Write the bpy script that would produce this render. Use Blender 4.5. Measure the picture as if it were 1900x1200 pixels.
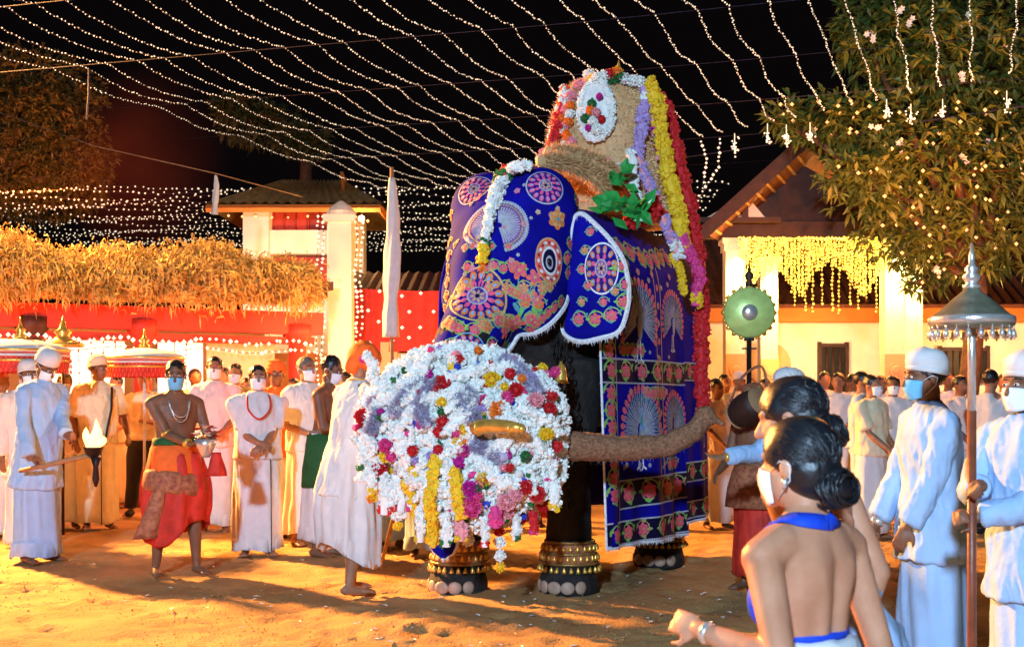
import bpy, bmesh, math, random
import numpy as np
from mathutils import Vector, Matrix, Quaternion, noise
from mathutils.bvhtree import BVHTree

random.seed(7)
R = math.radians
for o in list(bpy.data.objects):
    bpy.data.objects.remove(o)
scene = bpy.context.scene
COL = scene.collection

# ------------------------------------------------------------------ camera
F, HZ, CH = 2300.0, 740.0, 1.38          # focal length and horizon in photo pixels, eye height in metres
cam_d = bpy.data.cameras.new('camera'); cam = bpy.data.objects.new('camera', cam_d); COL.objects.link(cam)
cam.location = (0, 0, CH); cam.rotation_euler = (R(90), 0, 0)
cam_d.sensor_width = 36; cam_d.lens = 36 * F / 1900; cam_d.shift_y = (HZ - 600) / 1900
cam_d.clip_end = 600
cam_d.dof.use_dof = True; cam_d.dof.focus_distance = 8.6; cam_d.dof.aperture_fstop = 5.6
scene.camera = cam
scene.render.resolution_x = 1024; scene.render.resolution_y = 646

# ------------------------------------------------------------------ night sky, moon and the two floodlights of the ground
world = bpy.data.worlds.new('World'); scene.world = world; world.use_nodes = True
bg = world.node_tree.nodes['Background']
bg.inputs[0].default_value = (0.30, 0.22, 0.26, 1); bg.inputs[1].default_value = 0.008

def lamp(name, kind, loc, target, power, color, **kw):
    d = bpy.data.lights.new(name, kind); o = bpy.data.objects.new(name, d); COL.objects.link(o)
    o.location = loc; d.energy = power; d.color = color
    if target is not None:
        o.rotation_euler = (Vector(target) - Vector(loc)).to_track_quat('-Z', 'Y').to_euler()
    for k, v in kw.items(): setattr(d, k, v)
    return o
lamp('moon', 'SUN', (0, 0, 30), (3, -6, 0), 0.06, (0.75, 0.85, 1.0), angle=R(0.5))
WARM_AT = (-10.2, 16.6, 6.6); COOL_AT = (-2.6, -9.0, 5.2)
lamp('warm_flood', 'SPOT', WARM_AT, (-3.6, 10.0, -0.3), 60000, (1.0, 0.42, 0.095), spot_size=R(88), spot_blend=1.0, shadow_soft_size=0.38)
lamp('cool_flood', 'SPOT', COOL_AT, (0.3, 8.5, 1.4), 15500, (0.47, 0.72, 1.0), spot_size=R(80), spot_blend=0.5, shadow_soft_size=0.35)

scene.render.engine = 'CYCLES'
scene.cycles.use_denoising = True
scene.cycles.max_bounces = 6
scene.cycles.sample_clamp_indirect = 6
vs = scene.view_settings
vs.view_transform = 'Standard'; vs.look = 'None'; vs.exposure = 0.0; vs.gamma = 1.0; vs.use_curve_mapping = False

# ------------------------------------------------------------------ helpers
def W(px, py, Y): return Vector(((px - 950) / F * Y, Y, CH - (py - HZ) / F * Y))
def GX(px, Y): return (px - 950) / F * Y

MATS = {}
def mat(name, col, rough=0.7, var=0.15, scale=6.0, bump=0.0, bscale=40.0, metal=0.0, emit=None, estr=0.0, sheen=0.0, col2=None, spec=0.4, sss=0.0, sample=False, trans=0.0):
    if name in MATS: return MATS[name]
    m = bpy.data.materials.new(name); m.use_nodes = True; MATS[name] = m
    nt = m.node_tree; b = nt.nodes['Principled BSDF']
    b.inputs['Roughness'].default_value = rough; b.inputs['Metallic'].default_value = metal
    b.inputs['Specular IOR Level'].default_value = spec
    if sheen: b.inputs['Sheen Weight'].default_value = sheen
    if sss:
        b.inputs['Subsurface Weight'].default_value = sss; b.inputs['Subsurface Radius'].default_value = (0.012, 0.005, 0.003)
    if trans: b.inputs['Transmission Weight'].default_value = trans
    tc = nt.nodes.new('ShaderNodeTexCoord')
    n = nt.nodes.new('ShaderNodeTexNoise'); n.inputs['Scale'].default_value = scale; n.inputs['Detail'].default_value = 5
    nt.links.new(tc.outputs['Object'], n.inputs['Vector'])
    r = nt.nodes.new('ShaderNodeValToRGB'); nt.links.new(n.outputs['Fac'], r.inputs['Fac'])
    c2 = col2 or [min(1, c * (1 + var)) for c in col]
    c1 = [c * (1 - var) for c in col] if col2 is None else col
    r.color_ramp.elements[0].position = 0.32; r.color_ramp.elements[1].position = 0.68
    r.color_ramp.elements[0].color = (*c1, 1); r.color_ramp.elements[1].color = (*c2, 1)
    nt.links.new(r.outputs['Color'], b.inputs['Base Color'])
    if bump:
        n2 = nt.nodes.new('ShaderNodeTexNoise'); n2.inputs['Scale'].default_value = bscale; n2.inputs['Detail'].default_value = 6
        nt.links.new(tc.outputs['Object'], n2.inputs['Vector'])
        bp = nt.nodes.new('ShaderNodeBump'); bp.inputs['Strength'].default_value = bump; bp.inputs['Distance'].default_value = 0.02
        nt.links.new(n2.outputs['Fac'], bp.inputs['Height']); nt.links.new(bp.outputs['Normal'], b.inputs['Normal'])
    if emit:
        b.inputs['Emission Color'].default_value = (*emit, 1); b.inputs['Emission Strength'].default_value = estr
        if not sample: m.cycles.emission_sampling = 'NONE'
    return m

def wpos(o):
    v = Vector((0, 0, 0))
    while o is not None:
        v = v + o.location; o = o.parent
    return v

def link(name, me, parent=None, local=False):
    o = bpy.data.objects.new(name, me); COL.objects.link(o)
    if parent is not None:
        o.parent = parent
        if not local:
            w = wpos(parent); me.transform(Matrix.Translation(-w))
    return o

def tag(o, label=None, cat=None, group=None, kind=None):
    if label: o['label'] = label
    if cat: o['category'] = cat
    if group: o['group'] = group
    if kind: o['kind'] = kind
    return o

def thing(name, label, cat, loc=(0, 0, 0), rz=0.0, group=None):
    o = bpy.data.objects.new(name, None); COL.objects.link(o)
    o.location = loc; o.rotation_euler = (0, 0, rz); o.empty_display_size = 0.1
    return tag(o, label, cat, group)

def frame(d):
    d = Vector(d).normalized()
    up = Vector((0, 0, 1)) if abs(d.z) < 0.9 else Vector((1, 0, 0))
    x = d.cross(up).normalized(); y = x.cross(d).normalized()
    return x, y

class MB:
    def __init__(s): s.v = []; s.f = []; s.m = []
    def add(s, vs, fs, m=0):
        k = len(s.v); s.v += [tuple(p) for p in vs]; s.f += [tuple(i + k for i in f) for f in fs]; s.m += [m] * len(fs); return s
    def box(s, c, d, m=0, rot=None):
        c = Vector(c); hx, hy, hz = d[0] / 2, d[1] / 2, d[2] / 2
        vs = [Vector((x, y, z)) for x in (-hx, hx) for y in (-hy, hy) for z in (-hz, hz)]
        if rot is not None: vs = [rot @ p for p in vs]
        return s.add([c + p for p in vs], [(0, 1, 3, 2), (4, 6, 7, 5), (0, 4, 5, 1), (2, 3, 7, 6), (0, 2, 6, 4), (1, 5, 7, 3)], m)
    def ring_loft(s, rings, m=0, cap=True, closed=True):
        n = len(rings[0]); vs = [p for r in rings for p in r]; fs = []
        for i in range(len(rings) - 1):
            for j in range(n if closed else n - 1):
                a = i * n + j; b = i * n + (j + 1) % n
                fs.append((a, b, b + n, a + n))
        if cap and closed:
            fs.append(tuple(range(n - 1, -1, -1))); fs.append(tuple(range((len(rings) - 1) * n, len(rings) * n)))
        return s.add(vs, fs, m)
    def tube(s, path, rad, seg=10, m=0, cap=True, flat=None):
        path = [Vector(p) for p in path]
        if not isinstance(rad, (list, tuple)): rad = [rad] * len(path)
        rings = []; px = None
        for i, p in enumerate(path):
            d = (path[min(i + 1, len(path) - 1)] - path[max(i - 1, 0)]).normalized()
            if px is None: x, y = frame(d)
            else:
                x = (px - d * px.dot(d)).normalized(); y = x.cross(d).normalized() * -1
                y = d.cross(x).normalized()
            px = x
            if i == 0: y = d.cross(x).normalized()
            r = rad[i]; rx, ry = (r if isinstance(r, (tuple, list)) else (r, r))
            rings.append([p + x * math.cos(t) * rx + y * math.sin(t) * ry for t in [2 * math.pi * j / seg for j in range(seg)]])
        return s.ring_loft(rings, m, cap)
    def capsule(s, a, b, ra, rb, seg=12, m=0):
        a, b = Vector(a), Vector(b); d = (b - a); L = d.length; d = d.normalized() if L > 1e-6 else Vector((0, 0, 1))
        pts = []; rr = []
        for t in (-1, -0.8, -0.45, 0): pts.append(a + d * ra * t); rr.append(max(0.002, ra * math.sqrt(max(0, 1 - t * t))))
        for t in (0, 0.45, 0.8, 1): pts.append(b + d * rb * t); rr.append(max(0.002, rb * math.sqrt(max(0, 1 - t * t))))
        return s.tube(pts, rr, seg, m)
    def ell(s, c, r, rot=None, seg=14, rows=9, m=0):
        c = Vector(c); r = (r, r, r) if not isinstance(r, (tuple, list)) else r
        rings = []
        for i in range(1, rows):
            ph = math.pi * i / rows
            ring = []
            for j in range(seg):
                t = 2 * math.pi * j / seg
                p = Vector((r[0] * math.sin(ph) * math.cos(t), r[1] * math.sin(ph) * math.sin(t), r[2] * math.cos(ph)))
                ring.append(c + (rot @ p if rot is not None else p))
            rings.append(ring[::-1])
        k = len(s.v); s.ring_loft(rings, m, cap=False)
        tp = Vector((0, 0, r[2])); tp = c + (rot @ tp if rot is not None else tp); bt = Vector((0, 0, -r[2])); bt = c + (rot @ bt if rot is not None else bt)
        n = seg; kt = len(s.v); s.v += [tuple(tp), tuple(bt)]; last = k + (rows - 2) * n
        for j in range(n):
            s.f.append((k + (j + 1) % n, k + j, kt)); s.m.append(m)
            s.f.append((last + j, last + (j + 1) % n, kt + 1)); s.m.append(m)
        return s
    def lathe(s, c, prof, seg=24, m=0, axis=None, cap=True):
        c = Vector(c); q = Vector((0, 0, 1)).rotation_difference(Vector(axis)).to_matrix() if axis is not None else Matrix.Identity(3)
        rings = [[c + q @ Vector((r * math.cos(t), r * math.sin(t), z)) for t in [2 * math.pi * j / seg for j in range(seg)]] for r, z in prof]
        return s.ring_loft(rings, m, cap)
    def quad(s, a, b, c, d, m=0): return s.add([a, b, c, d], [(0, 1, 2, 3)], m)
    def octa(s, c, r, m=0):
        c = Vector(c); d = [Vector(p) * r for p in ((1, 0, 0), (-1, 0, 0), (0, 1, 0), (0, -1, 0), (0, 0, 1), (0, 0, -1))]
        return s.add([c + p for p in d], [(0, 2, 4), (2, 1, 4), (1, 3, 4), (3, 0, 4), (2, 0, 5), (1, 2, 5), (3, 1, 5), (0, 3, 5)], m)
    def mesh(s, name='m', mats=(), smooth=True):
        me = bpy.data.meshes.new(name); me.from_pydata(s.v, [], s.f)
        for x in mats: me.materials.append(x)
        if len(mats) > 1: me.polygons.foreach_set('material_index', s.m)
        if smooth: me.polygons.foreach_set('use_smooth', [True] * len(me.polygons))
        me.update(); return me
    def build(s, name, mats, parent=None, smooth=True, local=False):
        if not isinstance(mats, (list, tuple)): mats = [mats]
        return link(name, s.mesh(name, mats, smooth), parent, local)
    def bvh(s): return BVHTree.FromPolygons([Vector(p) for p in s.v], s.f)

def remesh(mb, vox, sm=3, fac=0.5):
    me = mb.mesh('tmp'); ob = bpy.data.objects.new('tmp', me); COL.objects.link(ob)
    md = ob.modifiers.new('r', 'REMESH'); md.mode = 'VOXEL'; md.voxel_size = vox; md.use_smooth_shade = True
    if sm:
        m2 = ob.modifiers.new('s', 'SMOOTH'); m2.factor = fac; m2.iterations = sm
    dg = bpy.context.evaluated_depsgraph_get()
    out = bpy.data.meshes.new_from_object(ob.evaluated_get(dg))
    bpy.data.objects.remove(ob); bpy.data.meshes.remove(me)
    out.materials.clear()
    out.polygons.foreach_set('use_smooth', [True] * len(out.polygons))
    return out

def wrinkle(me, amp, sc, seed=0.0, stretch=(1, 1, 0.45), bias=0.25):
    n = len(me.vertices); co = np.empty(n * 3); no = np.empty(n * 3)
    me.vertices.foreach_get('co', co); me.vertex_normals.foreach_get('vector', no)
    co = co.reshape(-1, 3); no = no.reshape(-1, 3)
    d = np.array([noise.noise(Vector((p[0] * sc * stretch[0] + seed, p[1] * sc * stretch[1], p[2] * sc * stretch[2]))) for p in co])
    co = co + no * ((d + bias) * amp)[:, None]
    me.vertices.foreach_set('co', co.ravel()); me.update()

def bvh_of(me):
    return BVHTree.FromPolygons([v.co.copy() for v in me.vertices], [tuple(p.vertices) for p in me.polygons])

# shared materials
M = lambda k: MATS[k]
mat('sand', (0.30, 0.165, 0.055), 0.95, scale=1.6, col2=(0.50, 0.285, 0.105), bump=0.5, bscale=55)
mat('white_cloth', (0.60, 0.60, 0.60), 0.85, var=0.05, scale=14, bump=0.12, bscale=60)
mat('cream_cloth', (0.72, 0.62, 0.40), 0.85, var=0.07, scale=14, bump=0.12, bscale=60)
mat('pale_blue_cloth', (0.31, 0.47, 0.70), 0.85, var=0.06, scale=9, bump=0.15, bscale=45)
mat('pale_pink_cloth', (0.75, 0.60, 0.54), 0.85, var=0.06, scale=9, bump=0.15, bscale=45)
mat('orange_cloth', (0.85, 0.13, 0.012), 0.8, var=0.12, scale=14, bump=0.15, bscale=60)
mat('red_cloth', (0.52, 0.025, 0.012), 0.7, var=0.25, scale=8, bump=0.15, bscale=60)
mat('maroon_cloth', (0.22, 0.05, 0.025), 0.75, scale=28, col2=(0.42, 0.16, 0.07), bump=0.2, bscale=80)
mat('green_cloth', (0.012, 0.085, 0.02), 0.8, var=0.2, scale=10, bump=0.1)
mat('black_cloth', (0.012, 0.012, 0.014), 0.8, var=0.2, scale=10, bump=0.1)
mat('skin_dark', (0.19, 0.082, 0.042), 0.55, var=0.16, scale=11, bump=0.06, bscale=90, sss=0.05)
mat('skin_mid', (0.32, 0.145, 0.075), 0.55, var=0.14, scale=11, bump=0.06, bscale=90, sss=0.05)
mat('skin_light', (0.44, 0.185, 0.10), 0.48, spec=0.32, scale=7, col2=(0.58, 0.28, 0.165), bump=0.12, bscale=160, sss=0.08)
mat('hair_black', (0.008, 0.008, 0.009), 0.30, var=0.3, scale=30, bump=0.25, bscale=110, spec=0.6)
mat('hair_grey', (0.12, 0.11, 0.10), 0.6, var=0.3, scale=30, bump=0.4, bscale=90)
mat('mask_blue', (0.16, 0.50, 0.80), 0.8, var=0.06, scale=20, bump=0.1)
mat('mask_white', (0.82, 0.84, 0.86), 0.8, var=0.04, scale=20, bump=0.1)
mat('blue_ribbon', (0.012, 0.06, 0.58), 0.65, var=0.15, scale=20, spec=0.2, bump=0.2, bscale=70)
mat('gold', (0.72, 0.42, 0.08), 0.30, var=0.2, scale=20, metal=0.55, bump=0.15, bscale=60)
mat('silver', (0.62, 0.60, 0.56), 0.25, var=0.12, scale=20, metal=0.65, bump=0.12, bscale=60)
mat('wood_pole', (0.20, 0.055, 0.025), 0.4, var=0.25, scale=12, bump=0.1)
mat('eye_white', (0.7, 0.68, 0.62), 0.3, var=0.02); mat('eye_dark', (0.012, 0.008, 0.006), 0.2, var=0.05)

def sleek_hair():
    m = bpy.data.materials.new('hair_sleek'); m.use_nodes = True; MATS['hair_sleek'] = m; nt = m.node_tree; b = nt.nodes['Principled BSDF']
    b.inputs['Base Color'].default_value = (.007, .008, .011, 1); b.inputs['Roughness'].default_value = .42; b.inputs['Specular IOR Level'].default_value = .55
    tc = nt.nodes.new('ShaderNodeTexCoord'); mp = nt.nodes.new('ShaderNodeMapping'); mp.inputs['Scale'].default_value = (150, 14, 60); ns = nt.nodes.new('ShaderNodeTexNoise'); ns.inputs['Scale'].default_value = 1.0; ns.inputs['Detail'].default_value = 4
    bp = nt.nodes.new('ShaderNodeBump'); bp.inputs['Strength'].default_value = .55; bp.inputs['Distance'].default_value = .004
    nt.links.new(tc.outputs['Object'], mp.inputs['Vector']); nt.links.new(mp.outputs['Vector'], ns.inputs['Vector']); nt.links.new(ns.outputs['Fac'], bp.inputs['Height']); nt.links.new(bp.outputs['Normal'], b.inputs['Normal'])
sleek_hair()
def smooth_path(pts, n=5):
    pts = [Vector(p) for p in pts]; out = []
    for i in range(len(pts) - 1):
        p0, p1, p2, p3 = pts[max(0, i - 1)], pts[i], pts[i + 1], pts[min(len(pts) - 1, i + 2)]
        for q in range(n):
            s = q / n; out.append(0.5 * ((2 * p1) + (p2 - p0) * s + (2 * p0 - 5 * p1 + 4 * p2 - p3) * s * s + (3 * p1 - p0 - 3 * p2 + p3) * s ** 3))
    return out + [pts[-1]]

def crease(me, amp, sc, seed=0.0, stretch=(1, 1, .3)):
    """sharp-crested cloth folds"""
    n = len(me.vertices); co = np.empty(n * 3); no = np.empty(n * 3)
    me.vertices.foreach_get('co', co); me.vertex_normals.foreach_get('vector', no); co = co.reshape(-1, 3); no = no.reshape(-1, 3)
    d = np.array([0.95 - abs(noise.noise(Vector((p[0] * sc * stretch[0] + seed + .35 * p[2] * sc * .3, p[1] * sc * stretch[1] + seed, p[2] * sc * stretch[2])))) * 2.4 for p in co])
    co = co + no * (d * amp)[:, None]; me.vertices.foreach_set('co', co.ravel()); me.update()
# ------------------------------------------------------------------ ground
def axis(lo, hi, step, far0, far1):
    a = list(np.arange(lo, hi + 1e-6, step)); s = step; x = lo
    left = []
    while x > far0: s *= 1.35; x -= s; left.append(x)
    s = step; x = hi; right = []
    while x < far1: s *= 1.35; x += s; right.append(x)
    return np.array(left[::-1] + a + right)
def make_ground():
    xs = axis(-7.5, 6.5, 0.05, -160, 160); ys = axis(3.0, 14.0, 0.05, -60, 300)
    X, Y = np.meshgrid(xs, ys)
    rng = np.random.default_rng(3)
    Z = np.zeros_like(X)
    for k in range(26):
        a = rng.uniform(0, 6.28); f = rng.uniform(1.0, 9.0)
        Z += 0.008 / f * np.sin(f * (X * math.cos(a) + Y * math.sin(a)) + rng.uniform(0, 6.28))
    for k in range(1500):                                        # footprints scuffed into the sand
        cx, cy = rng.uniform(-7, 6), rng.uniform(4.5, 13); a = rng.uniform(0, 3.14); L = rng.uniform(0.09, 0.2); w = rng.uniform(0.04, 0.08)
        i0, i1 = np.searchsorted(xs, [cx - 0.5, cx + 0.5]); j0, j1 = np.searchsorted(ys, [cy - 0.5, cy + 0.5])
        dx = X[j0:j1, i0:i1] - cx; dy = Y[j0:j1, i0:i1] - cy
        u = (dx * math.cos(a) + dy * math.sin(a)) / L; v = (-dx * math.sin(a) + dy * math.cos(a)) / w
        q = np.sqrt(u * u + v * v)
        Z[j0:j1, i0:i1] += -0.015 * np.exp(-q ** 4) + 0.009 * np.exp(-((q - 1.45) / 0.4) ** 2)
    Z += rng.normal(0, 0.0026, Z.shape)
    fade = np.exp(-np.maximum(0, np.maximum(np.abs(X) - 7, np.maximum(Y - 14, 3 - Y))))
    Z = Z * fade - 0.008
    nx, ny = len(xs), len(ys)
    v = np.stack([X, Y, Z], -1).reshape(-1, 3)
    idx = np.arange(nx * ny).reshape(ny, nx)
    f = np.stack([idx[:-1, :-1], idx[:-1, 1:], idx[1:, 1:], idx[1:, :-1]], -1).reshape(-1, 4)
    me = bpy.data.meshes.new('ground'); me.from_pydata(v.tolist(), [], f.tolist())
    me.polygons.foreach_set('use_smooth', [True] * len(me.polygons)); me.materials.append(M('sand')); me.update()
    o = link('ground', me); o['kind'] = 'structure'
make_ground()

# ------------------------------------------------------------------ shared building materials
mat('white_plaster', (0.72, 0.66, 0.55), 0.85, var=0.08, scale=3, bump=0.1, bscale=25)
mat('peach_plaster', (0.66, 0.40, 0.20), 0.85, var=0.12, scale=2.5, bump=0.1, bscale=25)
mat('orange_paint', (0.58, 0.17, 0.03), 0.8, var=0.12, scale=3)
mat('red_paint', (0.40, 0.03, 0.012), 0.6, var=0.15, scale=4)
mat('brown_tile', (0.10, 0.026, 0.013), 0.75, var=0.35, scale=9, bump=0.3, bscale=30)
mat('mossy_tile', (0.11, 0.07, 0.025), 0.85, scale=7, col2=(0.20, 0.13, 0.05), bump=0.3, bscale=30)
mat('dark_wood', (0.038, 0.013, 0.007), 0.6, var=0.25, scale=8, bump=0.15)
mat('pale_wood', (0.32, 0.17, 0.08), 0.7, var=0.2, scale=8, bump=0.15)
mat('iron_dark', (0.02, 0.018, 0.017), 0.5, var=0.2)
mat('rope_grey', (0.03, 0.03, 0.07), 0.8, var=0.2)
mat('bulb_warm', (0.9, 0.8, 0.6), 0.3, var=0.0, emit=(1.0, 0.84, 0.60), estr=1.2)
mat('bulb_yellow', (0.9, 0.7, 0.2), 0.3, var=0.0, emit=(1.0, 0.66, 0.07), estr=1.9)
mat('bulb_amber', (0.9, 0.5, 0.2), 0.3, var=0.0, emit=(1.0, 0.40, 0.14), estr=2.2)
mat('lamp_glow', (0.9, 0.8, 0.5), 0.3, var=0.0, emit=(1.0, 0.80, 0.35), estr=9.0)
mat('lit_curtain', (0.8, 0.72, 0.6), 0.8, var=0.06, scale=5, emit=(1.0, 0.74, 0.52), estr=1.5, sample=True)  # backlight put into the cloth as emission, no lamp behind it
mat('dim_curtain', (0.75, 0.42, 0.25), 0.8, var=0.1, scale=5, emit=(1.0, 0.30, 0.08), estr=0.55, sample=True)  # weaker orange backlight, likewise emitted by the cloth itself
mat('foliage_green', (0.045, 0.085, 0.015), 0.5, scale=3, col2=(0.10, 0.15, 0.03), bump=0.1)
mat('foliage_dark', (0.03, 0.05, 0.012), 0.6, scale=2, col2=(0.10, 0.085, 0.025))
mat('dry_leaf', (0.24, 0.15, 0.03), 0.8, scale=4, col2=(0.60, 0.41, 0.12), bump=0.1)
mat('bark', (0.11, 0.065, 0.035), 0.9, var=0.3, scale=8, bump=0.5, bscale=20)
mat('white_petal', (0.82, 0.80, 0.74), 0.6, var=0.06, scale=20)

def point(name, loc, power, col, parent=None, r=0.08):
    d = bpy.data.lights.new(name, 'POINT'); d.energy = power; d.color = col; d.shadow_soft_size = r
    o = bpy.data.objects.new(name, d); COL.objects.link(o)
    if parent is not None: o.parent = parent; o.location = Vector(loc) - wpos(parent)
    else: o.location = loc
    return o

def bulbs_along(mb, path, step, r, jit=0.3, m=0):
    acc = 0.0
    for a, b in zip(path[:-1], path[1:]):
        a, b = Vector(a), Vector(b); L = (b - a).length; t = acc
        while t < L:
            p = a.lerp(b, t / L) + Vector((random.uniform(-1, 1), random.uniform(-1, 1), random.uniform(-1, 1))) * r * jit * 2
            mb.octa(p, r * random.uniform(0.7, 1.25), m); t += step * random.uniform(0.8, 1.2)
        acc = t - L

def hanging_string(name, path, wire_r, step, r, parent, bm, wm):
    w = MB().tube(path, wire_r, 4); o = w.build(name, wm, parent)
    b = MB(); bulbs_along(b, path, step, r); bo = b.build('bulb', bm, o, smooth=False); bo['kind'] = 'stuff'
    return o

def ridged_slope(mb, a, b, c, d, n, h=0.05, m=0):
    """roof slope a-b (eave) c-d (ridge, above b and a) with n tile rolls running up the slope"""
    a, b, c, d = map(Vector, (a, b, c, d)); nrm = (b - a).cross(d - a).normalized()
    if nrm.z < 0: nrm = -nrm
    cols = []
    for i in range(2 * n + 1):
        t = i / (2 * n); off = nrm * (h if i % 2 else 0.0)
        cols.append((a.lerp(b, t) + off, d.lerp(c, t) + off))
    vs = [p for q in cols for p in q]; fs = [(2 * i, 2 * i + 2, 2 * i + 3, 2 * i + 1) for i in range(2 * n)]
    mb.add(vs, fs, m)
    k = nrm * -0.09
    mb.add([a + k, b + k, c + k, d + k, a, b, c, d], [(0, 1, 2, 3), (0, 1, 5, 4), (1, 2, 6, 5), (2, 3, 7, 6), (3, 0, 4, 7)], m)

# ------------------------------------------------------------------ lamplit gate pavilion on the right
def gate_pavilion():
    Y = 20.0
    t = thing('gate_pavilion', 'lamplit gate pavilion with cream pillars and gabled tile roof beside the leafy tree', 'pavilion', (4.9, Y, 0))
    def pillar(x, y, w, ztop):
        m = MB()
        m.box((x, y, 0.35), (w * 1.25, w * 1.25, 0.7)); m.box((x, y, 0.7 + (ztop - 0.9) / 2), (w, w, ztop - 0.9))
        m.box((x, y, ztop - 0.14), (w * 1.2, w * 1.2, 0.12)); m.box((x, y, ztop - 0.04), (w * 1.4, w * 1.4, 0.08))
        p = m.build('pillar', M('white_plaster'), t, smooth=False)
        r = MB(); r.box((x, y - w / 2 - 0.02, 1.85), (w * 1.05, 0.05, 0.5)); r.lathe((x, y - w / 2 - 0.045, 1.85), [(0.11, 0), (0.11, 0.03), (0.07, 0.03), (0.05, 0.045)], 14, axis=(0, -1, 0))
        r.build('carved_panel', M('peach_plaster'), p, smooth=False)
        l = MB(); l.lathe((x, y - w / 2 - 0.16, ztop - 0.55), [(0.02, 0.22), (0.11, 0.16), (0.10, 0.0), (0.06, -0.12), (0.02, -0.16)], 10)
        l.build('lantern', M('lamp_glow'), p)
        point('lantern_light', (x, y - w / 2 - 0.36, ztop - 0.7), 150, (1.0, 0.58, 0.13), t)
    FR = [(3.58, Y), (6.13, Y)]; BK = [(4.66, 22.6), (7.28, 22.6)]
    for x, y in FR: pillar(x, y, 0.31, 3.95)
    for x, y in BK: pillar(x, y, 0.31, 3.95)
    b = MB(); b.box((4.85, Y - 0.02, 4.09), (3.5, 0.22, 0.26)); b.build('front_beam', M('dark_wood'), t, smooth=False)
    b = MB(); b.box((5.95, 22.6, 4.09), (3.4, 0.22, 0.26)); b.build('rear_beam', M('dark_wood'), t, smooth=False)
    # roof: gable towards the viewer, ridge running back
    D = Vector((1.15, 2.9, 0)); A = Vector((4.56, Y - 0.75, 5.45)); L = Vector((2.95, Y - 0.75, 4.0)); Rr = Vector((6.75, Y - 0.75, 4.0))
    for p, q in ((L, A), (Rr, A)):
        s = MB(); ridged_slope(s, p, p + D, q + D, q, 16, 0.05); s.build('roof_slope', M('brown_tile'), t, smooth=False)
        bb = MB(); d = (q - p); L2 = d.length; rot = Matrix.Rotation(math.atan2(d.z, d.x), 3, 'Y').inverted()
        bb.box((p + q) / 2 + Vector((0, -0.06, -0.06)), (L2 + 0.15, 0.07, 0.2), rot=rot); bb.build('barge_board', M('dark_wood'), t, smooth=False)
    g = MB(); gy = Y + 0.15
    g.add([(3.1, gy, 4.2), (6.5, gy, 4.2), (4.60, gy, 5.25), (3.1, gy + 0.06, 4.2), (6.5, gy + 0.06, 4.2), (4.60, gy + 0.06, 5.25)], [(0, 1, 2), (3, 5, 4), (0, 1, 4, 3), (1, 2, 5, 4), (2, 0, 3, 5)])
    g.build('gable_wall', M('dark_wood'), t, smooth=False)
    for k in range(9):                                          # pale rafters showing under the overhang
        f = k / 8; s = MB(); x0 = 3.25 + 0.28 * k; z0 = 4.08 + min(0.2 * k, 1.3)
        p = Vector((L.x + (A.x - L.x) * (0.12 + 0.80 * f), Y - 0.66, L.z + (A.z - L.z) * (0.12 + 0.80 * f) - 0.14))
        s.tube([p, p + D * 0.30 + Vector((0, 0, -0.02))], 0.03, 4); s.build('rafter', M('pale_wood'), t, smooth=False)
    lg = MB()
    a0 = Vector((3.05, Y - 0.28, 4.24)); a1 = Vector((4.05, Y - 0.28, 4.24)); a2 = Vector((3.72, Y - 0.28, 4.62))
    lg.add([a0, a1, a2, a0 + Vector((0, .05, 0)), a1 + Vector((0, .05, 0)), a2 + Vector((0, .05, 0))], [(0, 1, 2), (3, 5, 4), (0, 1, 4, 3), (1, 2, 5, 4), (2, 0, 3, 5)])
    lg.build('small_gable', M('white_plaster'), t, smooth=False)
    kp = MB(); kp.box((3.70, Y - 0.31, 4.42), (0.1, 0.06, 0.44)); kp.box((3.62, Y - 0.31, 4.22), (1.3, 0.08, 0.08)); kp.build('king_post', M('dark_wood'), t, smooth=False)
    point('porch_lamp', (5.5, 21.3, 3.3), 420, (1.0, 0.60, 0.14), t)
    # curtain of yellow fairy lights under the beam: every string its own
    c = thing('light_curtain', 'curtain of yellow fairy light strings under the gate pavilion beam', 'light curtain', (4.9, Y - 0.2, 3.9))
    n = 104
    for k in range(n):
        x = 3.62 + 2.42 * k / (n - 1); u = k / (n - 1)
        dense = 0.45 + 0.55 * max(math.exp(-((u - 0.40) / 0.09) ** 2), math.exp(-((u - 0.82) / 0.10) ** 2), 0.6 * math.exp(-((u - 0.05) / 0.15) ** 2))
        ln = 0.42 + 0.5 * (dense - 0.45) / 0.55 + random.uniform(-0.05, 0.05)
        if k % 6 == 3 and u > 0.35: ln = random.uniform(0.95, 1.25)
        y = Y - 0.2 + random.uniform(-0.08, 0.08)
        hanging_string('light_string', [(x, y, 3.95), (x + random.uniform(-.01, .01), y, 3.95 - ln)], 0.004, 0.045 if ln < 0.95 else 0.06, 0.019, c, M('bulb_yellow'), M('pale_wood'))
    for k in range(7):
        x0 = 3.62 + 2.42 * k / 7; pts = [(x0 + 0.346 * q / 8, Y - 0.32, 3.93 - 0.28 * math.sin(math.pi * q / 8)) for q in range(9)]
        hanging_string('light_swag', pts, 0.005, 0.04, 0.022, c, M('bulb_yellow'), M('pale_wood'))
gate_pavilion()

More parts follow.
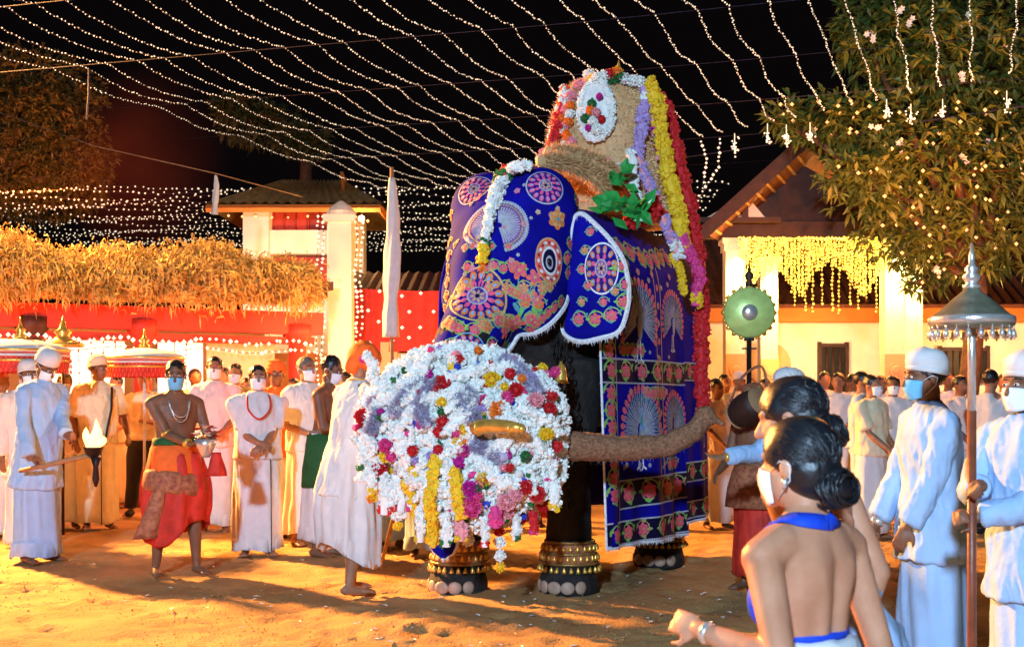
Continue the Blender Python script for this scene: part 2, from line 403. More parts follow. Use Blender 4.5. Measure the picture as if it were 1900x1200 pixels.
# ------------------------------------------------------------------ long white hall behind the gate
def long_hall():
    t = thing('long_hall', 'long white hall with barred windows and brown tile roof behind the gate', 'building', (9, 26, 0))
    w = MB(); w.box((10.2, 26.2, 1.5), (12.6, 0.4, 3.0)); w.build('wall', M('white_plaster'), t, smooth=False)
    w = MB(); w.box((10.2, 25.9, 3.15), (13.0, 0.7, 0.34)); w.build('fascia', M('orange_paint'), t, smooth=False)
    r = MB(); ridged_slope(r, (3.4, 25.5, 3.33), (17, 25.5, 3.33), (17, 28.6, 5.1), (3.4, 28.6, 5.1), 60, 0.05); r.build('roof', M('brown_tile'), t, smooth=False)
    for x0, x1, z0, z1 in ((6.43, 7.0, 1.5, 2.5), (8.95, 9.95, 1.75, 2.42), (11.5, 12.5, 1.6, 2.5)):
        f = MB(); xc = (x0 + x1) / 2; zc = (z0 + z1) / 2
        f.box((xc, 25.97, zc), (x1 - x0, 0.05, z1 - z0)); fo = f.build('window', M('iron_dark'), t, smooth=False)
        g = MB()
        for xx in (x0, x1): g.box((xx, 25.93, zc), (0.07, 0.1, z1 - z0 + 0.14))
        for zz in (z0, z1): g.box((xc, 25.925, zz), (x1 - x0 + 0.02, 0.09, 0.07))
        g.build('window_frame', M('dark_wood'), fo, smooth=False)
        nb = max(4, int((x1 - x0) / 0.13))
        for k in range(1, nb):
            b = MB(); b.tube([(x0 + (x1 - x0) * k / nb, 25.92, z0 + 0.04), (x0 + (x1 - x0) * k / nb, 25.92, z1 - 0.04)], 0.018, 5); b.build('bar', M('dark_wood'), fo)
    d = MB(); d.box((5.35, 25.93, 1.05), (0.9, 0.14, 2.1)); dd = d.build('doorway', M('peach_plaster'), t, smooth=False)
    d = MB(); d.lathe((5.35, 25.86, 2.1), [(0.45, 0), (0.45, 0.1)], 20, axis=(0, -1, 0)); d.build('door_arch', M('peach_plaster'), dd)
    for x in (6.0, 9.6, 12.6):
        point('hall_lamp', (x, 24.4, 2.3), 190, (1.0, 0.52, 0.2), t)
long_hall()

# ------------------------------------------------------------------ bell tower
def bell_tower():
    Y = 24.0
    t = thing('bell_tower', 'two storey white bell tower with spreading hipped tile roof and small dark openings', 'tower', (-4.0, Y + 1, 0))
    x0, x1 = -5.15, -3.1; y0, y1 = Y, Y + 1.9
    for (x, y) in ((x0 + .2, y0 + .2), (x1 - .22, y0 + .2), (x0 + .2, y1 - .2), (x1 - .2, y1 - .2)):
        m = MB(); m.box((x, y, 2.55), (0.5, 0.5, 5.1)); m.build('corner_pier', M('white_plaster'), t, smooth=False)
    for za, zb in ((0, 3.55), (4.2, 4.66)):
        m = MB(); m.box(((x0 + x1) / 2, (y0 + y1) / 2, (za + zb) / 2), (x1 - x0 - 0.2, y1 - y0 - 0.2, zb - za)); m.build('wall', M('white_plaster'), t, smooth=False)
    for zz, nb in ((3.86, 0), (4.86, 5)):
        for k in range(nb):
            b = MB(); b.tube([(x0 + .5 + k * .22, y0 + .3, 4.62), (x0 + .5 + k * .22, y0 + .3, 5.12)], 0.03, 5); b.build('baluster', M('red_paint'), t)
    cl = MB(); cl.box(((x0 + x1) / 2, (y0 + y1) / 2, 5.0), (x1 - x0 - 0.5, y1 - y0 - 0.6, 0.7)); cl.box(((x0 + x1) / 2, (y0 + y1) / 2, 3.87), (x1 - x0 - 0.5, y1 - y0 - 0.7, 0.6)); cl.build('dark_chamber', M('red_paint'), t, smooth=False)
    bl = MB(); bl.lathe(((x0 + x1) / 2, y0 + 0.12, 3.62), [(0.16, 0), (0.13, 0.1), (0.11, 0.25), (0.05, 0.32)], 12); bl.build('bell', M('gold'), t)
    # roof
    e = 0.62; ez = 5.05; rz = 5.75
    A, B, C, D = (Vector((x0 - e, y0 - e, ez)), Vector((x1 + e, y0 - e, ez)), Vector((x1 + e, y1 + e, ez)), Vector((x0 - e, y1 + e, ez)))
    P = Vector((x0 + 0.55, (y0 + y1) / 2, rz)); Q = Vector((x1 - 0.35, (y0 + y1) / 2, rz))
    for a, b, c, d in ((A, B, Q, P), (B, C, Q, Q), (C, D, P, Q), (D, A, P, P)):
        r = MB(); ridged_slope(r, a, b, c, d, 16, 0.05); r.build('roof_slope', M('mossy_tile'), t, smooth=False)
    g = MB(); gx = x1 - 0.1
    g.add([(gx, y0 - .1, 5.2), (gx, y1 + .1, 5.2), (gx - .2, (y0 + y1) / 2, 5.95), (gx - .06, y0 - .1, 5.2), (gx - .06, y1 + .1, 5.2), (gx - .26, (y0 + y1) / 2, 5.95)], [(0, 1, 2), (3, 5, 4), (0, 2, 5, 3), (1, 4, 5, 2)])
    g.build('gablet', M('orange_paint'), t, smooth=False)
    for (a, b) in ((A, B), (B, C)):
        f = MB(); f.tube([a + Vector((0, 0, -.08)), b + Vector((0, 0, -.08))], 0.07, 4); f.build('eave_board', M('orange_paint'), t, smooth=False)
    ebulb = MB(); bulbs_along(ebulb, [A + Vector((.3, .5, -.16)), B + Vector((-.3, .5, -.16)), B + Vector((-.3, .8, -.3))], 0.3, 0.03); bo = ebulb.build('eave_bulbs', M('bulb_amber'), t, smooth=False); bo['kind'] = 'stuff'
    point('tower_lamp', (x1 + 0.25, y0 - 0.6, 4.55), 130, (1.0, 0.5, 0.18), t)
    point('roof_fill', ((x0 + x1) / 2, y0 - 2.6, 6.6), 70, (1.0, 0.55, 0.2), t)  # bare light added in front of the tower to warm its roof
    lb = MB(); lb.ell((x1 + 0.25, y0 - 0.5, 4.8), 0.06); lb.build('lamp_globe', M('lamp_glow'), t)
    point('tower_lamp', (x0 + 0.6, y0 - 1.6, 3.6), 200, (1.0, 0.62, 0.34), t)
bell_tower()

# ------------------------------------------------------------------ lit gate pillar in front of the tower
def lit_pillar():
    x, Y = GX(633, 18), 18.0
    t = thing('gate_pillar', 'tall cream gate pillar wound with fairy lights before the bell tower', 'pillar', (x, Y, 0)); t['kind'] = 'thing'
    m = MB(); m.box((x, Y, 0.3), (0.5, 0.5, 0.6)); m.box((x, Y, 2.2), (0.34, 0.34, 3.5)); m.box((x, Y, 3.98), (0.46, 0.46, 0.1)); m.lathe((x, Y, 4.03), [(0.2, 0), (0.22, 0.06), (0.14, 0.14), (0.03, 0.22)], 14)
    m.build('shaft', M('white_plaster'), t, smooth=False)
    for s in (-1, 1):
        for q in range(2):
            pts = [(x + s * (0.24 + 0.08 * q) + 0.02 * math.sin(k * 1.7), Y - 0.2, 4.0 - 0.3 * k) for k in range(12)]
            hanging_string('light_string', pts, 0.004, 0.075, 0.022, t, M('bulb_warm'), M('rope_grey'))
    point('pillar_lamp', (x + 0.9, Y - 1.3, 2.4), 120, (1.0, 0.6, 0.25), t)
lit_pillar()

# ------------------------------------------------------------------ leaf-decked pavilion on the left
def leaf_pavilion():
    A = Vector((-7.3, 14.6, 0)); B = Vector((-2.75, 17.2, 0)); ax = (B - A).normalized(); nr = Vector((ax.y, -ax.x, 0))
    t = thing('leaf_pavilion', 'open pavilion with red beams, lit white curtains and eaves of dried leaves', 'pavilion', (-5, 16, 0))
    L = (B - A).length
    def at(s, z, off=0.0): return A + ax * s + nr * off + Vector((0, 0, z))
    # columns
    for s, m_ in ((1.55, 'dark_wood'), (2.9, 'red_paint'), (5.0, 'red_paint'), (0.15, 'red_paint')):
        m = MB(); p = at(s, 0); m.lathe(p, [(0.2, 0), (0.2, 0.25), (0.13, 0.3), (0.12, 2.15), (0.2, 2.25), (0.2, 2.4)], 12); m.build('column', M(m_), t)
    m = MB(); rot = Matrix.Rotation(math.atan2(ax.y, ax.x), 3, 'Z')
    m.box(at(L / 2, 2.42), (L + 0.2, 0.22, 0.3), rot=rot); m.build('beam', M('red_paint'), t, smooth=False)
    m = MB(); m.box(at(L / 2, 2.18, -0.02), (L, 0.1, 0.10), rot=rot); m.build('lower_rail', M('red_paint'), t, smooth=False)
    m = MB(); m.box(at(L / 2, 2.95, -1.2), (L + 0.5, 2.6, 0.12), rot=rot); m.build('roof', M('dark_wood'), t, smooth=False)
    m = MB(); m.box(at(L / 2, 1.1, -2.2), (L, 0.15, 2.9), rot=rot); m.build('back_wall', M('peach_plaster'), t, smooth=False)
    m = MB(); m.box(at(L / 2, 0.4, -0.15), (L, 0.12, 0.8), rot=rot); m.build('low_wall', M('peach_plaster'), t, smooth=False)
    # curtains with pleats
    def curtain(s0, s1, mm):
        c = MB(); n = 28; top = []; bot = []
        for k in range(n + 1):
            s = s0 + (s1 - s0) * k / n; w = 0.035 * math.sin(k * 1.9)
            top.append(at(s, 2.13, -0.22 + w * 0.4)); bot.append(at(s, 0.75, -0.22 + w))
        c.add(top + bot, [(k, k + 1, k + n + 2, k + n + 1) for k in range(n)]); return c.build('curtain', M(mm), t)
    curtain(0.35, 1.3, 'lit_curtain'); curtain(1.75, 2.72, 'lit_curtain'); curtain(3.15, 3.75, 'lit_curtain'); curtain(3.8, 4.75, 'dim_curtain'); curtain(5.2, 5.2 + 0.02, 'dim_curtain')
    # beads in front of the curtain, two rows along the rail
    for z, r in ((2.14, 0.03), (2.02, 0.024)):
        hanging_string('light_string', [at(s * 0.2, z + 0.03 * math.sin(s * 1.1), 0.14) for s in range(int(L / 0.2) + 1)], 0.005, 0.085, r, t, M('bulb_warm'), M('red_paint'))
    for s in (1.95, 2.1, 2.25, 2.4, 2.55, 3.3, 3.45, 0.6, 0.8, 1.0):
        hanging_string('light_string', [at(s, 2.1, 0.05), at(s + .01, 1.3, 0.05)], 0.004, 0.13, 0.016, t, M('red_paint'), M('red_paint'))
    # eaves of dried leaf: drooping blades
    lf = MB(); rnd = random.Random(5)
    for k in range(24000):
        s = rnd.uniform(-0.3, L - 0.05); u = rnd.random()
        bulge = 0.10 * math.sin(s * 2.1) + 0.07 * math.sin(s * 5.3 + 1)
        th = u * math.pi * 0.62
        endf = 1 - 0.35 * max(0, (s - L * 0.75) / (L * 0.25 + .35))
        off = 0.10 + (0.45 + bulge) * math.sin(th) * endf + rnd.gauss(0, 0.10); z = 2.84 + (0.34 + bulge * 0.7) * math.cos(th) * endf - 0.12 * max(0, math.cos(th) * -1) + rnd.gauss(0, 0.085)
        p = at(s, z, off); ln = rnd.uniform(0.05, 0.19); w = rnd.uniform(0.006, 0.018)
        d = (nr * rnd.uniform(0.1, 1.0) + ax * rnd.uniform(-1.0, 1.0) + Vector((0, 0, rnd.uniform(-0.3, 1.5) if th < 0.7 else rnd.uniform(-1, 0.5)))).normalized()
        q = p + d * ln * 0.55; e = q + (d * 0.4 + Vector((0, 0, -0.9))) * ln * 0.5; x = d.cross(Vector((rnd.uniform(-1, 1), rnd.uniform(-1, 1), 0.3))).normalized() * w
        lf.add([p - x * .4, p + x * .4, q + x, q - x, e], [(0, 1, 2, 3), (3, 2, 4)])
    lo = lf.build('leaf_eaves', M('dry_leaf'), t, smooth=False); lo['kind'] = 'stuff'
    base = MB(); base.tube([at(-0.3, 2.86, 0.05), at(L * .5, 2.86, 0.05), at(L - .2, 2.83, 0.05)], [0.22, 0.25, 0.16], 10); base.build('eaves_bundle', M('dry_leaf'), t)
    point('pavilion_lamp', at(0.9, 1.9, 1.2), 100, (1.0, 0.22, 0.06), t)
    point('pavilion_lamp', at(3.4, 1.9, 1.2), 150, (1.0, 0.22, 0.06), t)
    point('pavilion_lamp', at(5.0, 2.2, 1.0), 150, (1.0, 0.25, 0.07), t)
    point('eaves_lamp', at(2.0, 3.7, 1.6), 130, (1.0, 0.5, 0.14), t)
    point('eaves_lamp', at(4.6, 3.6, 1.6), 110, (1.0, 0.45, 0.12), t)
leaf_pavilion()

# ------------------------------------------------------------------ boundary wall, red cloth with bulbs
def boundary():
    t = thing('boundary_wall', 'peach plaster boundary wall behind the crowd and the elephant', 'wall', (-2, 19.6, 0)); t['kind'] = 'thing'
    for k in range(4):
        x = -5.0 + k * 2.05
        m = MB(); m.box((x, 19.6, 1.05), (1.9, 0.2, 2.1)); m.build('wall_bay', M('peach_plaster'), t, smooth=False)
        m = MB(); m.box((x + 1.02, 19.58, 1.12), (0.26, 0.32, 2.3)); m.build('pier', M('peach_plaster'), t, smooth=False)
    t = thing('red_banner', 'red cloth banner dotted with white bulbs hung above the boundary wall', 'banner', (-1.7, 19.3, 2.2))
    c = MB(); n = 40
    top = [(-2.65 + 3.0 * k / n, 19.42 + 0.03 * math.sin(k * 0.9), 3.12 - 0.05 * math.sin(math.pi * k / n)) for k in range(n + 1)]
    bot = [(p[0], p[1] - 0.02, 2.12) for p in top]
    c.add(top + bot, [(k, k + 1, k + n + 2, k + n + 1) for k in range(n)]); c.build('cloth', M('red_cloth'), t)
    b = MB()
    for i in range(9):
        for j in range(4):
            b.octa((-2.55 + 0.33 * i + (0.16 if j % 2 else 0) + random.uniform(-.05, .05), 19.32, 2.3 + 0.24 * j + random.uniform(-.05, .05)), 0.032)
    bo = b.build('bulbs', M('bulb_warm'), t, smooth=False); bo['kind'] = 'stuff'
    point('banner_lamp', (-1.6, 17.6, 1.5), 130, (1.0, 0.40, 0.10), t)
    t = thing('low_roof', 'dark red brown shed roof above the red bulb banner', 'roof', (-1.2, 21, 3.1)); t['kind'] = 'thing'
    r = MB(); ridged_slope(r, (-3.2, 20.4, 3.12), (1.5, 20.4, 3.12), (1.5, 22.2, 3.62), (-3.2, 22.2, 3.62), 26); r.build('tile_slope', M('brown_tile'), t, smooth=False)
    r = MB()
    for x in (-3.0, -0.8, 1.3): r.tube([(x, 20.6, 0), (x, 20.6, 3.1)], 0.07, 6)
    r.build('post', M('dark_wood'), t)
boundary()

# ------------------------------------------------------------------ white cloth streamers
def streamer(px, y0, y1, Y, label, wid, ground=True):
    x = GX(px, Y); z0 = CH - (y0 - HZ) / F * Y; z1 = CH - (y1 - HZ) / F * Y
    t = thing('cloth_streamer', label, 'streamer', (x, Y, 0 if ground else z1))
    m = MB(); n = 26; rings = []
    for k in range(n + 1):
        u = k / n; r = wid * (0.35 + 0.65 * min(1, u * 3)) * (1 + 0.12 * math.sin(u * 14) + 0.07 * math.sin(u * 31)); z = z0 + (z1 - z0) * u
        rings.append([Vector((x + 0.012 * math.sin(u * 5) + r * math.cos(a) * (1 + .15 * math.sin(5 * a + u * 6)), Y + r * 0.8 * math.sin(a) * (1 + .15 * math.sin(5 * a + u * 6)), z)) for a in [2 * math.pi * j / 20 for j in range(20)]])
    m.ring_loft(rings); m.build('cloth', M('white_cloth'), t)
    if ground:
        p = MB(); p.tube([(x, Y, 0), (x, Y, z0 + 0.12)], 0.025, 6); p.build('pole', M('pale_wood'), t)
streamer(727, 330, 625, 14.2, 'tall pole wrapped in white cloth standing before the red bulb banner', 0.085)
streamer(400, 325, 398, 19.0, 'small white cloth streamer hanging from the wire over the leafy eaves', 0.045, False)

# ------------------------------------------------------------------ overhead net of string lights
NETZ = 5.5
ORD = 'first second third fourth fifth sixth seventh eighth ninth tenth eleventh twelfth thirteenth fourteenth fifteenth sixteenth seventeenth eighteenth nineteenth twentieth'.split()
ORD += ['twenty-' + w for w in ORD[:9]] + ['thirtieth', 'thirty-first']
DX = 0.37; ROPES = [6.8, 9.1, 11.4, 13.7, 15.9, 18.1, 20.4, 22.7]
def net():
    g = 'string lights of the overhead net'
    wm, bm = M('rope_grey'), M('bulb_warm')
    n = 31
    for i in range(n):
        X0 = -6.75 + 0.425 * i + 0.035 * math.sin(i * 2.3)          # x where the strand is 12.7 m away
        def pt(Y): return X0 + DX * (Y - 12.7)
        yend = 24.2
        for _ in range(30):
            xe = pt(yend)
            lim = 24.2 if xe < -1.2 else 24.2 - 0.80 * (xe + 1.2)
            yend = min(yend, max(12.9, lim)) if lim < yend else yend
        knots = []
        for c in ROPES:                                              # strand meets rope y = c - 0.31 x
            Y = (c - 0.31 * (X0 - DX * 12.7)) / (1 + 0.31 * DX)
            if 7.2 < Y < yend - 0.4: knots.append(Y)
        knots = [7.2] + knots + [yend]
        path = []
        for a, b in zip(knots[:-1], knots[1:]):
            sag = 0.040 * (b - a) * random.uniform(0.8, 1.2)
            m_ = 8
            for k in range(m_):
                u = k / m_; Y = a + (b - a) * u
                path.append((pt(Y) + 0.02 * math.sin(7 * u + i), Y, NETZ - sag * 4 * u * (1 - u)))
        path.append((pt(yend), yend, NETZ))
        t = thing('string_light', 'strand of small bulbs draped over the yard ropes, %s strand from the left' % ORD[i], 'string light', path[0], group=g)
        MB().tube(path, 0.004, 4).build('wire', wm, t)
        b = MB(); bulbs_along(b, path, 0.058, 0.0092, 0.5); bo = b.build('bulb', bm, t, smooth=False); bo['kind'] = 'stuff'
    for k, c in enumerate(ROPES[2:]):
        xa = -(24 - c) * 0.9 if c > 19 else -6.9; xa = max(xa, -6.9 + (c - 13.7) * 0.37); xb = 8.5
        ya, yb = c - 0.31 * xa, c - 0.31 * xb
        t = MB().tube([(xa, ya, NETZ + .02), ((xa + xb) / 2, (ya + yb) / 2, NETZ - 0.03), (xb, yb, NETZ + .05)], 0.0042, 5).build('support_rope', M('rope_grey'))
        tag(t, 'thin rope carrying the overhead light strands, %s rope from the top of the picture' % ORD[k], 'rope', 'ropes under the light net')
    r = MB().tube([(-1.3, 24.25, NETZ), (3, 20.9, NETZ - .04), (7.6, 17.1, NETZ)], 0.012, 5).build('edge_rope', M('rope_grey'))
    tag(r, 'slanting rope along the far edge of the overhead light net', 'rope')
    # tassel bulb clusters along the far rope and the hanging loops by the red garland
    for k, (px, py) in enumerate(((1363, 268), (1424, 250), (1459, 252), (1503, 248), (1645, 205), (1690, 214), (1749, 205), (1868, 190))):
        Yk = 18.2 - 0.1 * k; p = W(px, py, Yk)
        t = MB()
        for j in range(20):
            t.octa(p + Vector((random.gauss(0, .028), random.gauss(0, .028), -0.04 + random.gauss(0, .05))), 0.015)
        t.tube([p + Vector((0, 0, 0.16)), p + Vector((0, 0, -.1))], 0.006, 4)
        o = t.build('bulb_tassel', M('bulb_warm'), smooth=False); tag(o, 'bunched tassel of bulbs dangling from the net edge, %s from the red garland' % ORD[k], 'light tassel', 'bulb tassels on the net edge')
    for k, pts in enumerate((((1300, 262), (1312, 300), (1303, 345)), ((1335, 258), (1333, 310), (1295, 372)))):
        w = [W(px, py, 17.0) for px, py in pts]; path = [w[0].lerp(w[1], q / 5) for q in range(6)] + [w[1].lerp(w[2], q / 5) for q in range(1, 6)]
        t = thing('string_light', ['loose loop of bulbs hanging beside the red garland', 'longer loose loop of bulbs hanging between the red garland and gate roof'][k], 'string light', tuple(path[0]))
        MB().tube(path, 0.005, 4).build('wire', wm, t); b = MB(); bulbs_along(b, path, 0.07, 0.02); bo = b.build('bulb', bm, t, smooth=False); bo['kind'] = 'stuff'
    # the far, lower net behind the tower
    for i in range(20):
        Y = 26.8 + 0.6 * i
        zz = 6.05 + 0.04 * math.sin(i * 1.7)
        path = []
        for k in range(61):
            x = -12.5 + 17.2 * k / 60; path.append((x, Y + 0.05 * x, zz - 0.12 * abs(math.sin(x * 0.75 + i * 0.9)) + 0.015 * x))
        t = thing('string_light', 'strand of bulbs in the far net behind the tower, %s from the top' % ORD[i], 'string light', path[0], group='string lights of the far net')
        MB().tube(path, 0.005, 3).build('wire', wm, t); b = MB(); bulbs_along(b, path, 0.14, 0.021, 0.7); bo = b.build('bulb', bm, t, smooth=False); bo['kind'] = 'stuff'
    # cable from the left tree to the tower
    a = W(-40, 195, 20); b_ = W(400, 322, 19.0); c = W(560, 365, 22)
    r = MB().tube([a, a.lerp(b_, .5) + Vector((0, 0, -.12)), b_, c], 0.009, 5).build('cable', M('pale_wood')); tag(r, 'thin cable sagging from the left tree to the tower roof', 'cable')
    a = W(165, 128, 15.2); b_ = W(161, 222, 15.2)
    r = MB().tube([a, a.lerp(b_, .5) + Vector((.01, 0, 0)), b_], 0.012, 5).build('dangling_cord', M('rope_grey')); tag(r, 'short cord dangling from the net in front of the left tree', 'cord')
net()

# ------------------------------------------------------------------ trees
def leaf_rosettes(mb, centers, rnd, n=9, ln=(0.16, 0.3), w=0.28):
    for c, out in centers:
        c = Vector(c); out = Vector(out).normalized()
        for k in range(n):
            d = (out * rnd.uniform(0.1, 0.9) + Vector((rnd.gauss(0, 1), rnd.gauss(0, 1), rnd.gauss(0, .8))) * 0.75).normalized()
            L = rnd.uniform(*ln); x = d.cross(Vector((rnd.gauss(0, 1), rnd.gauss(0, 1), 1.5))).normalized() * L * w * 0.5
            mid = c + d * L * 0.55; tip = c + d * L + Vector((0, 0, -L * rnd.uniform(0.1, 0.4)))
            mb.add([c, mid + x, tip, mid - x, mid + Vector((0, 0, -.012))], [(0, 1, 4), (1, 2, 4), (2, 3, 4), (3, 0, 4)])

def tree(name, label, ells, Y, trunk_px, nros, ln, seed, leafmat, trunk_r=0.16, bright=False):
    rnd = random.Random(seed); bx = GX(trunk_px, Y)
    t = thing(name, label, 'tree', (bx, Y, 0))
    blobs = []
    for (px, py, rx, ry) in ells:
        c = W(px, py, Y + rnd.uniform(-0.5, 0.6)); blobs.append((c, rx / F * Y, ry / F * Y))
    zlow = min(b[0].z for b in blobs)
    tr = MB(); top = Vector((bx + 0.15, Y, zlow))
    tr.tube([(bx, Y, -0.1), (bx - .05, Y, zlow * 0.4), tuple(top)], [trunk_r * 1.3, trunk_r, trunk_r * 0.8], 10)
    for c, rx, ry in blobs:
        mid = top.lerp(c, 0.5) + Vector((rnd.uniform(-.3, .3), rnd.uniform(-.3, .3), 0.2))
        tr.tube([top, mid, c], [trunk_r * .6, trunk_r * .4, trunk_r * .2], 7)
        for k in range(7):
            d = Vector((rnd.gauss(0, 1), rnd.gauss(0, .8), rnd.gauss(0.2, 1))).normalized(); e = c + Vector((d.x * rx, d.y * rx * .8, d.z * ry)) * 0.85
            tr.tube([c.lerp(mid, rnd.random() * .4), c.lerp(e, .5) + Vector((0, 0, -.08)), e], [trunk_r * .22, trunk_r * .15, trunk_r * .06], 5)
    tr.build('trunk', M('bark'), t)
    cs = []; tot = sum(b[1] * b[2] for b in blobs)
    for c, rx, ry in blobs:
        for k in range(int(nros * rx * ry / tot)):
            d = Vector((rnd.gauss(0, 1), rnd.gauss(0, 1), rnd.gauss(0, 1))).normalized(); q = rnd.random() ** 0.45
            q *= 1 + 0.22 * noise.noise(d * 2.3 + c)
            cs.append((c + Vector((d.x * rx, d.y * min(rx, 1.6) * .9, d.z * ry)) * q, d + Vector((0, 0, .35))))
    cr = MB(); leaf_rosettes(cr, cs, rnd, 9, ln); cr.build('crown', M(leafmat), t, smooth=False)
    return t, cs, rnd

def frangipani():
    ells = [(1745, 80, 190, 130), (1600, 60, 55, 70), (1870, 220, 120, 150), (1560, 228, 110, 55), (1455, 215, 42, 36), (1750, 300, 190, 130), (1610, 330, 85, 75), (1680, 420, 90, 75), (1800, 450, 130, 80), (1720, 515, 40, 40)]
    t, cs, rnd = tree('flowering_tree', 'leafy flowering tree strung with amber lights over the gate pavilion', ells, 18.6, 1800, 2900, (0.10, 0.25), 11, 'foliage_green')
    b = MB()
    lows = [c for c, d in cs if c.z < W(0, 200, 18.6).z and d.y < 0.0]
    for c in rnd.sample(lows, 140): b.octa(c + Vector((0, -0.14, 0)), 0.03)
    bo = b.build('fairy_light', M('bulb_amber'), t, smooth=False); bo['kind'] = 'stuff'
    fronts = [c for c, d in cs if d.y < -0.35]
    for c in rnd.sample(fronts, 16):                               # flower heads
        m = MB(); k0 = rnd.random()
        for q in range(3):
            p0 = c + Vector((rnd.gauss(0, .05), -0.2, rnd.gauss(0, .05)))
            for k in range(5):
                a = k0 + k * 2 * math.pi / 5; d = Vector((math.cos(a), -0.35, math.sin(a))); e = Vector((-math.sin(a), 0, math.cos(a)))
                m.add([p0, p0 + d * .026 + e * .017, p0 + d * .05, p0 + d * .026 - e * .017], [(0, 1, 2, 3)])
        m.build('blossom', M('white_petal'), t, smooth=False)
    for (px, py) in ((1640, 330), (1790, 350), (1720, 460), (1860, 480)):
        point('tree_fill', W(px, py, 16.4), 230, (1.0, 0.24, 0.045), t)  # unseen lights added before the crown for the amber bulbs' glow
    point('tree_fill', W(1700, 90, 15.2), 95, (1.0, 0.88, 0.42), t)  # one more added light, brightening the upper leaves
frangipani()

def shade_tree():
    ells = [(60, 180, 130, 90), (90, 290, 120, 90), (-60, 240, 150, 130), (150, 330, 60, 60), (20, 370, 140, 40)]
    t, cs, rnd = tree('shade_tree', 'broad tree glowing dim orange behind the leafy pavilion', ells, 30.0, -60, 4600, (0.10, 0.2), 21, 'foliage_dark', 0.25)
    point('tree_fill', W(70, 330, 26.2), 1100, (1.0, 0.20, 0.02), t, 0.3)  # unseen light added in mid-air to warm the left tree's crown
    ells = [(480, 230, 75, 40), (560, 260, 50, 25), (430, 200, 40, 20)]
    t, cs, rnd = tree('far_tree', 'dim dark tree against the night sky above the bell tower', ells, 34.0, 560, 500, (0.2, 0.35), 22, 'foliage_dark', 0.2)
shade_tree()

def haze():  # soft reddish volume, densest towards its middle
    t = MB(); t.ell(W(268, 300, 28.0), (2.0, 1.2, 2.3), None, 24, 16); me = t.mesh('haze')
    m = bpy.data.materials.new('haze_volume'); m.use_nodes = True; nt = m.node_tree; nt.nodes.remove(nt.nodes['Principled BSDF'])
    v = nt.nodes.new('ShaderNodeVolumePrincipled'); v.inputs['Color'].default_value = (.75, .30, .22, 1)
    tc = nt.nodes.new('ShaderNodeTexCoord'); ns = nt.nodes.new('ShaderNodeTexNoise'); ns.inputs['Scale'].default_value = .9; gr = nt.nodes.new('ShaderNodeTexGradient'); gr.gradient_type = 'SPHERICAL'
    mp = nt.nodes.new('ShaderNodeMapping'); mp.vector_type = 'TEXTURE'; mp.inputs['Location'].default_value = tuple(W(268, 300, 28.0)); mp.inputs['Scale'].default_value = (2.0, 1.2, 2.3)
    nt.links.new(tc.outputs['Object'], mp.inputs['Vector']); nt.links.new(mp.outputs['Vector'], gr.inputs['Vector']); nt.links.new(tc.outputs['Object'], ns.inputs['Vector'])
    mu = nt.nodes.new('ShaderNodeMath'); mu.operation = 'MULTIPLY'; nt.links.new(gr.outputs['Fac'], mu.inputs[0]); nt.links.new(ns.outputs['Fac'], mu.inputs[1])
    m2 = nt.nodes.new('ShaderNodeMath'); m2.operation = 'MULTIPLY'; m2.inputs[1].default_value = .12; nt.links.new(mu.outputs[0], m2.inputs[0]); nt.links.new(m2.outputs[0], v.inputs['Density'])
    nt.links.new(v.outputs['Volume'], nt.nodes['Material Output'].inputs['Volume']); me.materials.append(m)
    o = link('haze', me); tag(o, 'dim red cloud of smoke drifting beside the left tree', 'haze', None, 'stuff')
haze()

def fallen_petals():
    m = MB(); rnd = random.Random(41)
    for k in range(150):
        x, y = (rnd.gauss(0, 1.2), rnd.gauss(8.0, .8)) if k % 3 else (rnd.uniform(-4, 4), rnd.uniform(6.5, 11)); a = rnd.random() * 6.28; L = rnd.uniform(.012, .032); d = Vector((math.cos(a), math.sin(a), 0)) * L; e = Vector((-math.sin(a), math.cos(a), 0)) * L * .5; p = Vector((x, y, .012))
        m.add([p - d, p + e + Vector((0, 0, .008)), p + d + Vector((0, 0, .004)), p - e + Vector((0, 0, .008))], [(0, 1, 2, 3)])
    o = m.build('fallen_petals', M('white_petal'), smooth=False); tag(o, 'white petals fallen on the sand around the elephant feet', 'petals', None, 'stuff')
fallen_petals()

def sand_grit():
    m = MB(); rnd = random.Random(43)
    for k in range(4200):
        y = rnd.uniform(5.4, 12.5) if k % 2 else rnd.uniform(5.4, 9); x = rnd.uniform(-.48, .48) * y; r = rnd.uniform(.003, .0065) * (1.6 if rnd.random() < .06 else 1)
        m.octa((x, y, r * .3), r)
    o = m.build('sand_grit', M('sand'), smooth=False); tag(o, 'loose clods and grit scattered over the trodden sand', 'grit', None, 'stuff')
sand_grit()
# ------------------------------------------------------------------ people
def ik(S, E, l1, l2, pole):
    S, E = Vector(S), Vector(E); d = E - S; L = d.length
    if L > (l1 + l2) * 0.995: E = S + d.normalized() * (l1 + l2) * 0.995; d = E - S; L = d.length
    a = (l1 * l1 - l2 * l2 + L * L) / (2 * L); h = math.sqrt(max(0, l1 * l1 - a * a)); dn = d.normalized()
    pl = Vector(pole); pl = (pl - dn * pl.dot(dn)); pl = pl.normalized() if pl.length > 1e-5 else Vector((0, 1, 0))
    return S + dn * a + pl * h, E

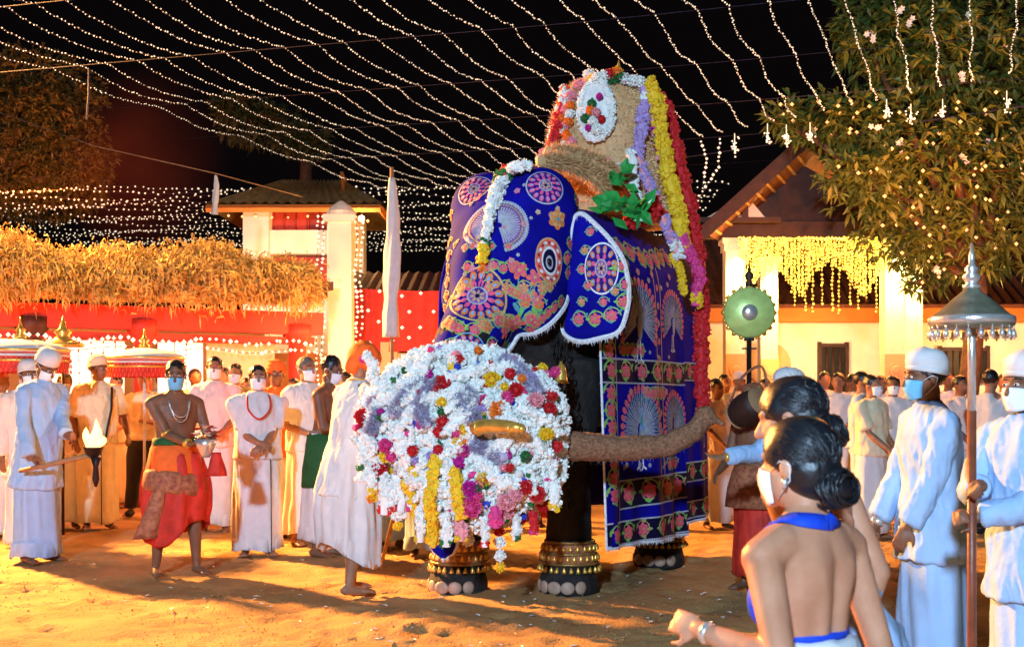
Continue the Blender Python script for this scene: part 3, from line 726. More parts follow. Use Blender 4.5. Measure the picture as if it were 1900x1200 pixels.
def hand(mb, w, d, n, s, side, curl=0.5, near=True):
    """palm and five fingers; d along the fingers, n out of the palm's back, side +1 / -1 gives the thumb's side"""
    w, d, n = Vector(w), Vector(d).normalized(), Vector(n); n = (n - d * n.dot(d)).normalized(); x = d.cross(n).normalized() * side
    rot = Matrix((x, n, d)).transposed()
    mb.ell(w + d * 0.045 * s, (0.041 * s, 0.017 * s, 0.053 * s), rot, 10, 7)
    if not near:
        mb.capsule(w + d * 0.08 * s, w + d * 0.13 * s - n * 0.03 * s * curl, 0.03 * s, 0.02 * s, 8); mb.capsule(w + d * .03 * s + x * .03 * s, w + d * 0.08 * s + x * .055 * s, .014 * s, .011 * s, 6); return
    for k, (o, L) in enumerate(((0.030, 0.070), (0.0105, 0.078), (-0.0105, 0.073), (-0.030, 0.058))):
        L *= s; p0 = w + d * 0.082 * s + x * o * s
        a1 = curl * 0.9; d1 = (d * math.cos(a1) - n * math.sin(a1) + x * o * 1.2).normalized(); a2 = curl * 2.0; d2 = (d * math.cos(a2) - n * math.sin(a2)).normalized()
        p1 = p0 + d1 * L * 0.55; p2 = p1 + d2 * L * 0.5
        mb.capsule(p0 - d * .012, p1, 0.0092 * s, 0.0085 * s, 8); mb.capsule(p1, p2, 0.0085 * s, 0.0065 * s, 8)
    p0 = w + d * 0.02 * s + x * 0.028 * s; p1 = p0 + (d * 0.7 + x * 0.7 - n * .3 * curl).normalized() * 0.045 * s; p2 = p1 + (d * 0.95 + x * 0.15 - n * 0.5 * curl).normalized() * 0.034 * s
    mb.capsule(p0, p1, 0.012 * s, 0.0105 * s, 8); mb.capsule(p1, p2, 0.0105 * s, 0.0075 * s, 8)

def ring(c, rx, ry, n, rot=None, fold=0.0, k=7, ph=0.0):
    out = []
    for j in range(n):
        t = 2 * math.pi * j / n; m = 1 + fold * (math.sin(k * t + ph) + 0.5 * math.sin((k * 2 - 3) * t + ph * 1.7))
        p = Vector((rx * math.cos(t) * m, ry * math.sin(t) * m, 0))
        out.append(Vector(c) + (rot @ p if rot is not None else p))
    return out

PN = [0]
def person(label, X, Y, heading=0, H=1.7, skin='skin_dark', hair='hair_black', hat=None, hatmat='white_cloth', mask=None, shirt=None, lower=None,
           lean=0, yaw=0, pitch=0, roll=0, wl=(0.25, -0.04, 0.80), wr=(-0.25, -0.04, 0.80), polel=None, poler=None, near=True, female=False, drop=0.0, curl=0.45,
           bun=False, handl=None, handr=None, eyes=True, vox=None, bulk=1.0, group=None, feet=((0.10, 0.02), (-0.10, 0.02))):
    PN[0] += 1; seed = PN[0] * 3.7
    k = H / 1.7
    t = thing('person', label, 'person', (X, Y, 0), R(heading), group)
    t.scale = (k, k, k)
    hipz = 0.93 - drop
    LM = Matrix.Translation((0, 0, hipz)) @ Matrix.Rotation(R(lean), 4, 'X') @ Matrix.Translation((0, 0, -hipz))      # leans forward (towards -y)
    def U(p): p = Vector(p); return LM @ Vector((p.x, p.y, p.z - drop))
    L3 = LM.to_3x3()
    sw = (0.172 if female else 0.185) * bulk; wst = (0.118 if female else 0.150) * bulk; hipw = (0.165 if female else 0.158) * bulk
    b = MB(); sg = 16
    rings = []
    for z, rx, ry, dy in ((0.84, hipw * .8, .10, 0.01), (0.93, hipw, .118, .015), (1.05, wst * 1.03, .098, 0), (1.14, wst, .092, -.005), (1.26, wst * 1.12 + .005, .106, -.005), (1.36, sw * .93, .10, .005), (1.42, sw * .82, .075, .01), (1.46, .085, .062, .012), (1.49, .05, .05, .01)):
        rings.append(ring(U((0, dy, z)), rx, ry, sg, L3))
    b.ring_loft(rings)
    if female:
        for s in (-1, 1): b.ell(U((s * .062, -.062, 1.25)), .052, seg=10, rows=7)
    # legs
    for s, (fx, fy) in zip((1, -1), feet):
        hp = Vector((s * 0.085, 0.01, hipz - 0.03)); an = Vector((fx, fy, 0.075))
        kn, an = ik(hp, an, 0.4145, 0.4145, (s * (0.3 + 2.2 * (drop > 0)), -1, 0))
        b.capsule(hp, kn, (0.070 if lower else 0.088) * bulk, 0.052, 12); b.capsule(kn, kn.lerp(an, .35), 0.054, 0.056, 12); b.capsule(kn.lerp(an, .35), an, 0.055, 0.034, 12)
        tx = 0.03 * s
        b.capsule(an + Vector((0, .03, -.035)), an + Vector((tx, -.11, -.05)), 0.036, 0.028, 10); b.ell(an + Vector((tx, -.115, -.052)), (.044, .055, .022), seg=10, rows=6)
        if near:
            for q in range(5): b.capsule(an + Vector((tx + s * (q - 2) * -.017, -.14, -.058)), an + Vector((tx + s * (q - 2) * -.019, -.178 + .006 * abs(q - 1), -.062)), .0105, .0085, 7)
    # arms
    arms = {}
    for s, wv, pol, hd in ((1, wl, polel, handl), (-1, wr, poler, handr)):
        sh = U((s * sw * 0.97, 0.01, 1.375)); el, w = ik(sh, Vector(wv), 0.285, 0.255, pol or (s * 0.35, 0.9, -0.5))
        b.capsule(U((s * sw * .6, .01, 1.40)), sh, .06, .055, 10)
        b.capsule(sh, el, 0.052 if not female else .050, 0.037 if not female else .036, 12); b.capsule(el, el.lerp(w, .35), .037 if not female else .035, .039 if not female else .037, 12); b.capsule(el.lerp(w, .35), w, .038 if not female else .036, .0255 if not female else .023, 12)
        d = (w - el).normalized(); hdir = Vector(hd[0]) if hd else d; hn = Vector(hd[1]) if hd else Vector((s * 0.8, -0.4, 0.5))
        hand(b, w, hdir, hn, 0.95 if not female else .86, -s, hd[2] if hd else curl, near)
        arms[s] = (sh, el, w, hdir)
    # head
    HC = U((0, -0.012, 1.60)); HR = L3 @ Matrix.Rotation(R(yaw), 3, 'Z') @ Matrix.Rotation(R(pitch), 3, 'X') @ Matrix.Rotation(R(roll), 3, 'Y')
    def Hh(p): return HC + HR @ Vector(p)
    b.tube([U((0, .012, 1.44)), U((0, .01, 1.50)), Hh((0, .02, -.05))], [.058, .052, .052] if not female else [.05, .043, .045], 12)
    b.ell(Hh((0, .014, .028)), (.073, .092, .083), HR, 16, 11); b.ell(Hh((0, -.024, -.03)), (.060, .066, .082), HR, 14, 9); b.ell(Hh((0, -.045, -.078)), (.034, .036, .032), HR, 10, 7)
    b.capsule(Hh((0, -.088, .008)), Hh((0, -.110, -.026)), .010, .0155, 8); b.capsule(Hh((-.012, -.094, -.03)), Hh((.012, -.094, -.03)), .010, .010, 6)
    for s in (-1, 1):
        b.capsule(Hh((s * .012, -.083, .027)), Hh((s * .046, -.068, .03)), .012, .009, 6)
        b.ell(Hh((s * .076, .012, -.006)), (.010, .021, .031), HR, 8, 6)
    b.capsule(Hh((-.018, -.084, -.058)), Hh((.018, -.084, -.058)), .0095, .0095, 6)
    vx = vox or (0.0085 if near else 0.018)
    me = remesh(b, vx, 2 if near else 1, 0.5)
    if female:                                                   # hollow of the spine and the shoulder blades
        for v in me.vertices:
            z = v.co.z + drop; x = v.co.x
            if 1.0 < z < 1.45 and v.co.y > .02 and abs(x) < .16:
                w_ = math.sin(math.pi * (z - 1.0) / .45)
                v.co.y += -.013 * math.exp(-(x / .018) ** 2) * w_ + .012 * math.exp(-((abs(x) - .078) / .035) ** 2 - ((z - 1.325) / .06) ** 2) + .005 * math.exp(-((abs(x) - .045) / .02) ** 2) * w_
    me.materials.append(M(skin)); body = link('body', me, t, local=True); body_bvh = bvh_of(me) if female else None
    hs = lambda p: Hh(p)
    if eyes and near:
        for s in (-1, 1):
            e = MB(); e.ell(Hh((s * .030, -.0835, .010)), (.0135, .008, .0075), HR, 8, 6); eo = e.build('eye', M('eye_white'), t, local=True)
            e = MB(); e.ell(Hh((s * .030, -.0895, .010)), (.006, .004, .006), HR, 8, 5); e.build('iris', M('eye_dark'), eo, local=True)
            e = MB(); e.tube([Hh((s * .014, -.094, .030)), Hh((s * .032, -.0885, .037)), Hh((s * .050, -.074, .031))], [.003, .0045, .003], 5); e.build('eyebrow', M('hair_black'), t, local=True)
    # hair
    if hair:
        h = MB()
        if hair != 'bald':
            h.ell(Hh((0, .026, .040)), (.080, .093, .085), HR, 20, 14)
            if not female:
                for s in (-1, 1): h.ell(Hh((s * .066, .012, .025)), (.016, .035, .045), HR, 8, 6)
            else:
                h.ell(Hh((0, .045, -.015)), (.078, .072, .082), HR, 16, 10); h.ell(Hh((0, .012, .045)), (.0805, .099, .082), HR, 18, 12)
                for s in (-1, 1): h.ell(Hh((s * .064, .01, .03)), (.018, .062, .05), HR, 10, 8)
            hm = remesh(h, 0.008 if near else .016, 2)
            wrinkle(hm, 0.006 if not female else 0.0035, 70 if not female else 60, seed, (1, 1, 1) if not female else (1, .12, .5)); hm.materials.append(M(hair)); ho = link('hair', hm, t, local=True)
            if bun:
                c = Hh((0, .112, bun)); rnd = random.Random(int(seed * 10)); bn = MB(); bn.ell(c, (.046, .034, .042), HR, 14, 9)
                for q in range(46):                               # strands wound round the bun
                    a0 = rnd.random() * 6.28; tl = rnd.gauss(0, .35); rr_ = rnd.uniform(.036, .055); dy = rnd.uniform(-.012, .03); span = rnd.uniform(2.2, 4.5)
                    bn.tube([c + HR @ Vector((rr_ * 1.08 * math.cos(a0 + span * w / 9), dy + .014 * math.sin(tl + w * .5) - .02 * (rr_ - .036) / .02, rr_ * .95 * math.sin(a0 + span * w / 9))) for w in range(10)], [.002] + [rnd.uniform(.003, .0055)] * 8 + [.002], 5)
                bn.build('hair_bun', M(hair), t, local=True)
                st = MB()                                         # combed strands from the hairline back to the bun
                for q in range(260):
                    az = rnd.uniform(-1.75, 1.75); pts_ = []
                    s0 = Vector((.082 * math.sin(az), .012 - .092 * math.cos(az), .050 + .028 * math.cos(az) - .045 * abs(math.sin(az)) ** 3)); e0 = Vector((rnd.gauss(0, .022), .112, bun + rnd.gauss(0, .018)))
                    for w in range(11):
                        u = w / 10; p_ = s0.lerp(e0, u) - Vector((0, .026, .02)); lift = Vector((p_.x * 1.0, p_.y * .9, p_.z + .04 * math.sin(math.pi * u) * math.cos(az * .6)))
                        d_ = lift.normalized(); el_ = 1 / math.sqrt((d_.x / .0825) ** 2 + (d_.y / .0975) ** 2 + (d_.z / .088) ** 2); pts_.append(Hh(Vector((0, .026, .033)) + d_ * (el_ + rnd.gauss(0, .0008))))
                    st.tube(pts_, [.0012] + [rnd.uniform(.0016, .003)] * 9 + [.0012], 4)
                for q in range(40):                               # flyaways
                    d_ = Vector((rnd.gauss(0, .6), rnd.gauss(.1, .6), abs(rnd.gauss(.5, .5)))).normalized(); p0_ = Vector((0, .026, .033)) + Vector((d_.x * .082, d_.y * .096, d_.z * .087)); t_ = Vector((rnd.gauss(0, 1), rnd.gauss(0, 1), rnd.gauss(0, .5))).normalized() * .03
                    st.tube([Hh(p0_), Hh(p0_ + d_ * .006 + t_ * .5), Hh(p0_ + d_ * .010 + t_)], .0005, 3)
                so_ = st.build('hair_strands', M(hair), t, local=True); so_['kind'] = 'stuff'
    if hat == 'cap':
        h = MB(); rg = []
        for z, r in ((0.008, 1.0), (0.03, 1.09), (0.06, 1.11), (0.09, 1.03), (0.112, .82), (0.126, .5), (0.131, .12)):
            rg.append([Hh((0.081 * r * math.cos(a), .016 + .098 * r * math.sin(a), z + .022 - .024 * math.sin(a) * (1 - z * 6))) for a in [2 * math.pi * j / 22 for j in range(22)]])
        h.ring_loft(rg); ho = h.build('cap', M(hatmat), t, local=True); wrinkle(ho.data, .004, 30, seed, (1, 1, 1))
        bd = MB(); bd.ring_loft([[Hh((0.0835 * q * math.cos(a), .016 + .1 * q * math.sin(a), z + .022 - .024 * math.sin(a))) for a in [2 * math.pi * j / 22 for j in range(22)]] for z, q in ((0, 1.0), (0.002, 1.06), (.024, 1.09), (.026, 1.04))], cap=False); bd.build('cap_band', M(hatmat), ho, local=True)
    if hat == 'turban':
        h = MB()
        for q in range(6):
            a0 = q * 0.7; h.lathe(Hh((0, .015, .03 + .017 * q)), [(.085 + .012 * math.sin(q * .6 + .5), -.018), (.105 - .004 * max(0, q - 2) ** 1.6, 0), (.085 + .01 * math.sin(q * .6), .018)], 20, axis=HR @ Vector((.22 * math.sin(a0 * 2), .15 * math.cos(a0 * 2) - .1, 1)))
        h.ell(Hh((0, .02, .085)), (.085, .09, .07), HR, 16, 10); h.ell(Hh((0, .09, .02)), (.05, .03, .06), HR, 10, 7)
        hm = remesh(h, .008 if near else .016, 1); hm.materials.append(M(hatmat)); link('turban', hm, t, local=True)
    if hat == 'scarf':                                           # cloth hanging over the head and nape
        h = MB(); h.ell(Hh((0, .012, .04)), (.105, .122, .108), HR, 18, 12); h.capsule(Hh((0, .06, .0)), Hh((0, .075, -.06)), .072, .05, 12)
        hm = remesh(h, .009, 2); wrinkle(hm, .014, 22, seed); hm.materials.append(M(hatmat)); link('head_scarf', hm, t, local=True)
    if mask:
        g = MB(); rows, cols = 8, 15
        pts = []
        for i in range(rows):
            v = i / (rows - 1)
            for j in range(cols):
                u = j / (cols - 1) * 2 - 1; a = u * 1.25 * (1 - .12 * v)
                bulge = .012 * (1 - u * u) * math.sin(math.pi * min(1, v * 1.1))
                rr = .071 - .012 * v; ry = .094 - .012 * abs(v - .35) + bulge - .014 * v
                pts.append(Hh((rr * math.sin(a), -ry * math.cos(a) - .012, -.002 - .105 * v + .012 * (u * u) * (1 - 2 * v) * -1 + .002 * math.sin(v * 20))))
        g.add(pts, [(i * cols + j, i * cols + j + 1, (i + 1) * cols + j + 1, (i + 1) * cols + j) for i in range(rows - 1) for j in range(cols - 1)])
        mo = g.build('face_mask', M(mask), t, local=True); sm_ = mo.modifiers.new('thick', 'SOLIDIFY'); sm_.thickness = .003
        if near:
            for s in (-1, 1):
                lp = MB(); lp.tube([Hh((s * .066, -.04, -.012)), Hh((s * .082, .0, .012)), Hh((s * .083, .03, .0)), Hh((s * .074, .02, -.04)), Hh((s * .058, -.03, -.085))], .0016, 4)
                lp.build('ear_loop', M('mask_white'), mo, local=True)
    # shirt
    if shirt:
        sm, sleeve, hem = shirt; h = MB(); rr = []
        hz = [(hem, 1.13, 1.25), (hem + .1, 1.1, 1.22)] if hem < .95 else [(hem, 1.14, 1.22)]
        base = lambda z: ((hipw * 1.03, .125) if z < 1.0 else (wst * 1.05, .105))
        for z, fx, fy in hz:
            bx, by = base(z); flare = max(0, .93 - z) * .12; rr.append(ring(U((0, .005, z)), bx * fx + flare, by * fy + flare, 20, L3, .025, 5, seed))
        for z, rx, ry in ((1.05, wst * 1.22, .134), (1.2, wst * 1.22, .134), (1.32, sw * 1.03, .130), (1.39, sw * .84, .104), (1.445, sw * .55, .082), (1.472, .070, .068)):
            if z > hem + .12: rr.append(ring(U((0, .004, z)), rx, ry, 20, L3))
        h.ring_loft(rr)
        for s in (1, -1):
            sh, el, w, hd = arms[s]
            h.capsule(U((s * sw * .5, .01, 1.40)), sh, .058, .062, 12)
            if sleeve == 'short': h.tube([sh + (sh - el).normalized() * .01, sh.lerp(el, .4), sh.lerp(el, .82)], [.066, .064, .066], 12)
            if sleeve == 'long':
                h.tube([sh + (sh - el).normalized() * .01, sh.lerp(el, .5), el], [.067, .058, .052], 12); h.ell(el, .052, seg=10, rows=7); h.tube([el, el.lerp(w, .5), el.lerp(w, .93)], [.052, .052, .050], 12)
        hm = remesh(h, .009 if near else .016, 2); wrinkle(hm, .010, 8, seed, (1, 1, .6)); crease(hm, .011, 9, seed, (1, 1, .45)); crease(hm, .005, 26, seed + 5, (1, 1, .4))
        hm.materials.append(M(sm)); so = link('shirt', hm, t, local=True)
        if near:
            c = MB(); c.ring_loft([ring(U((0, .008, z)), r, r * .95, 18, L3) for z, r in ((1.452, .074), (1.485, .066), (1.487, .062))], cap=False); c.build('collar', M(sm), so, local=True)
    # lower garment
    if lower:
        kind, lm, hem = lower[:3]; h = MB()
        if kind in ('sarong', 'skirt', 'dhoti'):
            n = 72 if near else 44; rows = 22; rr = []; top = 1.06 - drop
            fx = [f[0] for f in feet]; fy = [f[1] for f in feet]; cx = sum(fx) / 2; cy = sum(fy) / 2; spread = abs(fx[0] - fx[1]) / 2
            for i in range(rows + 1):
                u = i / rows; z = top + (hem - top) * u
                bx = hipw * 1.17 * (1 - .06 * abs(u)) + (spread * .75 + .03 - (.05 if kind == 'sarong' else 0)) * u * .6 + (.12 * u if kind == 'skirt' else 0) + drop * .35 * math.sin(u * 2.2)
                by = .146 + (.035 + abs(fy[0] - fy[1]) * .3) * u + (.10 * u if kind == 'skirt' else 0) + drop * .1 * math.sin(u * 2)
                if u < .12: bx = wst * 1.16 + (bx - wst * 1.16) * u / .12; by = .118 + (by - .118) * u / .12
                if kind == 'dhoti': bx += .045 * math.sin(math.pi * u); by += .05 * math.sin(math.pi * u)
                fold = {'sarong': .035, 'skirt': .05, 'dhoti': .05}[kind] * min(1, u * 2.2)
                r_ = ring((cx * u, cy * u + .006 + (.04 * math.sin(math.pi * u) if lean > 15 else 0), z), bx, by, n, None, fold, 6 if kind == 'sarong' else 9, seed + u * .8)
                if kind == 'dhoti':
                    r_ = [p + Vector((0, 0, u * (.07 * math.sin(2 * math.atan2(p.y, p.x) + seed) + .05 * math.cos(math.atan2(p.y, p.x))))) for p in r_]
                if kind == 'sarong':
                    r_ = [p + Vector((0, 0, u * .012 * math.sin(3 * math.atan2(p.y, p.x) + seed))) for p in r_]
                rr.append(r_)
            cc = sum(rr[-1], Vector()) / n
            rr.append([cc + (p - cc) * .95 + Vector((0, 0, .004)) for p in rr[-1]]); rr.append([cc + (p - cc) * .88 + Vector((0, 0, .12)) for p in rr[-2]])
            h.ring_loft(rr, cap=False); h.add(rr[0], [tuple(range(n))])
            lo = h.build({'sarong': 'sarong', 'skirt': 'skirt', 'dhoti': 'dhoti'}[kind], M(lm), t, local=True); wrinkle(lo.data, .012, 7, seed, (1, 1, .25)); crease(lo.data, .013, 10, seed, (1, 1, .10)); crease(lo.data, .006, 24, seed + 2, (1, 1, .10))
            if kind == 'sarong' and len(lower) > 3:               # dark woven edge running down the overlap
                e = MB(); j = lower[3]; vs2 = []
                for r_ in rr[1:rows + 1]:
                    p = r_[int(j * n / 40)]; q = r_[int(j * n / 40) + 1]; o_ = (p - Vector((cc.x, cc.y, p.z))).normalized() * .014; vs2 += [p + o_, p.lerp(q, .28 if n < 50 else .5) + o_]
                e.add(vs2, [(2 * i, 2 * i + 1, 2 * i + 3, 2 * i + 2) for i in range(len(vs2) // 2 - 1)]); e.build('woven_edge', M('black_cloth'), lo, local=True)
        else:
            h.ring_loft([ring((0, .008, z), rx, ry, 18) for z, rx, ry in ((1.04 - drop, wst * 1.15, .115), (.93 - drop, hipw * 1.12, .135), (.82 - drop, hipw * 1.1, .13))])
            for s, (fx, fy) in zip((1, -1), feet):
                hp = Vector((s * .088, .01, .88 - drop)); an = Vector((fx, fy, hem)); kn = hp.lerp(an, .5) + Vector((0, -.015, 0))
                h.tube([hp, hp.lerp(kn, .5), kn, kn.lerp(an, .5), an], [.105, .098, .082, .077, .078], 14)
            hm = remesh(h, .013 if near else .018, 2); wrinkle(hm, .012, 10, seed); hm.materials.append(M(lm)); link('trousers', hm, t, local=True)
            sh_ = MB()
            for s, (fx, fy) in zip((1, -1), feet): sh_.ell((fx, fy - .05, .04), (.048, .13, .045), None, 10, 7)
            sh_.build('shoe', M('black_cloth'), t, local=True)
    return dict(root=t, U=U, H=Hh, HR=HR, arms=arms, L3=L3, k=k, bvh=body_bvh)

def local_part(P, name, mb, m, parent=None):
    return mb.build(name, M(m) if isinstance(m, str) else m, parent or P['root'], local=True)
def world_of(P, p):
    r = P['root']; q = Matrix.Rotation(r.rotation_euler.z, 3, 'Z') @ (Vector(p) * P['k']); return Vector(r.location) + q
def to_local(P_xy, heading, H, wp):
    """world point -> person-local coordinates (for hands that must meet something)"""
    q = Vector(wp) - Vector((P_xy[0], P_xy[1], 0)); return Matrix.Rotation(-R(heading), 3, 'Z') @ q / (H / 1.7)

WC = 'white_cloth'
# --- left side, front figures
def torch_man():
    Y = 10.5; X = GX(72, Y); hd = 58; H = 1.77
    a = W(48, 871, 10.15); b = W(150, 848, 10.0)
    hl = to_local((X, Y), hd, H, a.lerp(b, .08)); hr = to_local((X, Y), hd, H, a.lerp(b, .80))
    P = person('man in pale blue tunic and white cap holding a burning torch', X, Y, hd, H, 'skin_dark', 'hair_black', 'cap', WC, 'mask_white', ('pale_blue_cloth', 'long', .62), ('sarong', 'pale_blue_cloth', .05),
               lean=7, pitch=32, wl=tuple(hr), wr=tuple(hl), handl=((.2, -.9, .1), (.9, 0, .4), 1.2), handr=((.9, -.3, -.2), (0, -.6, .8), 1.2))
    t = thing('torch', 'wooden torch with burning bowl held by the man in pale blue', 'torch', tuple(a))
    d = (b - a).normalized(); e = b + d * .12
    MB().tube([a - d * .06, a.lerp(b, .5), b, e], [.017, .02, .02, .022], 8).build('handle', M('pale_wood'), t)
    bw = MB(); bw.lathe(e, [(.02, -.03), (.06, 0), (.075, .05), (.085, .06), (.06, .05)], 14); bw.lathe(e + Vector((.02, 0, -.1)), [(.01, -.16), (.03, -.1), (.02, .0), (.045, .08)], 10); bw.build('bowl', M('iron_dark'), t)
    fl = MB(); fl.ell(e + Vector((0, 0, .07)), (.05, .05, .05), None, 10, 7)
    for k in range(7):
        a = k * 2.4; q = .035 * (k > 0); p = e + Vector((q * math.cos(a), q * math.sin(a), .05)); hh = [.24, .15, .19, .12, .17, .10, .14][k]; sx = [.03, -.05, .06, .02, -.03, .07, -.06][k]
        fl.tube(smooth_path([p, p + Vector((sx * .1, 0, hh * .3)), p + Vector((sx * .9, 0, hh * .65)), p + Vector((sx * .7, 0, hh))], 4), [max(.003, .034 * math.sin(math.pi * min(1, .18 + t * .82))) for t in [i / 12 for i in range(13)]], 8)
    fm = remesh(fl, .008, 2); fm.materials.append(mat('flame', (1, .6, .2), .5, var=0, emit=(1.0, .50, .13), estr=4.5)); link('flame', fm, t)
    point('flame_light', e + Vector((0, 0, .25)), 9, (1.0, .45, .12), t, .06)
torch_man()
person('man in white cap standing just behind the torch holder', GX(52, 11.6), 11.6, 40, 1.7, 'skin_dark', 'hair_black', 'cap', WC, 'mask_white', ('pale_pink_cloth', 'long', .66), ('sarong', WC, .05))
person('capped person in white at the far left edge of the crowd', GX(2, 12.4), 12.4, 60, 1.66, 'skin_dark', 'hair_black', None, WC, None, ('cream_cloth', 'short', .8), ('sarong', WC, .05), near=False)
P = person('man in cream shirt, sarong and yellow cap with a dark sash', GX(182, 13.2), 13.2, 28, 1.80, 'skin_dark', 'hair_black', 'cap', 'cream_cloth', None, ('cream_cloth', 'short', .86), ('sarong', 'cream_cloth', .06, 30), yaw=30, wl=(.27, -.1, .95), wr=(-.24, -.14, .90))
s = MB(); s.tube([P['U']((.11, -.135, 1.42)), P['U']((.10, -.165, 1.2)), P['U']((.06, -.165, 1.0)), P['U']((.04, -.17, .86))], [(.03, .012)] * 4, 8); local_part(P, 'sash', s, 'black_cloth')
person('man in pale shirt and black trousers gripping the parasol pole', GX(268, 14.6), 14.6, 0, 1.70, 'skin_mid', 'hair_black', None, WC, None, ('cream_cloth', 'short', .9), ('trousers', 'black_cloth', .1), wl=(.10, -.24, 1.12), wr=(-.22, -.2, 1.18), near=False, feet=((.16, 0), (-.16, 0)))

def red_man():
    Y = 9.72; X = GX(325, Y); hd = 34; H = 1.66
    P = person('bare chested priest in red and orange wrap holding a flower bowl', X, Y, hd, H, 'skin_dark', 'hair_black', None, WC, 'mask_blue', None, ('dhoti', 'red_cloth', .34), pitch=10, yaw=-22,
               wl=(.20, -.30, 1.10), wr=(.00, -.34, 1.06), handl=((-.2, -.9, .1), (.6, .2, -.7), .7), handr=((.5, -.8, .1), (-.5, .2, -.8), .7), feet=((.17, -.02), (-.13, .08)), bulk=1.06)
    U = P['U']
    g = MB(); g.ring_loft([ring((0, .0, z), rx, ry, 26, None, .012, 7) for z, rx, ry in ((.78, .235, .19), (.9, .215, .172), (1.02, .19, .145), (1.055, .172, .128), (1.06, .15, .11))]); o = local_part(P, 'orange_sash', g, 'orange_cloth'); wrinkle(o.data, .012, 14)
    g = MB(); g.ring_loft([ring((0, 0, z), rx, ry, 26) for z, rx, ry in ((1.04, .178, .135), (1.06, .184, .14), (1.10, .178, .13), (1.105, .16, .115))]); local_part(P, 'green_belt', g, 'green_cloth')
    g = MB(); g.ring_loft([ring((0, 0, z), rx, ry, 26, Matrix.Rotation(.12, 3, 'Y'), .02, 8) for z, rx, ry in ((.66, .25, .205), (.70, .258, .212), (.80, .25, .202), (.83, .228, .185))]); o = local_part(P, 'checked_sash', g, 'maroon_cloth'); wrinkle(o.data, .012, 16)
    g = MB()                                                      # loose end of the wrap swinging at the side
    rr = []
    for i in range(10):
        u = i / 9; c = Vector((-.15 - .10 * u, -.12 + .02 * u, .74 - .42 * u)); rr.append(ring(c, .05 + .06 * u, .04 + .03 * math.sin(u * 3), 14, None, .12, 4, u * 2))
    g.ring_loft(rr); local_part(P, 'wrap_end', g, 'maroon_cloth')
    nk = MB()
    for q in range(2): nk.tube([U((.085 * math.cos(a) * (1 - .12 * q), -.06 - .058 * math.cos((a - math.pi * 1.5) * .5) - .02 * (a > 3.6 and a < 5.8), 1.44 + (.05 + .17 * (1 + .3 * q)) * (math.sin(a) - .3) * .6)) for a in [math.pi + math.pi * k / 14 for k in range(15)]], .005, 5)
    local_part(P, 'bead_necklace', nk, 'silver')
    for w_, r_ in ((P['arms'][-1], .033),):
        bg_ = MB(); bg_.lathe(w_[2].lerp(w_[1], .10), [(r_, -.018), (r_ + .008, -.012), (r_ + .008, .012), (r_, .018)], 14, axis=(w_[2] - w_[1])); local_part(P, 'bangle', bg_, 'gold')
    br = MB(); sh, el, w_, _ = P['arms'][-1]; br.lathe(sh.lerp(el, .98), [(.042, -.012), (.046, 0), (.042, .012)], 12, axis=(el - sh)); local_part(P, 'armlet', br, 'gold')
    c = world_of(P, (.10, -.42, 1.06)); t = thing('flower_bowl', 'small silver bowl of red and white flowers carried by the bare chested priest', 'bowl', tuple(c))
    MB().lathe(c, [(.03, -.10), (.04, -.08), (.07, -.02), (.09, .04), (.085, .04)], 16).build('bowl', M('silver'), t)
    for k in range(26):
        f = MB(); p = c + Vector((random.gauss(0, .055), random.gauss(0, .05), .05 + random.random() * .09))
        for q in range(7):
            a = q * .9 + k; d = Vector((math.cos(a), math.sin(a), .5)) * .038; e = Vector((-math.sin(a), math.cos(a), 0)) * .016
            f.add([p, p + d * .6 + e, p + d, p + d * .6 - e], [(0, 1, 2, 3)])
        f.build('blossom', M(['red_cloth', 'white_petal', 'red_cloth', 'pale_pink_cloth'][k % 4]), t, smooth=False)
    cl = MB(); p = c + Vector((.08, 0, -.06)); cl.ring_loft([ring(p + Vector((0, 0, -.03 * i)), .03 + .007 * i, .02 + .004 * i, 16, None, .18, 5, i * .3) for i in range(7)]); o = cl.build('offering_cloth', M('red_cloth'), t)
red_man()

person('man in pale shirt and white trousers between the red priest and the necklace man', GX(398, 12.9), 12.9, 10, 1.80, 'skin_mid', 'hair_black', None, WC, 'mask_white', ('pale_pink_cloth', 'short', .84), ('sarong', WC, .07), wl=(.10, -.24, 1.0), wr=(-.08, -.25, 1.0))
person('masked onlooker in yellow shirt behind the pale shirted man', GX(437, 14.8), 14.8, 0, 1.78, 'skin_mid', 'hair_black', None, WC, 'mask_white', ('cream_cloth', 'short', .84), ('sarong', WC, .07), near=False)

def necklace_man():
    Y = 10.95; X = GX(478, Y)
    P = person('stout man in white shirt and sarong with red cord necklace', X, Y, 16, 1.66, 'skin_mid', 'hair_black', None, WC, 'mask_white', (WC, 'short', .88), ('sarong', WC, .05, 33), wl=(.03, -.27, 1.00), wr=(-.02, -.25, 1.03), handl=((-.8, -.4, -.4), (0, -.8, .5), .5), handr=((.8, -.4, -.3), (0, -.8, .5), .5), bulk=1.13)
    U = P['U']; nk = MB(); nk.tube(smooth_path([U((.075, .02, 1.475)), U((.10, -.10, 1.42)), U((.09, -.165, 1.31)), U((0, -.185, 1.235)), U((-.09, -.165, 1.31)), U((-.10, -.10, 1.42)), U((-.075, .02, 1.475))]), .008, 6); local_part(P, 'cord_necklace', nk, 'red_cloth')
necklace_man()
P = person('man in orange turban peering from behind the necklace man', GX(512, 12.3), 12.3, 20, 1.72, 'skin_dark', 'hair_black', 'turban', 'orange_cloth', None, ('orange_cloth', 'none', .8), ('sarong', WC, .06), wl=(.24, -.22, .92), handl=((.35, -.3, -.85), (.4, -.8, .2), .15))
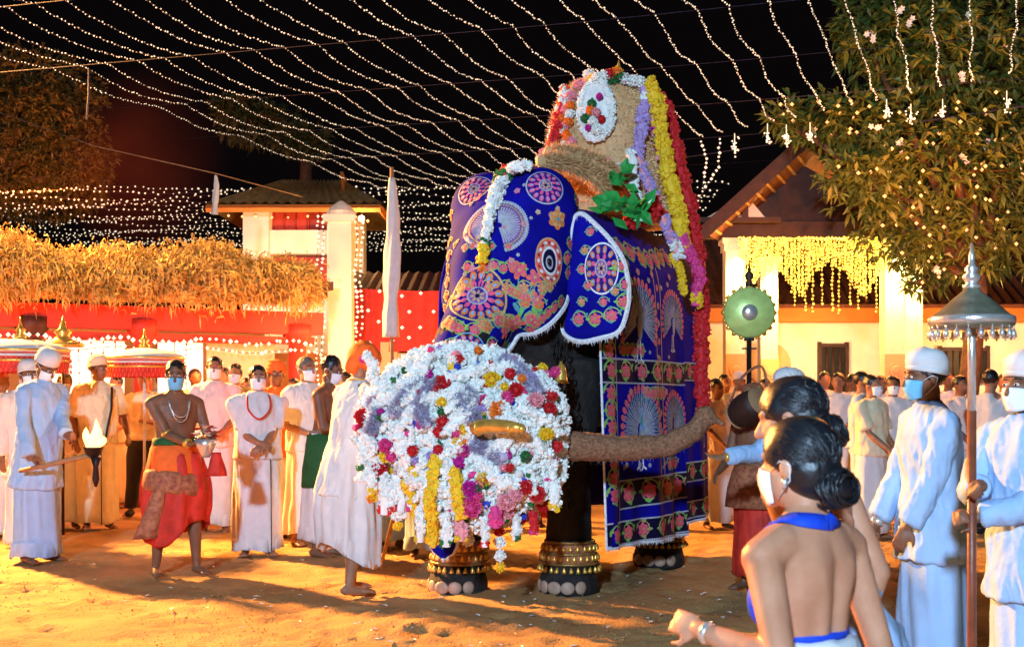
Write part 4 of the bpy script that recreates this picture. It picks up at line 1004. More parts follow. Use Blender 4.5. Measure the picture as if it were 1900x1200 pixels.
bg_ = MB(); a_ = P['arms'][1]; bg_.lathe(a_[2].lerp(a_[1], .12), [(.03, -.012), (.037, 0), (.03, .012)], 12, axis=a_[2] - a_[1]); local_part(P, 'bangle', bg_, 'gold')
person('tall man in white shirt and black edged sarong beside the orange turban', GX(568, 11.8), 11.8, 42, 1.76, 'skin_mid', 'hair_grey', None, WC, 'mask_white', (WC, 'short', .86), ('sarong', WC, .10, 28), wl=(.15, -.2, 1.02), wr=(-.1, -.2, 1.02))

def sash_man():
    Y = 10.9; X = GX(600, Y)
    P = person('bare chested man with green sash over a white sarong', X, Y, 72, 1.74, 'skin_dark', 'hair_black', None, WC, 'mask_white', None, ('sarong', WC, .14, 24), lean=6, pitch=14, wl=(.10, -.28, 1.12), wr=(-.06, -.30, 1.12), handl=((-.6, -.6, 0), (.5, -.5, .6), .8), handr=((.6, -.6, 0), (-.5, -.5, .6), .8), poler=(-1, .8, -.6))
    g = MB(); g.ring_loft([ring((0, -.012, z), rx, ry, 26, None, .012, 6) for z, rx, ry in ((.60, .215, .19), (.75, .213, .18), (.92, .195, .158), (1.04, .178, .138), (1.05, .16, .12))]); o = local_part(P, 'green_sash', g, 'green_cloth'); wrinkle(o.data, .01, 14)
sash_man()

def turban_man():
    Y = 8.82; X = GX(648, Y)
    P = person('barefoot man in white shirt and dhoti with bright orange head scarf, back turned', X, Y, 128, 1.75, 'skin_mid', None, 'scarf', 'orange_cloth', None, (WC, 'long', .66), ('dhoti', WC, .30), lean=9, pitch=14, wl=(.12, -.32, 1.12), wr=(-.22, -.30, 1.15), feet=((.05, -.05), (-.10, .06)))
    U = P['U']; nk = MB(); nk.tube([U((.07 * math.cos(a), .015 + .075 * math.sin(a), 1.485 - .02 * math.sin(a))) for a in [k * .6 - 1 for k in range(10)]], .007, 6); local_part(P, 'gold_chain', nk, 'gold')
turban_man()
person('person in white sarong mostly hidden behind the flower garlands', GX(792, 10.9), 10.9, 10, 1.62, 'skin_dark', 'hair_black', None, WC, None, (WC, 'long', .8), ('sarong', 'pale_blue_cloth', .07), near=False, pitch=10)
person('person in pale wrap with a walking stick behind the orange head scarf man', GX(728, 11.4), 11.4, 40, 1.62, 'skin_dark', 'hair_grey', None, WC, None, ('pale_pink_cloth', 'long', .8), ('sarong', 'pale_blue_cloth', .10), near=False)
o = MB().tube([W(748, 830, 9.6), W(738, 930, 9.5), W(706, 1052, 9.4)], [.016, .02, .012], 7).build('walking_stick', M('pale_wood')); tag(o, 'crooked pale walking stick resting on the sand beside the flower garlands', 'stick')
person('person in a red wrap standing behind the elephant between its front legs', GX(985, 13.4), 13.4, 0, 1.6, 'skin_dark', 'hair_black', None, WC, None, ('red_cloth', 'short', .8), ('sarong', 'red_cloth', .1), near=False)

# --- crowd behind on the left
g = 'onlookers in the lamplit crowd'
crowd_l = [(300, 17.0, 1.74, WC, None, 'far onlooker before the red column'), (415, 16.6, 1.78, 'cream_cloth', None, 'far onlooker in cream above the pale shirted man'), (500, 16.8, 1.76, 'pale_pink_cloth', None, 'far onlooker in pink above the necklace man'), (610, 15.8, 1.76, WC, None, 'far onlooker above the green sash man'),
           (362, 15.6, 1.74, 'cream_cloth', None, 'bareheaded onlooker above the red priest with a dark face'), (458, 15.2, 1.62, WC, None, 'short onlooker showing between the yellow shirt and the necklace man'),
           (545, 15.4, 1.62, WC, None, 'onlooker glimpsed between the orange turban and the tall white shirted man'), (330, 16.2, 1.72, WC, None, 'onlooker behind the second red parasol'), (640, 13.6, 1.66, WC, None, 'dark haired onlooker beside the orange head scarf'), (215, 15.8, 1.66, 'cream_cloth', None, 'onlooker in cream standing behind the yellow capped man'),
           (120, 13.2, 1.64, 'pale_pink_cloth', 'mask_white', 'masked onlooker in pink between the torch holder and the yellow cap'), (690, 14.5, 1.7, 'orange_cloth', None, 'onlooker in orange behind the head scarf man')]
for k, (px, Y, H, c, mk, lb) in enumerate(crowd_l):
    person(lb, GX(px, Y), Y, [10, -15, 20, 0, 30, 25, 15, 10][k % 8], H, ['skin_dark', 'skin_mid'][k % 2], 'hair_black', None, WC, mk, (c, 'short', .84), ('sarong', [WC, 'cream_cloth'][k % 2], .07), near=False, wl=(.1, -.24, 1.0), wr=(-.1, -.24, 1.0))

# --- right side
def right_man():
    Y = 5.75; X = GX(1728, Y)
    P = person('man in long pale blue tunic, white cap and blue face mask', X, Y, -80, 1.57, 'skin_dark', 'hair_black', 'cap', WC, 'mask_blue', ('pale_blue_cloth', 'long', .70), ('sarong', 'pale_blue_cloth', .06), lean=2, pitch=2, yaw=-4, wl=(.12, -.22, .80), wr=(-.16, -.24, .79), polel=(.6, .8, -.3))
    b_ = MB(); a_ = P['arms'][-1]; b_.lathe(a_[2] + a_[3] * .01, [(.028, -.02), (.036, -.01), (.036, .01), (.028, .02)], 12, axis=a_[3]); local_part(P, 'bead_bracelet', b_, 'silver')
right_man()

def parasol_bearer():
    Y = 4.75; X = GX(1915, Y); hd = -62; H = 1.52
    pole = W(1803, 930, 4.62); lo = W(1803, 930, 4.62)
    hl = to_local((X, Y), hd, H, pole + Vector((.03, .02, -.06))); hr = to_local((X, Y), hd, H, pole + Vector((.03, -.02, .06)))
    person('man in pale blue tunic at the right edge gripping the red parasol pole', X, Y, hd, H, 'skin_dark', 'hair_black', 'cap', 'pale_pink_cloth', 'mask_white', ('pale_blue_cloth', 'long', .70), ('sarong', 'pale_blue_cloth', .06), lean=3,
           wl=tuple(hl), wr=tuple(hr), handl=((-.3, -.9, .1), (.7, -.3, .6), 1.25), handr=((.2, -.9, .1), (-.5, -.4, .7), 1.25), polel=(.8, .5, -.9), poler=(-.9, .4, -.6), bulk=1.08)
    x, y = pole.x, pole.y; zt = CH - (480 - HZ) / F * y; zr = CH - (603 - HZ) / F * y
    t = thing('ceremonial_parasol', 'silver tiered ceremonial parasol with hanging bells on a red pole', 'parasol', (x, y, 0))
    MB().tube([(x, y, 0), (x, y, zr - .32)], .017, 10).build('red_pole', M('wood_pole'), t); MB().tube([(x, y, zr - .32), (x, y, zr + .12)], .0155, 10).build('silver_sleeve', M('silver'), t)
    m = MB(); m.lathe((x, y, zr), [(.145, -.012), (.152, .0), (.148, .03), (.142, .034), (.11, .06), (.065, .10), (.035, .125), (.03, .14)], 32); m.build('canopy', mat('old_silver', (.26, .25, .17), .35, var=.3, scale=18, metal=.6, bump=.2), t)
    m = MB(); m.lathe((x, y, zr), [(.153, .004), (.157, .006), (.154, .03), (.151, .032)], 32, cap=False); m.build('silver_rim', M('silver'), t)
    m = MB(); m.lathe((x, y, zr + .135), [(.03, 0), (.034, .01), (.02, .02), (.03, .035), (.034, .045), (.018, .06), (.026, .075), (.012, .09), (.011, .12), (.003, .17)], 16); m.build('finial', M('silver'), t)
    for k in range(22):
        a = 2 * math.pi * k / 22; m = MB(); c = Vector((x + .147 * math.cos(a), y + .147 * math.sin(a), zr - .02)); m.tube([c + Vector((0, 0, .02)), c], .002, 4); m.lathe(c, [(.012, -.028), (.010, -.012), (.005, 0), (.002, .004)], 8); m.octa(c + Vector((0, 0, -.032)), .006); m.build('bell', M('silver'), t)
parasol_bearer()

def standard():
    Y = 9.0; x = GX(1390, Y); zc = CH - (580 - HZ) / F * Y; y = Y
    t = thing('disc_standard', 'round brass disc standard with raised boss on a tall pole', 'standard', (x, y, 0))
    MB().tube([(x, y, 0), (x, y, zc - .15)], .018, 8).build('pole', M('iron_dark'), t)
    m = MB(); m.lathe((x, y, zc), [(.02, .05), (.17, .045), (.185, .02), (.185, 0), (.17, -.012), (.155, .0), (.13, .012), (.075, .02), (.072, .035), (.05, .05), (.02, .062), (.004, .064)], 36, axis=(-.1, -1, 0)); m.build('disc', mat('brass_green', (.48, .62, .18), .38, var=.2, scale=10, metal=.25, bump=.1), t)
    m = MB(); m.ell((x - .006, y - .06, zc), (.058, .03, .058), None, 16, 10); m.build('boss', M('silver'), t)
    for k in range(20):
        a = 2 * math.pi * k / 20; m = MB(); m.ell((x + .187 * math.cos(a), y, zc + .187 * math.sin(a)), .018, None, 8, 6); m.build('rim_bead', M('gold'), t)
    m = MB(); m.lathe((x, y, zc + .19), [(.02, 0), (.03, .02), (.015, .04), (.032, .07), (.032, .09), (.012, .11), (.008, .15), (.003, .20)], 12); m.build('finial', M('dark_wood'), t)
    m = MB(); m.box((x, y, zc - .26), (.10, .02, .012)); m.box((x, y, zc - .19), (.07, .03, .03)); m.build('cross_bar', M('iron_dark'), t, smooth=False)
standard()

def feeder():
    Y = 7.5; X = GX(1490, Y); hd = -78; H = 1.53
    hw = W(1345, 848, 7.55); hl = to_local((X, Y), hd, H, hw)
    P = person('masked man in white reaching out his hand to feed the elephant trunk', X, Y, hd, H, 'skin_mid', 'hair_black', 'cap', WC, 'mask_blue', ('pale_blue_cloth', 'long', .7), ('sarong', WC, .06), lean=8, wr=tuple(hl), wl=(.15, -.25, .95), handr=((0, -1, -.02), (-.3, 0, -.9), .35), poler=(-.3, .2, -1))
    a_ = P['arms'][-1]; b_ = MB(); b_.lathe(a_[2] + a_[3] * -.015, [(.026, -.018), (.034, -.01), (.034, .01), (.026, .018)], 12, axis=a_[3]); local_part(P, 'gold_bracelet', b_, 'gold')
feeder()

def drummer():
    Y = 9.0; X = GX(1400, Y)
    P = person('drummer in red and brown costume standing beside the elephant cloth', X, Y, -40, 1.45, 'skin_dark', 'hair_black', 'turban', 'maroon_cloth', None, None, ('sarong', 'red_cloth', .12), wl=(.28, -.22, .95), wr=(-.2, -.26, 1.0), pitch=30)
    U = P['U']; g = MB(); g.ring_loft([ring((0, 0, z), rx, ry, 24, None, .03, 9) for z, rx, ry in ((.70, .26, .21), (.86, .24, .19), (1.0, .20, .155), (1.06, .175, .13))]); local_part(P, 'hip_cloth', g, 'maroon_cloth')
    c = W(1388, 758, 8.75); t = thing('drum', 'dark barrel drum with brass rim slung at the drummer waist', 'drum', tuple(c))
    ax = Vector((.55, -.75, .45)).normalized(); MB().lathe(c, [(.09, -.12), (.115, -.06), (.12, .0), (.115, .06), (.10, .12)], 24, axis=ax).build('barrel', M('dark_wood'), t)
    for s in (-1, 1): MB().lathe(c + ax * s * .125, [(.101 if s > 0 else .09, -.010), (.112 if s > 0 else .1, 0), (.101 if s > 0 else .09, .010)], 24, axis=ax).build('drum_head', M('pale_wood'), t)
    MB().tube(smooth_path([c + Vector((-.12, .02, .05)), c + Vector((-.02, .14, .22)), c + Vector((.14, .2, .3)), c + Vector((.16, .06, .06))]), .010, 6).build('strap', M('maroon_cloth'), t)
drummer()

# --- the three dancers seen from behind
def dancer(label, px, Y, hd, H, drop, top, big, **kw):
    X = GX(px, Y)
    P = person(label, X, Y, hd, H, 'skin_light', 'hair_sleek', None, WC, kw.pop('mask', 'mask_white'), None, ('skirt', 'pale_blue_cloth', .10), female=True, drop=drop, bun=kw.pop('bun', -.068), eyes=False, vox=.0075, **kw)
    U, Hh = P['U'], P['H']; L3 = P['L3']
    bv = P['bvh']
    for s in (-1, 1):                                            # halter: ribbon laid on the skin from the nape over the shoulder to the chest
        pts = [(s * .0, .09, 1.455), (s * .03, .075, 1.458), (s * .062, .045, 1.455), (s * .082, .0, 1.447), (s * .092, -.06, 1.415), (s * .095, -.11, 1.36), (s * .088, -.14, 1.30), (s * .08, -.15, 1.25)]
        dn = []
        for a, b in zip(pts[:-1], pts[1:]):
            for q in range(4): dn.append(Vector(a).lerp(Vector(b), q / 4))
        dn.append(Vector(pts[-1])); L_, R_ = [], []
        for i, p in enumerate(dn):
            u = U(p); tdir = (U(dn[min(i + 1, len(dn) - 1)]) - U(dn[max(i - 1, 0)])).normalized(); hit = bv.find_nearest(u); nn = hit[1]; x = tdir.cross(nn).normalized() * (.019 + .014 * i / len(dn))
            for sg, acc in ((-1, L_), (1, R_)):
                h2 = bv.find_nearest(hit[0] + x * sg); acc.append(h2[0] + h2[1] * .005)
        n = len(dn); hb = MB(); hb.add(L_ + R_, [(i, i + 1, n + i + 1, n + i) for i in range(n - 1)]); ho = hb.build('halter_strap', M('blue_ribbon'), P['root'], local=True); md = ho.modifiers.new('thick', 'SOLIDIFY'); md.thickness = .004; md.offset = 0
    h = MB()
    for s in (-1, 1): h.ell(U((s * .062, -.070, 1.25)), (.062, .052, .075), L3, 14, 9)
    hm = remesh(h, .009, 2); hm.materials.append(M('blue_ribbon')); link('bodice', hm, P['root'], local=True)
    w = MB(); w.ring_loft([ring(U((0, .004, z)), rx, ry, 30, L3, .012, 13) for z, rx, ry in ((1.04, .168, .132), (1.09, .152, .122), (1.15, .143, .114), (1.158, .12, .098))]); o = w.build('waist_frill', M('white_cloth'), P['root'], local=True); wrinkle(o.data, .01, 40)
    br = MB(); br.ring_loft([ring(U((0, -.003, z)), .130, .103, 24, L3) for z in (1.160, 1.172, 1.176)]); br.build('blue_waistband', M('blue_ribbon'), P['root'], local=True)
    for s in (1, -1):
        a_ = P['arms'][s]; q = MB(); q.lathe(a_[2].lerp(a_[1], .1), [(.024, -.012), (.031, 0), (.024, .012)], 12, axis=a_[2] - a_[1]); q.build('bangle', M('silver'), P['root'], local=True)
        e = MB(); e.lathe(Hh((s * .085, .012, -.04)), [(.003, .008), (.009, 0), (.006, -.014), (.002, -.02)], 8); e.build('earring', M('silver'), P['root'], local=True)
    return P
dancer('dancer in blue halter and white mask seen from behind, closest to the camera', 1500, 3.06, -138, 1.63, .33, None, True, yaw=4, pitch=4, lean=2, bulk=1.12, wl=tuple(to_local((GX(1500, 3.12), 3.12), -134, 1.63, (.47, 3.0, .83))), wr=(-.20, -.05, .55), curl=.6, polel=(.5, .5, -1))
dancer('bare backed dancer with dark bun behind the closest dancer', 1552, 3.58, -132, 1.66, .228, None, True, yaw=14, pitch=2, lean=12, bulk=1.1, wl=(.19, -.04, .64), wr=(-.20, -.06, .64), mask=None)

# --- crowd on the right
crowd_r = [(1600, 13.4, 1.66, WC, 'trousers', WC, 60, None, 'man in white shirt and trousers turned sideways beside the dancers'), (1657, 13.8, 1.62, WC, 'trousers', WC, -10, 'mask_white', 'man in white with mask and folded hands beside the pale blue tunic'),
           (1838, 12.6, 1.66, WC, 'trousers', 'black_cloth', 140, None, 'officer in white shirt and black trousers turned away behind the parasol'), (1782, 13.6, 1.62, 'pale_pink_cloth', 'sarong', WC, 20, None, 'onlooker in pink between the tall capped man and the parasol pole'),
           (1345, 15.0, 1.66, WC, 'sarong', WC, 10, None, 'onlooker in white under the gong shaped standard'), (1372, 16.4, 1.7, 'cream_cloth', 'sarong', WC, -10, None, 'capped onlooker in cream behind the brass standard'),
           (1555, 15.2, 1.68, WC, 'trousers', WC, -20, None, 'onlooker with dark hair just past the dancers hair'), (1635, 15.8, 1.66, WC, 'trousers', WC, 15, None, 'onlooker behind the two white uniformed men'),
           (1880, 14.6, 1.58, WC, 'sarong', WC, 0, None, 'short onlooker near the right edge beyond the officer'), (1583, 16.8, 1.7, 'cream_cloth', 'sarong', WC, 25, None, 'far onlooker before the barred window'),
           (1700, 15.6, 1.66, WC, 'trousers', WC, -30, None, 'onlooker showing behind the tall capped man'), (1420, 14.6, 1.6, WC, 'sarong', WC, 0, None, 'onlooker behind the drum and the pole'),
           (1618, 12.2, 1.6, 'cream_cloth', 'sarong', WC, 35, 'mask_white', 'onlooker in cream and mask close behind the dancers shoulder'), (1760, 16.5, 1.72, WC, 'trousers', WC, 10, None, 'far bareheaded onlooker left of the parasol pole'), (1862, 16.8, 1.7, 'pale_pink_cloth', 'sarong', WC, -15, None, 'far onlooker in pink near the right edge'),
           (1330, 13.2, 1.58, 'pale_pink_cloth', 'sarong', WC, 25, None, 'onlooker in pink peeking past the red garland'), (1530, 17.4, 1.74, 'pale_pink_cloth', 'sarong', WC, 5, None, 'tall far onlooker in pink before the hall wall')]
for k, (px, Y, H, c, kind, lc, hd, mk, lb) in enumerate(crowd_r):
    person(lb, GX(px, Y), Y, hd, H, ['skin_mid', 'skin_dark'][k % 2], 'hair_black', 'cap' if k in (5,) else None, WC, mk, (c, 'short', .88), (kind, lc, .08), near=False, wl=(.06, -.25, .95), wr=(-.06, -.26, .95), feet=((.12, 0), (-.12, .02)))

# --- people standing just beyond the left edge, their shadows reach the sand in view
for k, (x, y, hd, lb) in enumerate(((-5.3, 10.3, 70, 'man in white beyond the left edge near the torch holder'), (-5.9, 11.6, 60, 'man in cream beyond the left edge behind the front row'), (-4.95, 9.0, 75, 'man in pale blue beyond the left edge at the front'), (-6.6, 12.6, 60, 'man in pink beyond the left edge at the back'))):
    person(lb, x, y, hd, 1.7, 'skin_dark', 'hair_black', 'cap', WC, None, ([WC, 'cream_cloth', 'pale_blue_cloth', 'pale_pink_cloth'][k], 'long', .7), ('sarong', WC, .06), near=False)
# ------------------------------------------------------------------ elephant
EO = Vector((0.10, 9.11, 0)); EH = Vector((-0.479, -0.878, 0)); EL = Vector((0.878, -0.479, 0))
def P_(a, b, z): return EO + EH * a + EL * b + Vector((0, 0, z))
EROT = Matrix((EH, EL, Vector((0, 0, 1)))).transposed()
mat('elephant_hide', (0.006, 0.005, 0.005), 0.85, scale=9, col2=(0.022, 0.018, 0.016), bump=0.7, bscale=26)
mat('elephant_trunk', (0.15, 0.068, 0.036), 0.9, scale=60, col2=(0.33, 0.165, 0.09), spec=0.2, bump=0.8, bscale=45)
mat('toenail', (0.36, 0.23, 0.16), 0.5, var=0.15, scale=20)
mat('velvet', (0.003, 0.002, 0.235), 0.85, var=0.30, scale=5, spec=0.12, bump=0.08, bscale=90)
mat('velvet_dark', (0.006, 0.004, 0.055), 0.75, var=0.25, scale=5, sheen=0.2, bump=0.08, bscale=90)
for k, c in dict(th_white=(.75, .74, .76), th_silver=(.42, .42, .48), th_gold=(.62, .40, .16), th_orange=(.75, .22, .05), th_pink=(.78, .10, .24), th_coral=(.80, .15, .10), th_green=(.16, .52, .10), th_teal=(.10, .34, .36), th_sky=(.20, .38, .68), th_purple=(.28, .09, .38), th_red=(.5, .03, .03), th_blue=(.02, .01, .2), th_dark=(.003, .002, .03), th_olive=(.38, .36, .14)).items():
    mat(k, c, 0.6, var=0.18, scale=60, bump=0.4, bscale=160, spec=0.2)

TRUNK = [P_(0.66, .12, 2.12), P_(1.02, .08, 1.72), P_(1.16, .04, 1.38), P_(1.22, .10, 1.12), Vector((-0.02, 7.82, 1.06)), Vector((0.35, 7.84, 1.085)), Vector((0.72, 7.92, 1.062)), Vector((1.0, 7.97, 1.082)), Vector((1.18, 8.0, 1.17)), Vector((1.25, 8.02, 1.27))]
TR = [.24, .205, .18, .155, .115, .097, .083, .073, .067, .063]
def body_core(with_legs=True):
    b = MB()
    rr = []
    for a, z, rb, rz in ((0.5, 2.02, .28, .42), (0.3, 2.0, .47, .62), (0.0, 1.97, .58, .74), (-.45, 1.96, .63, .79), (-1.0, 1.95, .66, .80), (-1.5, 1.93, .64, .78), (-1.85, 1.9, .55, .70), (-2.1, 1.85, .36, .50), (-2.2, 1.82, .12, .2)):
        rr.append([P_(a, rb * math.cos(t), z + rz * math.sin(t)) for t in [2 * math.pi * j / 22 for j in range(22)]])
    b.ring_loft(rr)
    hd = MB() if not with_legs else b
    hd.ell(P_(.46, .13, 2.36), (.40, .43, .50), EROT, 20, 14)
    for s in (-1, 1):
        hd.ell(P_(.42, .13 + s * .20, 2.68), (.28, .25, .27), EROT, 16, 10); hd.ell(P_(.56, .13 + s * .24, 2.1), (.26, .18, .28), EROT, 14, 10)
        hd.ell(P_(.74, .13 + s * .22, 2.33), (.1, .1, .12), EROT, 10, 7)
    hd.ell(P_(.74, .13, 2.18), (.24, .26, .42), EROT, 14, 10); hd.ell(P_(.56, .12, 1.80), (.22, .15, .18), EROT, 12, 8)
    return b, hd

def elephant():
    root = thing('elephant', 'caparisoned tusker elephant in blue embroidered cloths reaching its trunk to the people', 'elephant', tuple(P_(-.7, 0, 0)))
    b, _ = body_core(True)
    b.tube(TRUNK, TR, 14)
    tip = TRUNK[-1]; b.ell(tip + Vector((.0, -.0, .02)), (.07, .06, .05)); b.capsule(tip + Vector((.03, -.02, -.02)), tip + Vector((.12, -.03, -.05)), .032, .018, 8)
    legs = ((.0, .36, 1), (.37, -.34, 1), (-1.68, .38, 0), (-1.45, -.38, 0))
    for a, bb, fr in legs:
        b.tube([P_(a * (1 if fr else .97), bb * .95, 1.65), P_(a, bb, 1.1), P_(a + (.03 if fr else -.05), bb, .75), P_(a, bb, .4), P_(a, bb, .2), P_(a + .02, bb, .06), P_(a + .02, bb, -.02)], [.27, .195, .165, .155, .175, .215, .215], 18)
        b.ell(P_(a + .06, bb, .06), (.2, .19, .10), EROT, 14, 8)
    for s in (-1, 1):                                             # ears, spread a little from the head
        rr = []
        for i in range(9):
            u = i / 8; bb = s * (.40 + .52 * u); aa = .34 - .06 * u + .05 * math.sin(u * 5); h = .18 + .30 * math.sin(math.pi * min(1, .25 + u * .7)) * (1 - .25 * u); zc = 2.20 - .06 * u
            if s < 0: aa, bb = .25 - .7 * u, -(.34 + .12 * u)
            rr.append([P_(aa + .035 * math.cos(t), bb, zc + h * math.sin(t)) for t in [2 * math.pi * j / 12 for j in range(12)]])
        b.ring_loft(rr)
    b.tube([P_(-2.15, 0, 2.1), P_(-2.3, 0, 1.6), P_(-2.28, .02, 1.0)], [.06, .04, .025], 8)
    me = remesh(b, .022, 3); wrinkle(me, .008, 6, 3.0, (1, 1, 1.6))
    for v in me.vertices:                                       # ring wrinkles of the trunk
        c_ = v.co
        if c_.y < 8.3 and c_.x > -.1 and .85 < c_.z < 1.45: v.co = c_ + v.normal * (.0022 * math.sin(c_.x * 80 + 3 * noise.noise(c_ * 9)) + .003 * noise.noise(c_ * 17))
    me.materials.append(M('elephant_hide')); me.materials.append(M('elephant_trunk'))
    T = [p for p in TRUNK[3:]]
    for p in me.polygons:
        c = p.center
        if c.y < 8.35 and c.z < 1.45 and c.z > .85: p.material_index = 1
        elif c.z < .16: p.material_index = 0
    body = link('body', me, root)
    # bristles on the trunk
    hb = MB(); rnd = random.Random(9)
    for k in range(380):
        u = rnd.uniform(4.2, 8.8); i = int(u); p = TRUNK[i].lerp(TRUNK[min(i + 1, 9)], u - i); r = TR[i] + (TR[min(i + 1, 9)] - TR[i]) * (u - i)
        th = rnd.uniform(0, 6.28); d = Vector((rnd.uniform(-.3, .3), math.cos(th), math.sin(th))).normalized(); q = p + d * (r + .001); e = q + d * .022 + Vector((rnd.uniform(-.01, .015), 0, -.006)); x = Vector((.0016, 0, .0008))
        hb.add([q - x, q + x, e], [(0, 1, 2)])
    o = hb.build('bristles', M('hair_grey'), root, smooth=False); o['kind'] = 'stuff'
    for a, bb, fr in legs:
        for k in range(5):
            th = (k - 2) * .5; m = MB(); m.ell(P_(a + .045 + .205 * math.cos(th), bb + .195 * math.sin(th), .052), (.015, .058 - .005 * abs(k - 2), .046), EROT @ Matrix.Rotation(th, 3, 'Z'), 10, 7); m.build('toenail', M('toenail'), root)
    # gold sheathed tusk poking out of the flowers
    t0 = W(880, 793, 7.30); t1 = W(968, 795, 7.06)
    m = MB(); m.tube([t0.lerp(t1, k / 6) + Vector((0, 0, .012 * math.sin(k / 6 * 3))) for k in range(7)] , [.042, .044, .043, .041, .038, .034, .026], 16); m.ell(t1, .026, None, 12, 8); tk = m.build('tusk', M('gold'), root)
    m = MB(); m.lathe(t0.lerp(t1, .1), [(.044, -.012), (.05, 0), (.044, .012)], 16, axis=t1 - t0); m.lathe(t0.lerp(t1, .8), [(.036, -.006), (.042, 0), (.036, .006)], 16, axis=t1 - t0); m.build('tusk_ring', M('gold'), tk)
    return root
ELE = elephant()

# ---- cloths -----------------------------------------------------
def head_cloth():
    b, hd = body_core(False)
    hd.tube(TRUNK[:4], [r + .0 for r in TR[:4]], 14)
    hd.ell(P_(.26, .10, 2.2), (.42, .42, .45), EROT, 16, 10)
    core = remesh(hd, .03, 6); bv = bvh_of(core); C = P_(.40, .13, 2.3)
    NA, NE = 96, 44; rows = []
    def lim(az):
        a = abs(az)
        if a < 25: return -62
        if a < 85: return -62 + (a - 25) / 60 * 32
        if a < 120: return -30 + (a - 85) / 35 * 30
        return 0 + (a - 120) / 60 * 30
    grid = []
    for i in range(NE + 1):
        row = []
        for j in range(NA):
            az = -180 + 360 * j / NA; e0 = lim(az); el = 89.5 - (89.5 - e0) * i / NE
            d = EH * math.cos(R(az)) * math.cos(R(el)) + EL * math.sin(R(az)) * math.cos(R(el)) + Vector((0, 0, math.sin(R(el))))
            h = bv.ray_cast(C, d)
            p = h[0] if h[0] is not None else C + d * .5
            row.append(p + d * (.036 + .004 * noise.noise(p * 5)))
        grid.append(row)
    for _ in range(2):
        g2 = [r[:] for r in grid]
        for i in range(1, NE):
            for j in range(NA): g2[i][j] = (grid[i][j] * 2 + grid[i - 1][j] + grid[i + 1][j] + grid[i][j - 1] + grid[i][(j + 1) % NA]) / 6
        grid = g2
    m = MB(); m.ring_loft(grid, cap=False); edge = grid[-1]
    m.ring_loft([grid[-1], [C + (p - C) * .95 for p in grid[-1]]], cap=False)
    o = m.build('head_cloth', M('velvet'), ELE)
    return o, m.bvh(), edge
HCO, HCB, HEDGE = head_cloth()

def bw(a):          # half width of the body cloth
    return .66 + .08 * min(1, max(0, (.15 - a) / .8)) - .30 * max(0, (-1.75 - a) / .45) ** 2
def btop(a): return 2.80 + .06 * math.exp(-((a + .9) / .7) ** 2) - .35 * max(0, (-1.5 - a) / .7) ** 2
A0, ASPL, A1 = .15, -1.28, -2.32
def body_point(a, v, zb, off=0.0):
    """v in [0,1] runs from the spine (0) to the hem (1) down the elephant's left side"""
    zc = 2.05; w = bw(a) + off; zt = btop(a) + off; arc = 1.15; hang = zc - zb; s = v * (arc + hang)
    if s < arc:
        th = s / arc * math.pi / 2; return P_(a, w * math.sin(th) ** .85, zc + (zt - zc) * math.cos(th) ** .9)
    u = (s - arc) / hang
    rip = (.026 * math.sin(a * 8 + 1) + .014 * math.sin(a * 19 + .5)) * u + .04 * u
    return P_(a, w + rip, zc - hang * u)
def body_cloth(a0, a1, zb0, zb1, name):
    NA, NV = 60, 60; rows = []
    for i in range(NA + 1):
        a = a0 + (a1 - a0) * i / NA; zb = zb0 + (zb1 - zb0) * i / NA; left = [body_point(a, k / NV, zb) for k in range(NV, 0, -1)]
        right = []
        for k in range(0, NV + 1):
            p = body_point(a, k / NV, zb); q = p - EO; bcomp = q.dot(EL); right.append(p - EL * 2 * bcomp)
        rows.append(left + right)
    m = MB(); m.ring_loft(rows, cap=False, closed=False)
    o = m.build(name, M('velvet'), ELE); md = o.modifiers.new('thick', 'SOLIDIFY'); md.thickness = .012; md.offset = 1
    return o, m.bvh()
BC1, BB1 = body_cloth(A0, ASPL, .335, .31, 'body_cloth')
BC2, BB2 = body_cloth(ASPL + .03, A1, .40, .42, 'rear_cloth')

def ear_cloth(s):
    # outline in (outward, z): drawn from the top corner round the ear
    out = [(.585, 2.60), (.645, 2.64), (.74, 2.57), (.865, 2.44), (.95, 2.30), (.975, 2.12), (.95, 1.95), (.90, 1.83), (.78, 1.79), (.66, 1.77), (.55, 1.80), (.49, 1.87), (.505, 2.05), (.535, 2.22), (.565, 2.42)]
    dense = []
    n = len(out)
    for i in range(n):
        p0, p1, p2, p3 = (Vector(out[(i + k) % n]) for k in (-1, 0, 1, 2))
        for q in range(5):
            t = q / 5; dense.append(0.5 * ((2 * p1) + (p2 - p0) * t + (2 * p0 - 5 * p1 + 4 * p2 - p3) * t * t + (3 * p1 - p0 - 3 * p2 + p3) * t ** 3))
    c = Vector((.72, 2.2))
    def surf(q, side): # bowed sheet in front of / behind the ear
        u = (q.x - .5) / .47; a = .40 - .05 * u + .05 * math.sin(u * 3) + .02 * math.sin(q.y * 9); return P_(a + side, q.x, q.y) if s > 0 else P_(.25 - 1.3 * (q.x - .45), -(.36 + .2 * (q.x - .45)) + side, q.y)
    m = MB(); rings = []
    for f in (.04, .3, .6, .85, 1.0): rings.append([surf(c + (p - c) * f, .02 if f < 1 else 0) for p in dense])
    for f in (1.0, .7, .3, .04): rings.append([surf(c + (p - c) * f, -.075) for p in dense])
    m.ring_loft(rings); o = m.build('ear_cloth', M('velvet'), ELE)
    edge = [surf(p, .0) for p in dense]
    return o, m.bvh(), edge
EC, EB, EEDGE = ear_cloth(1); EC2, EB2, EEDGE2 = ear_cloth(-1)

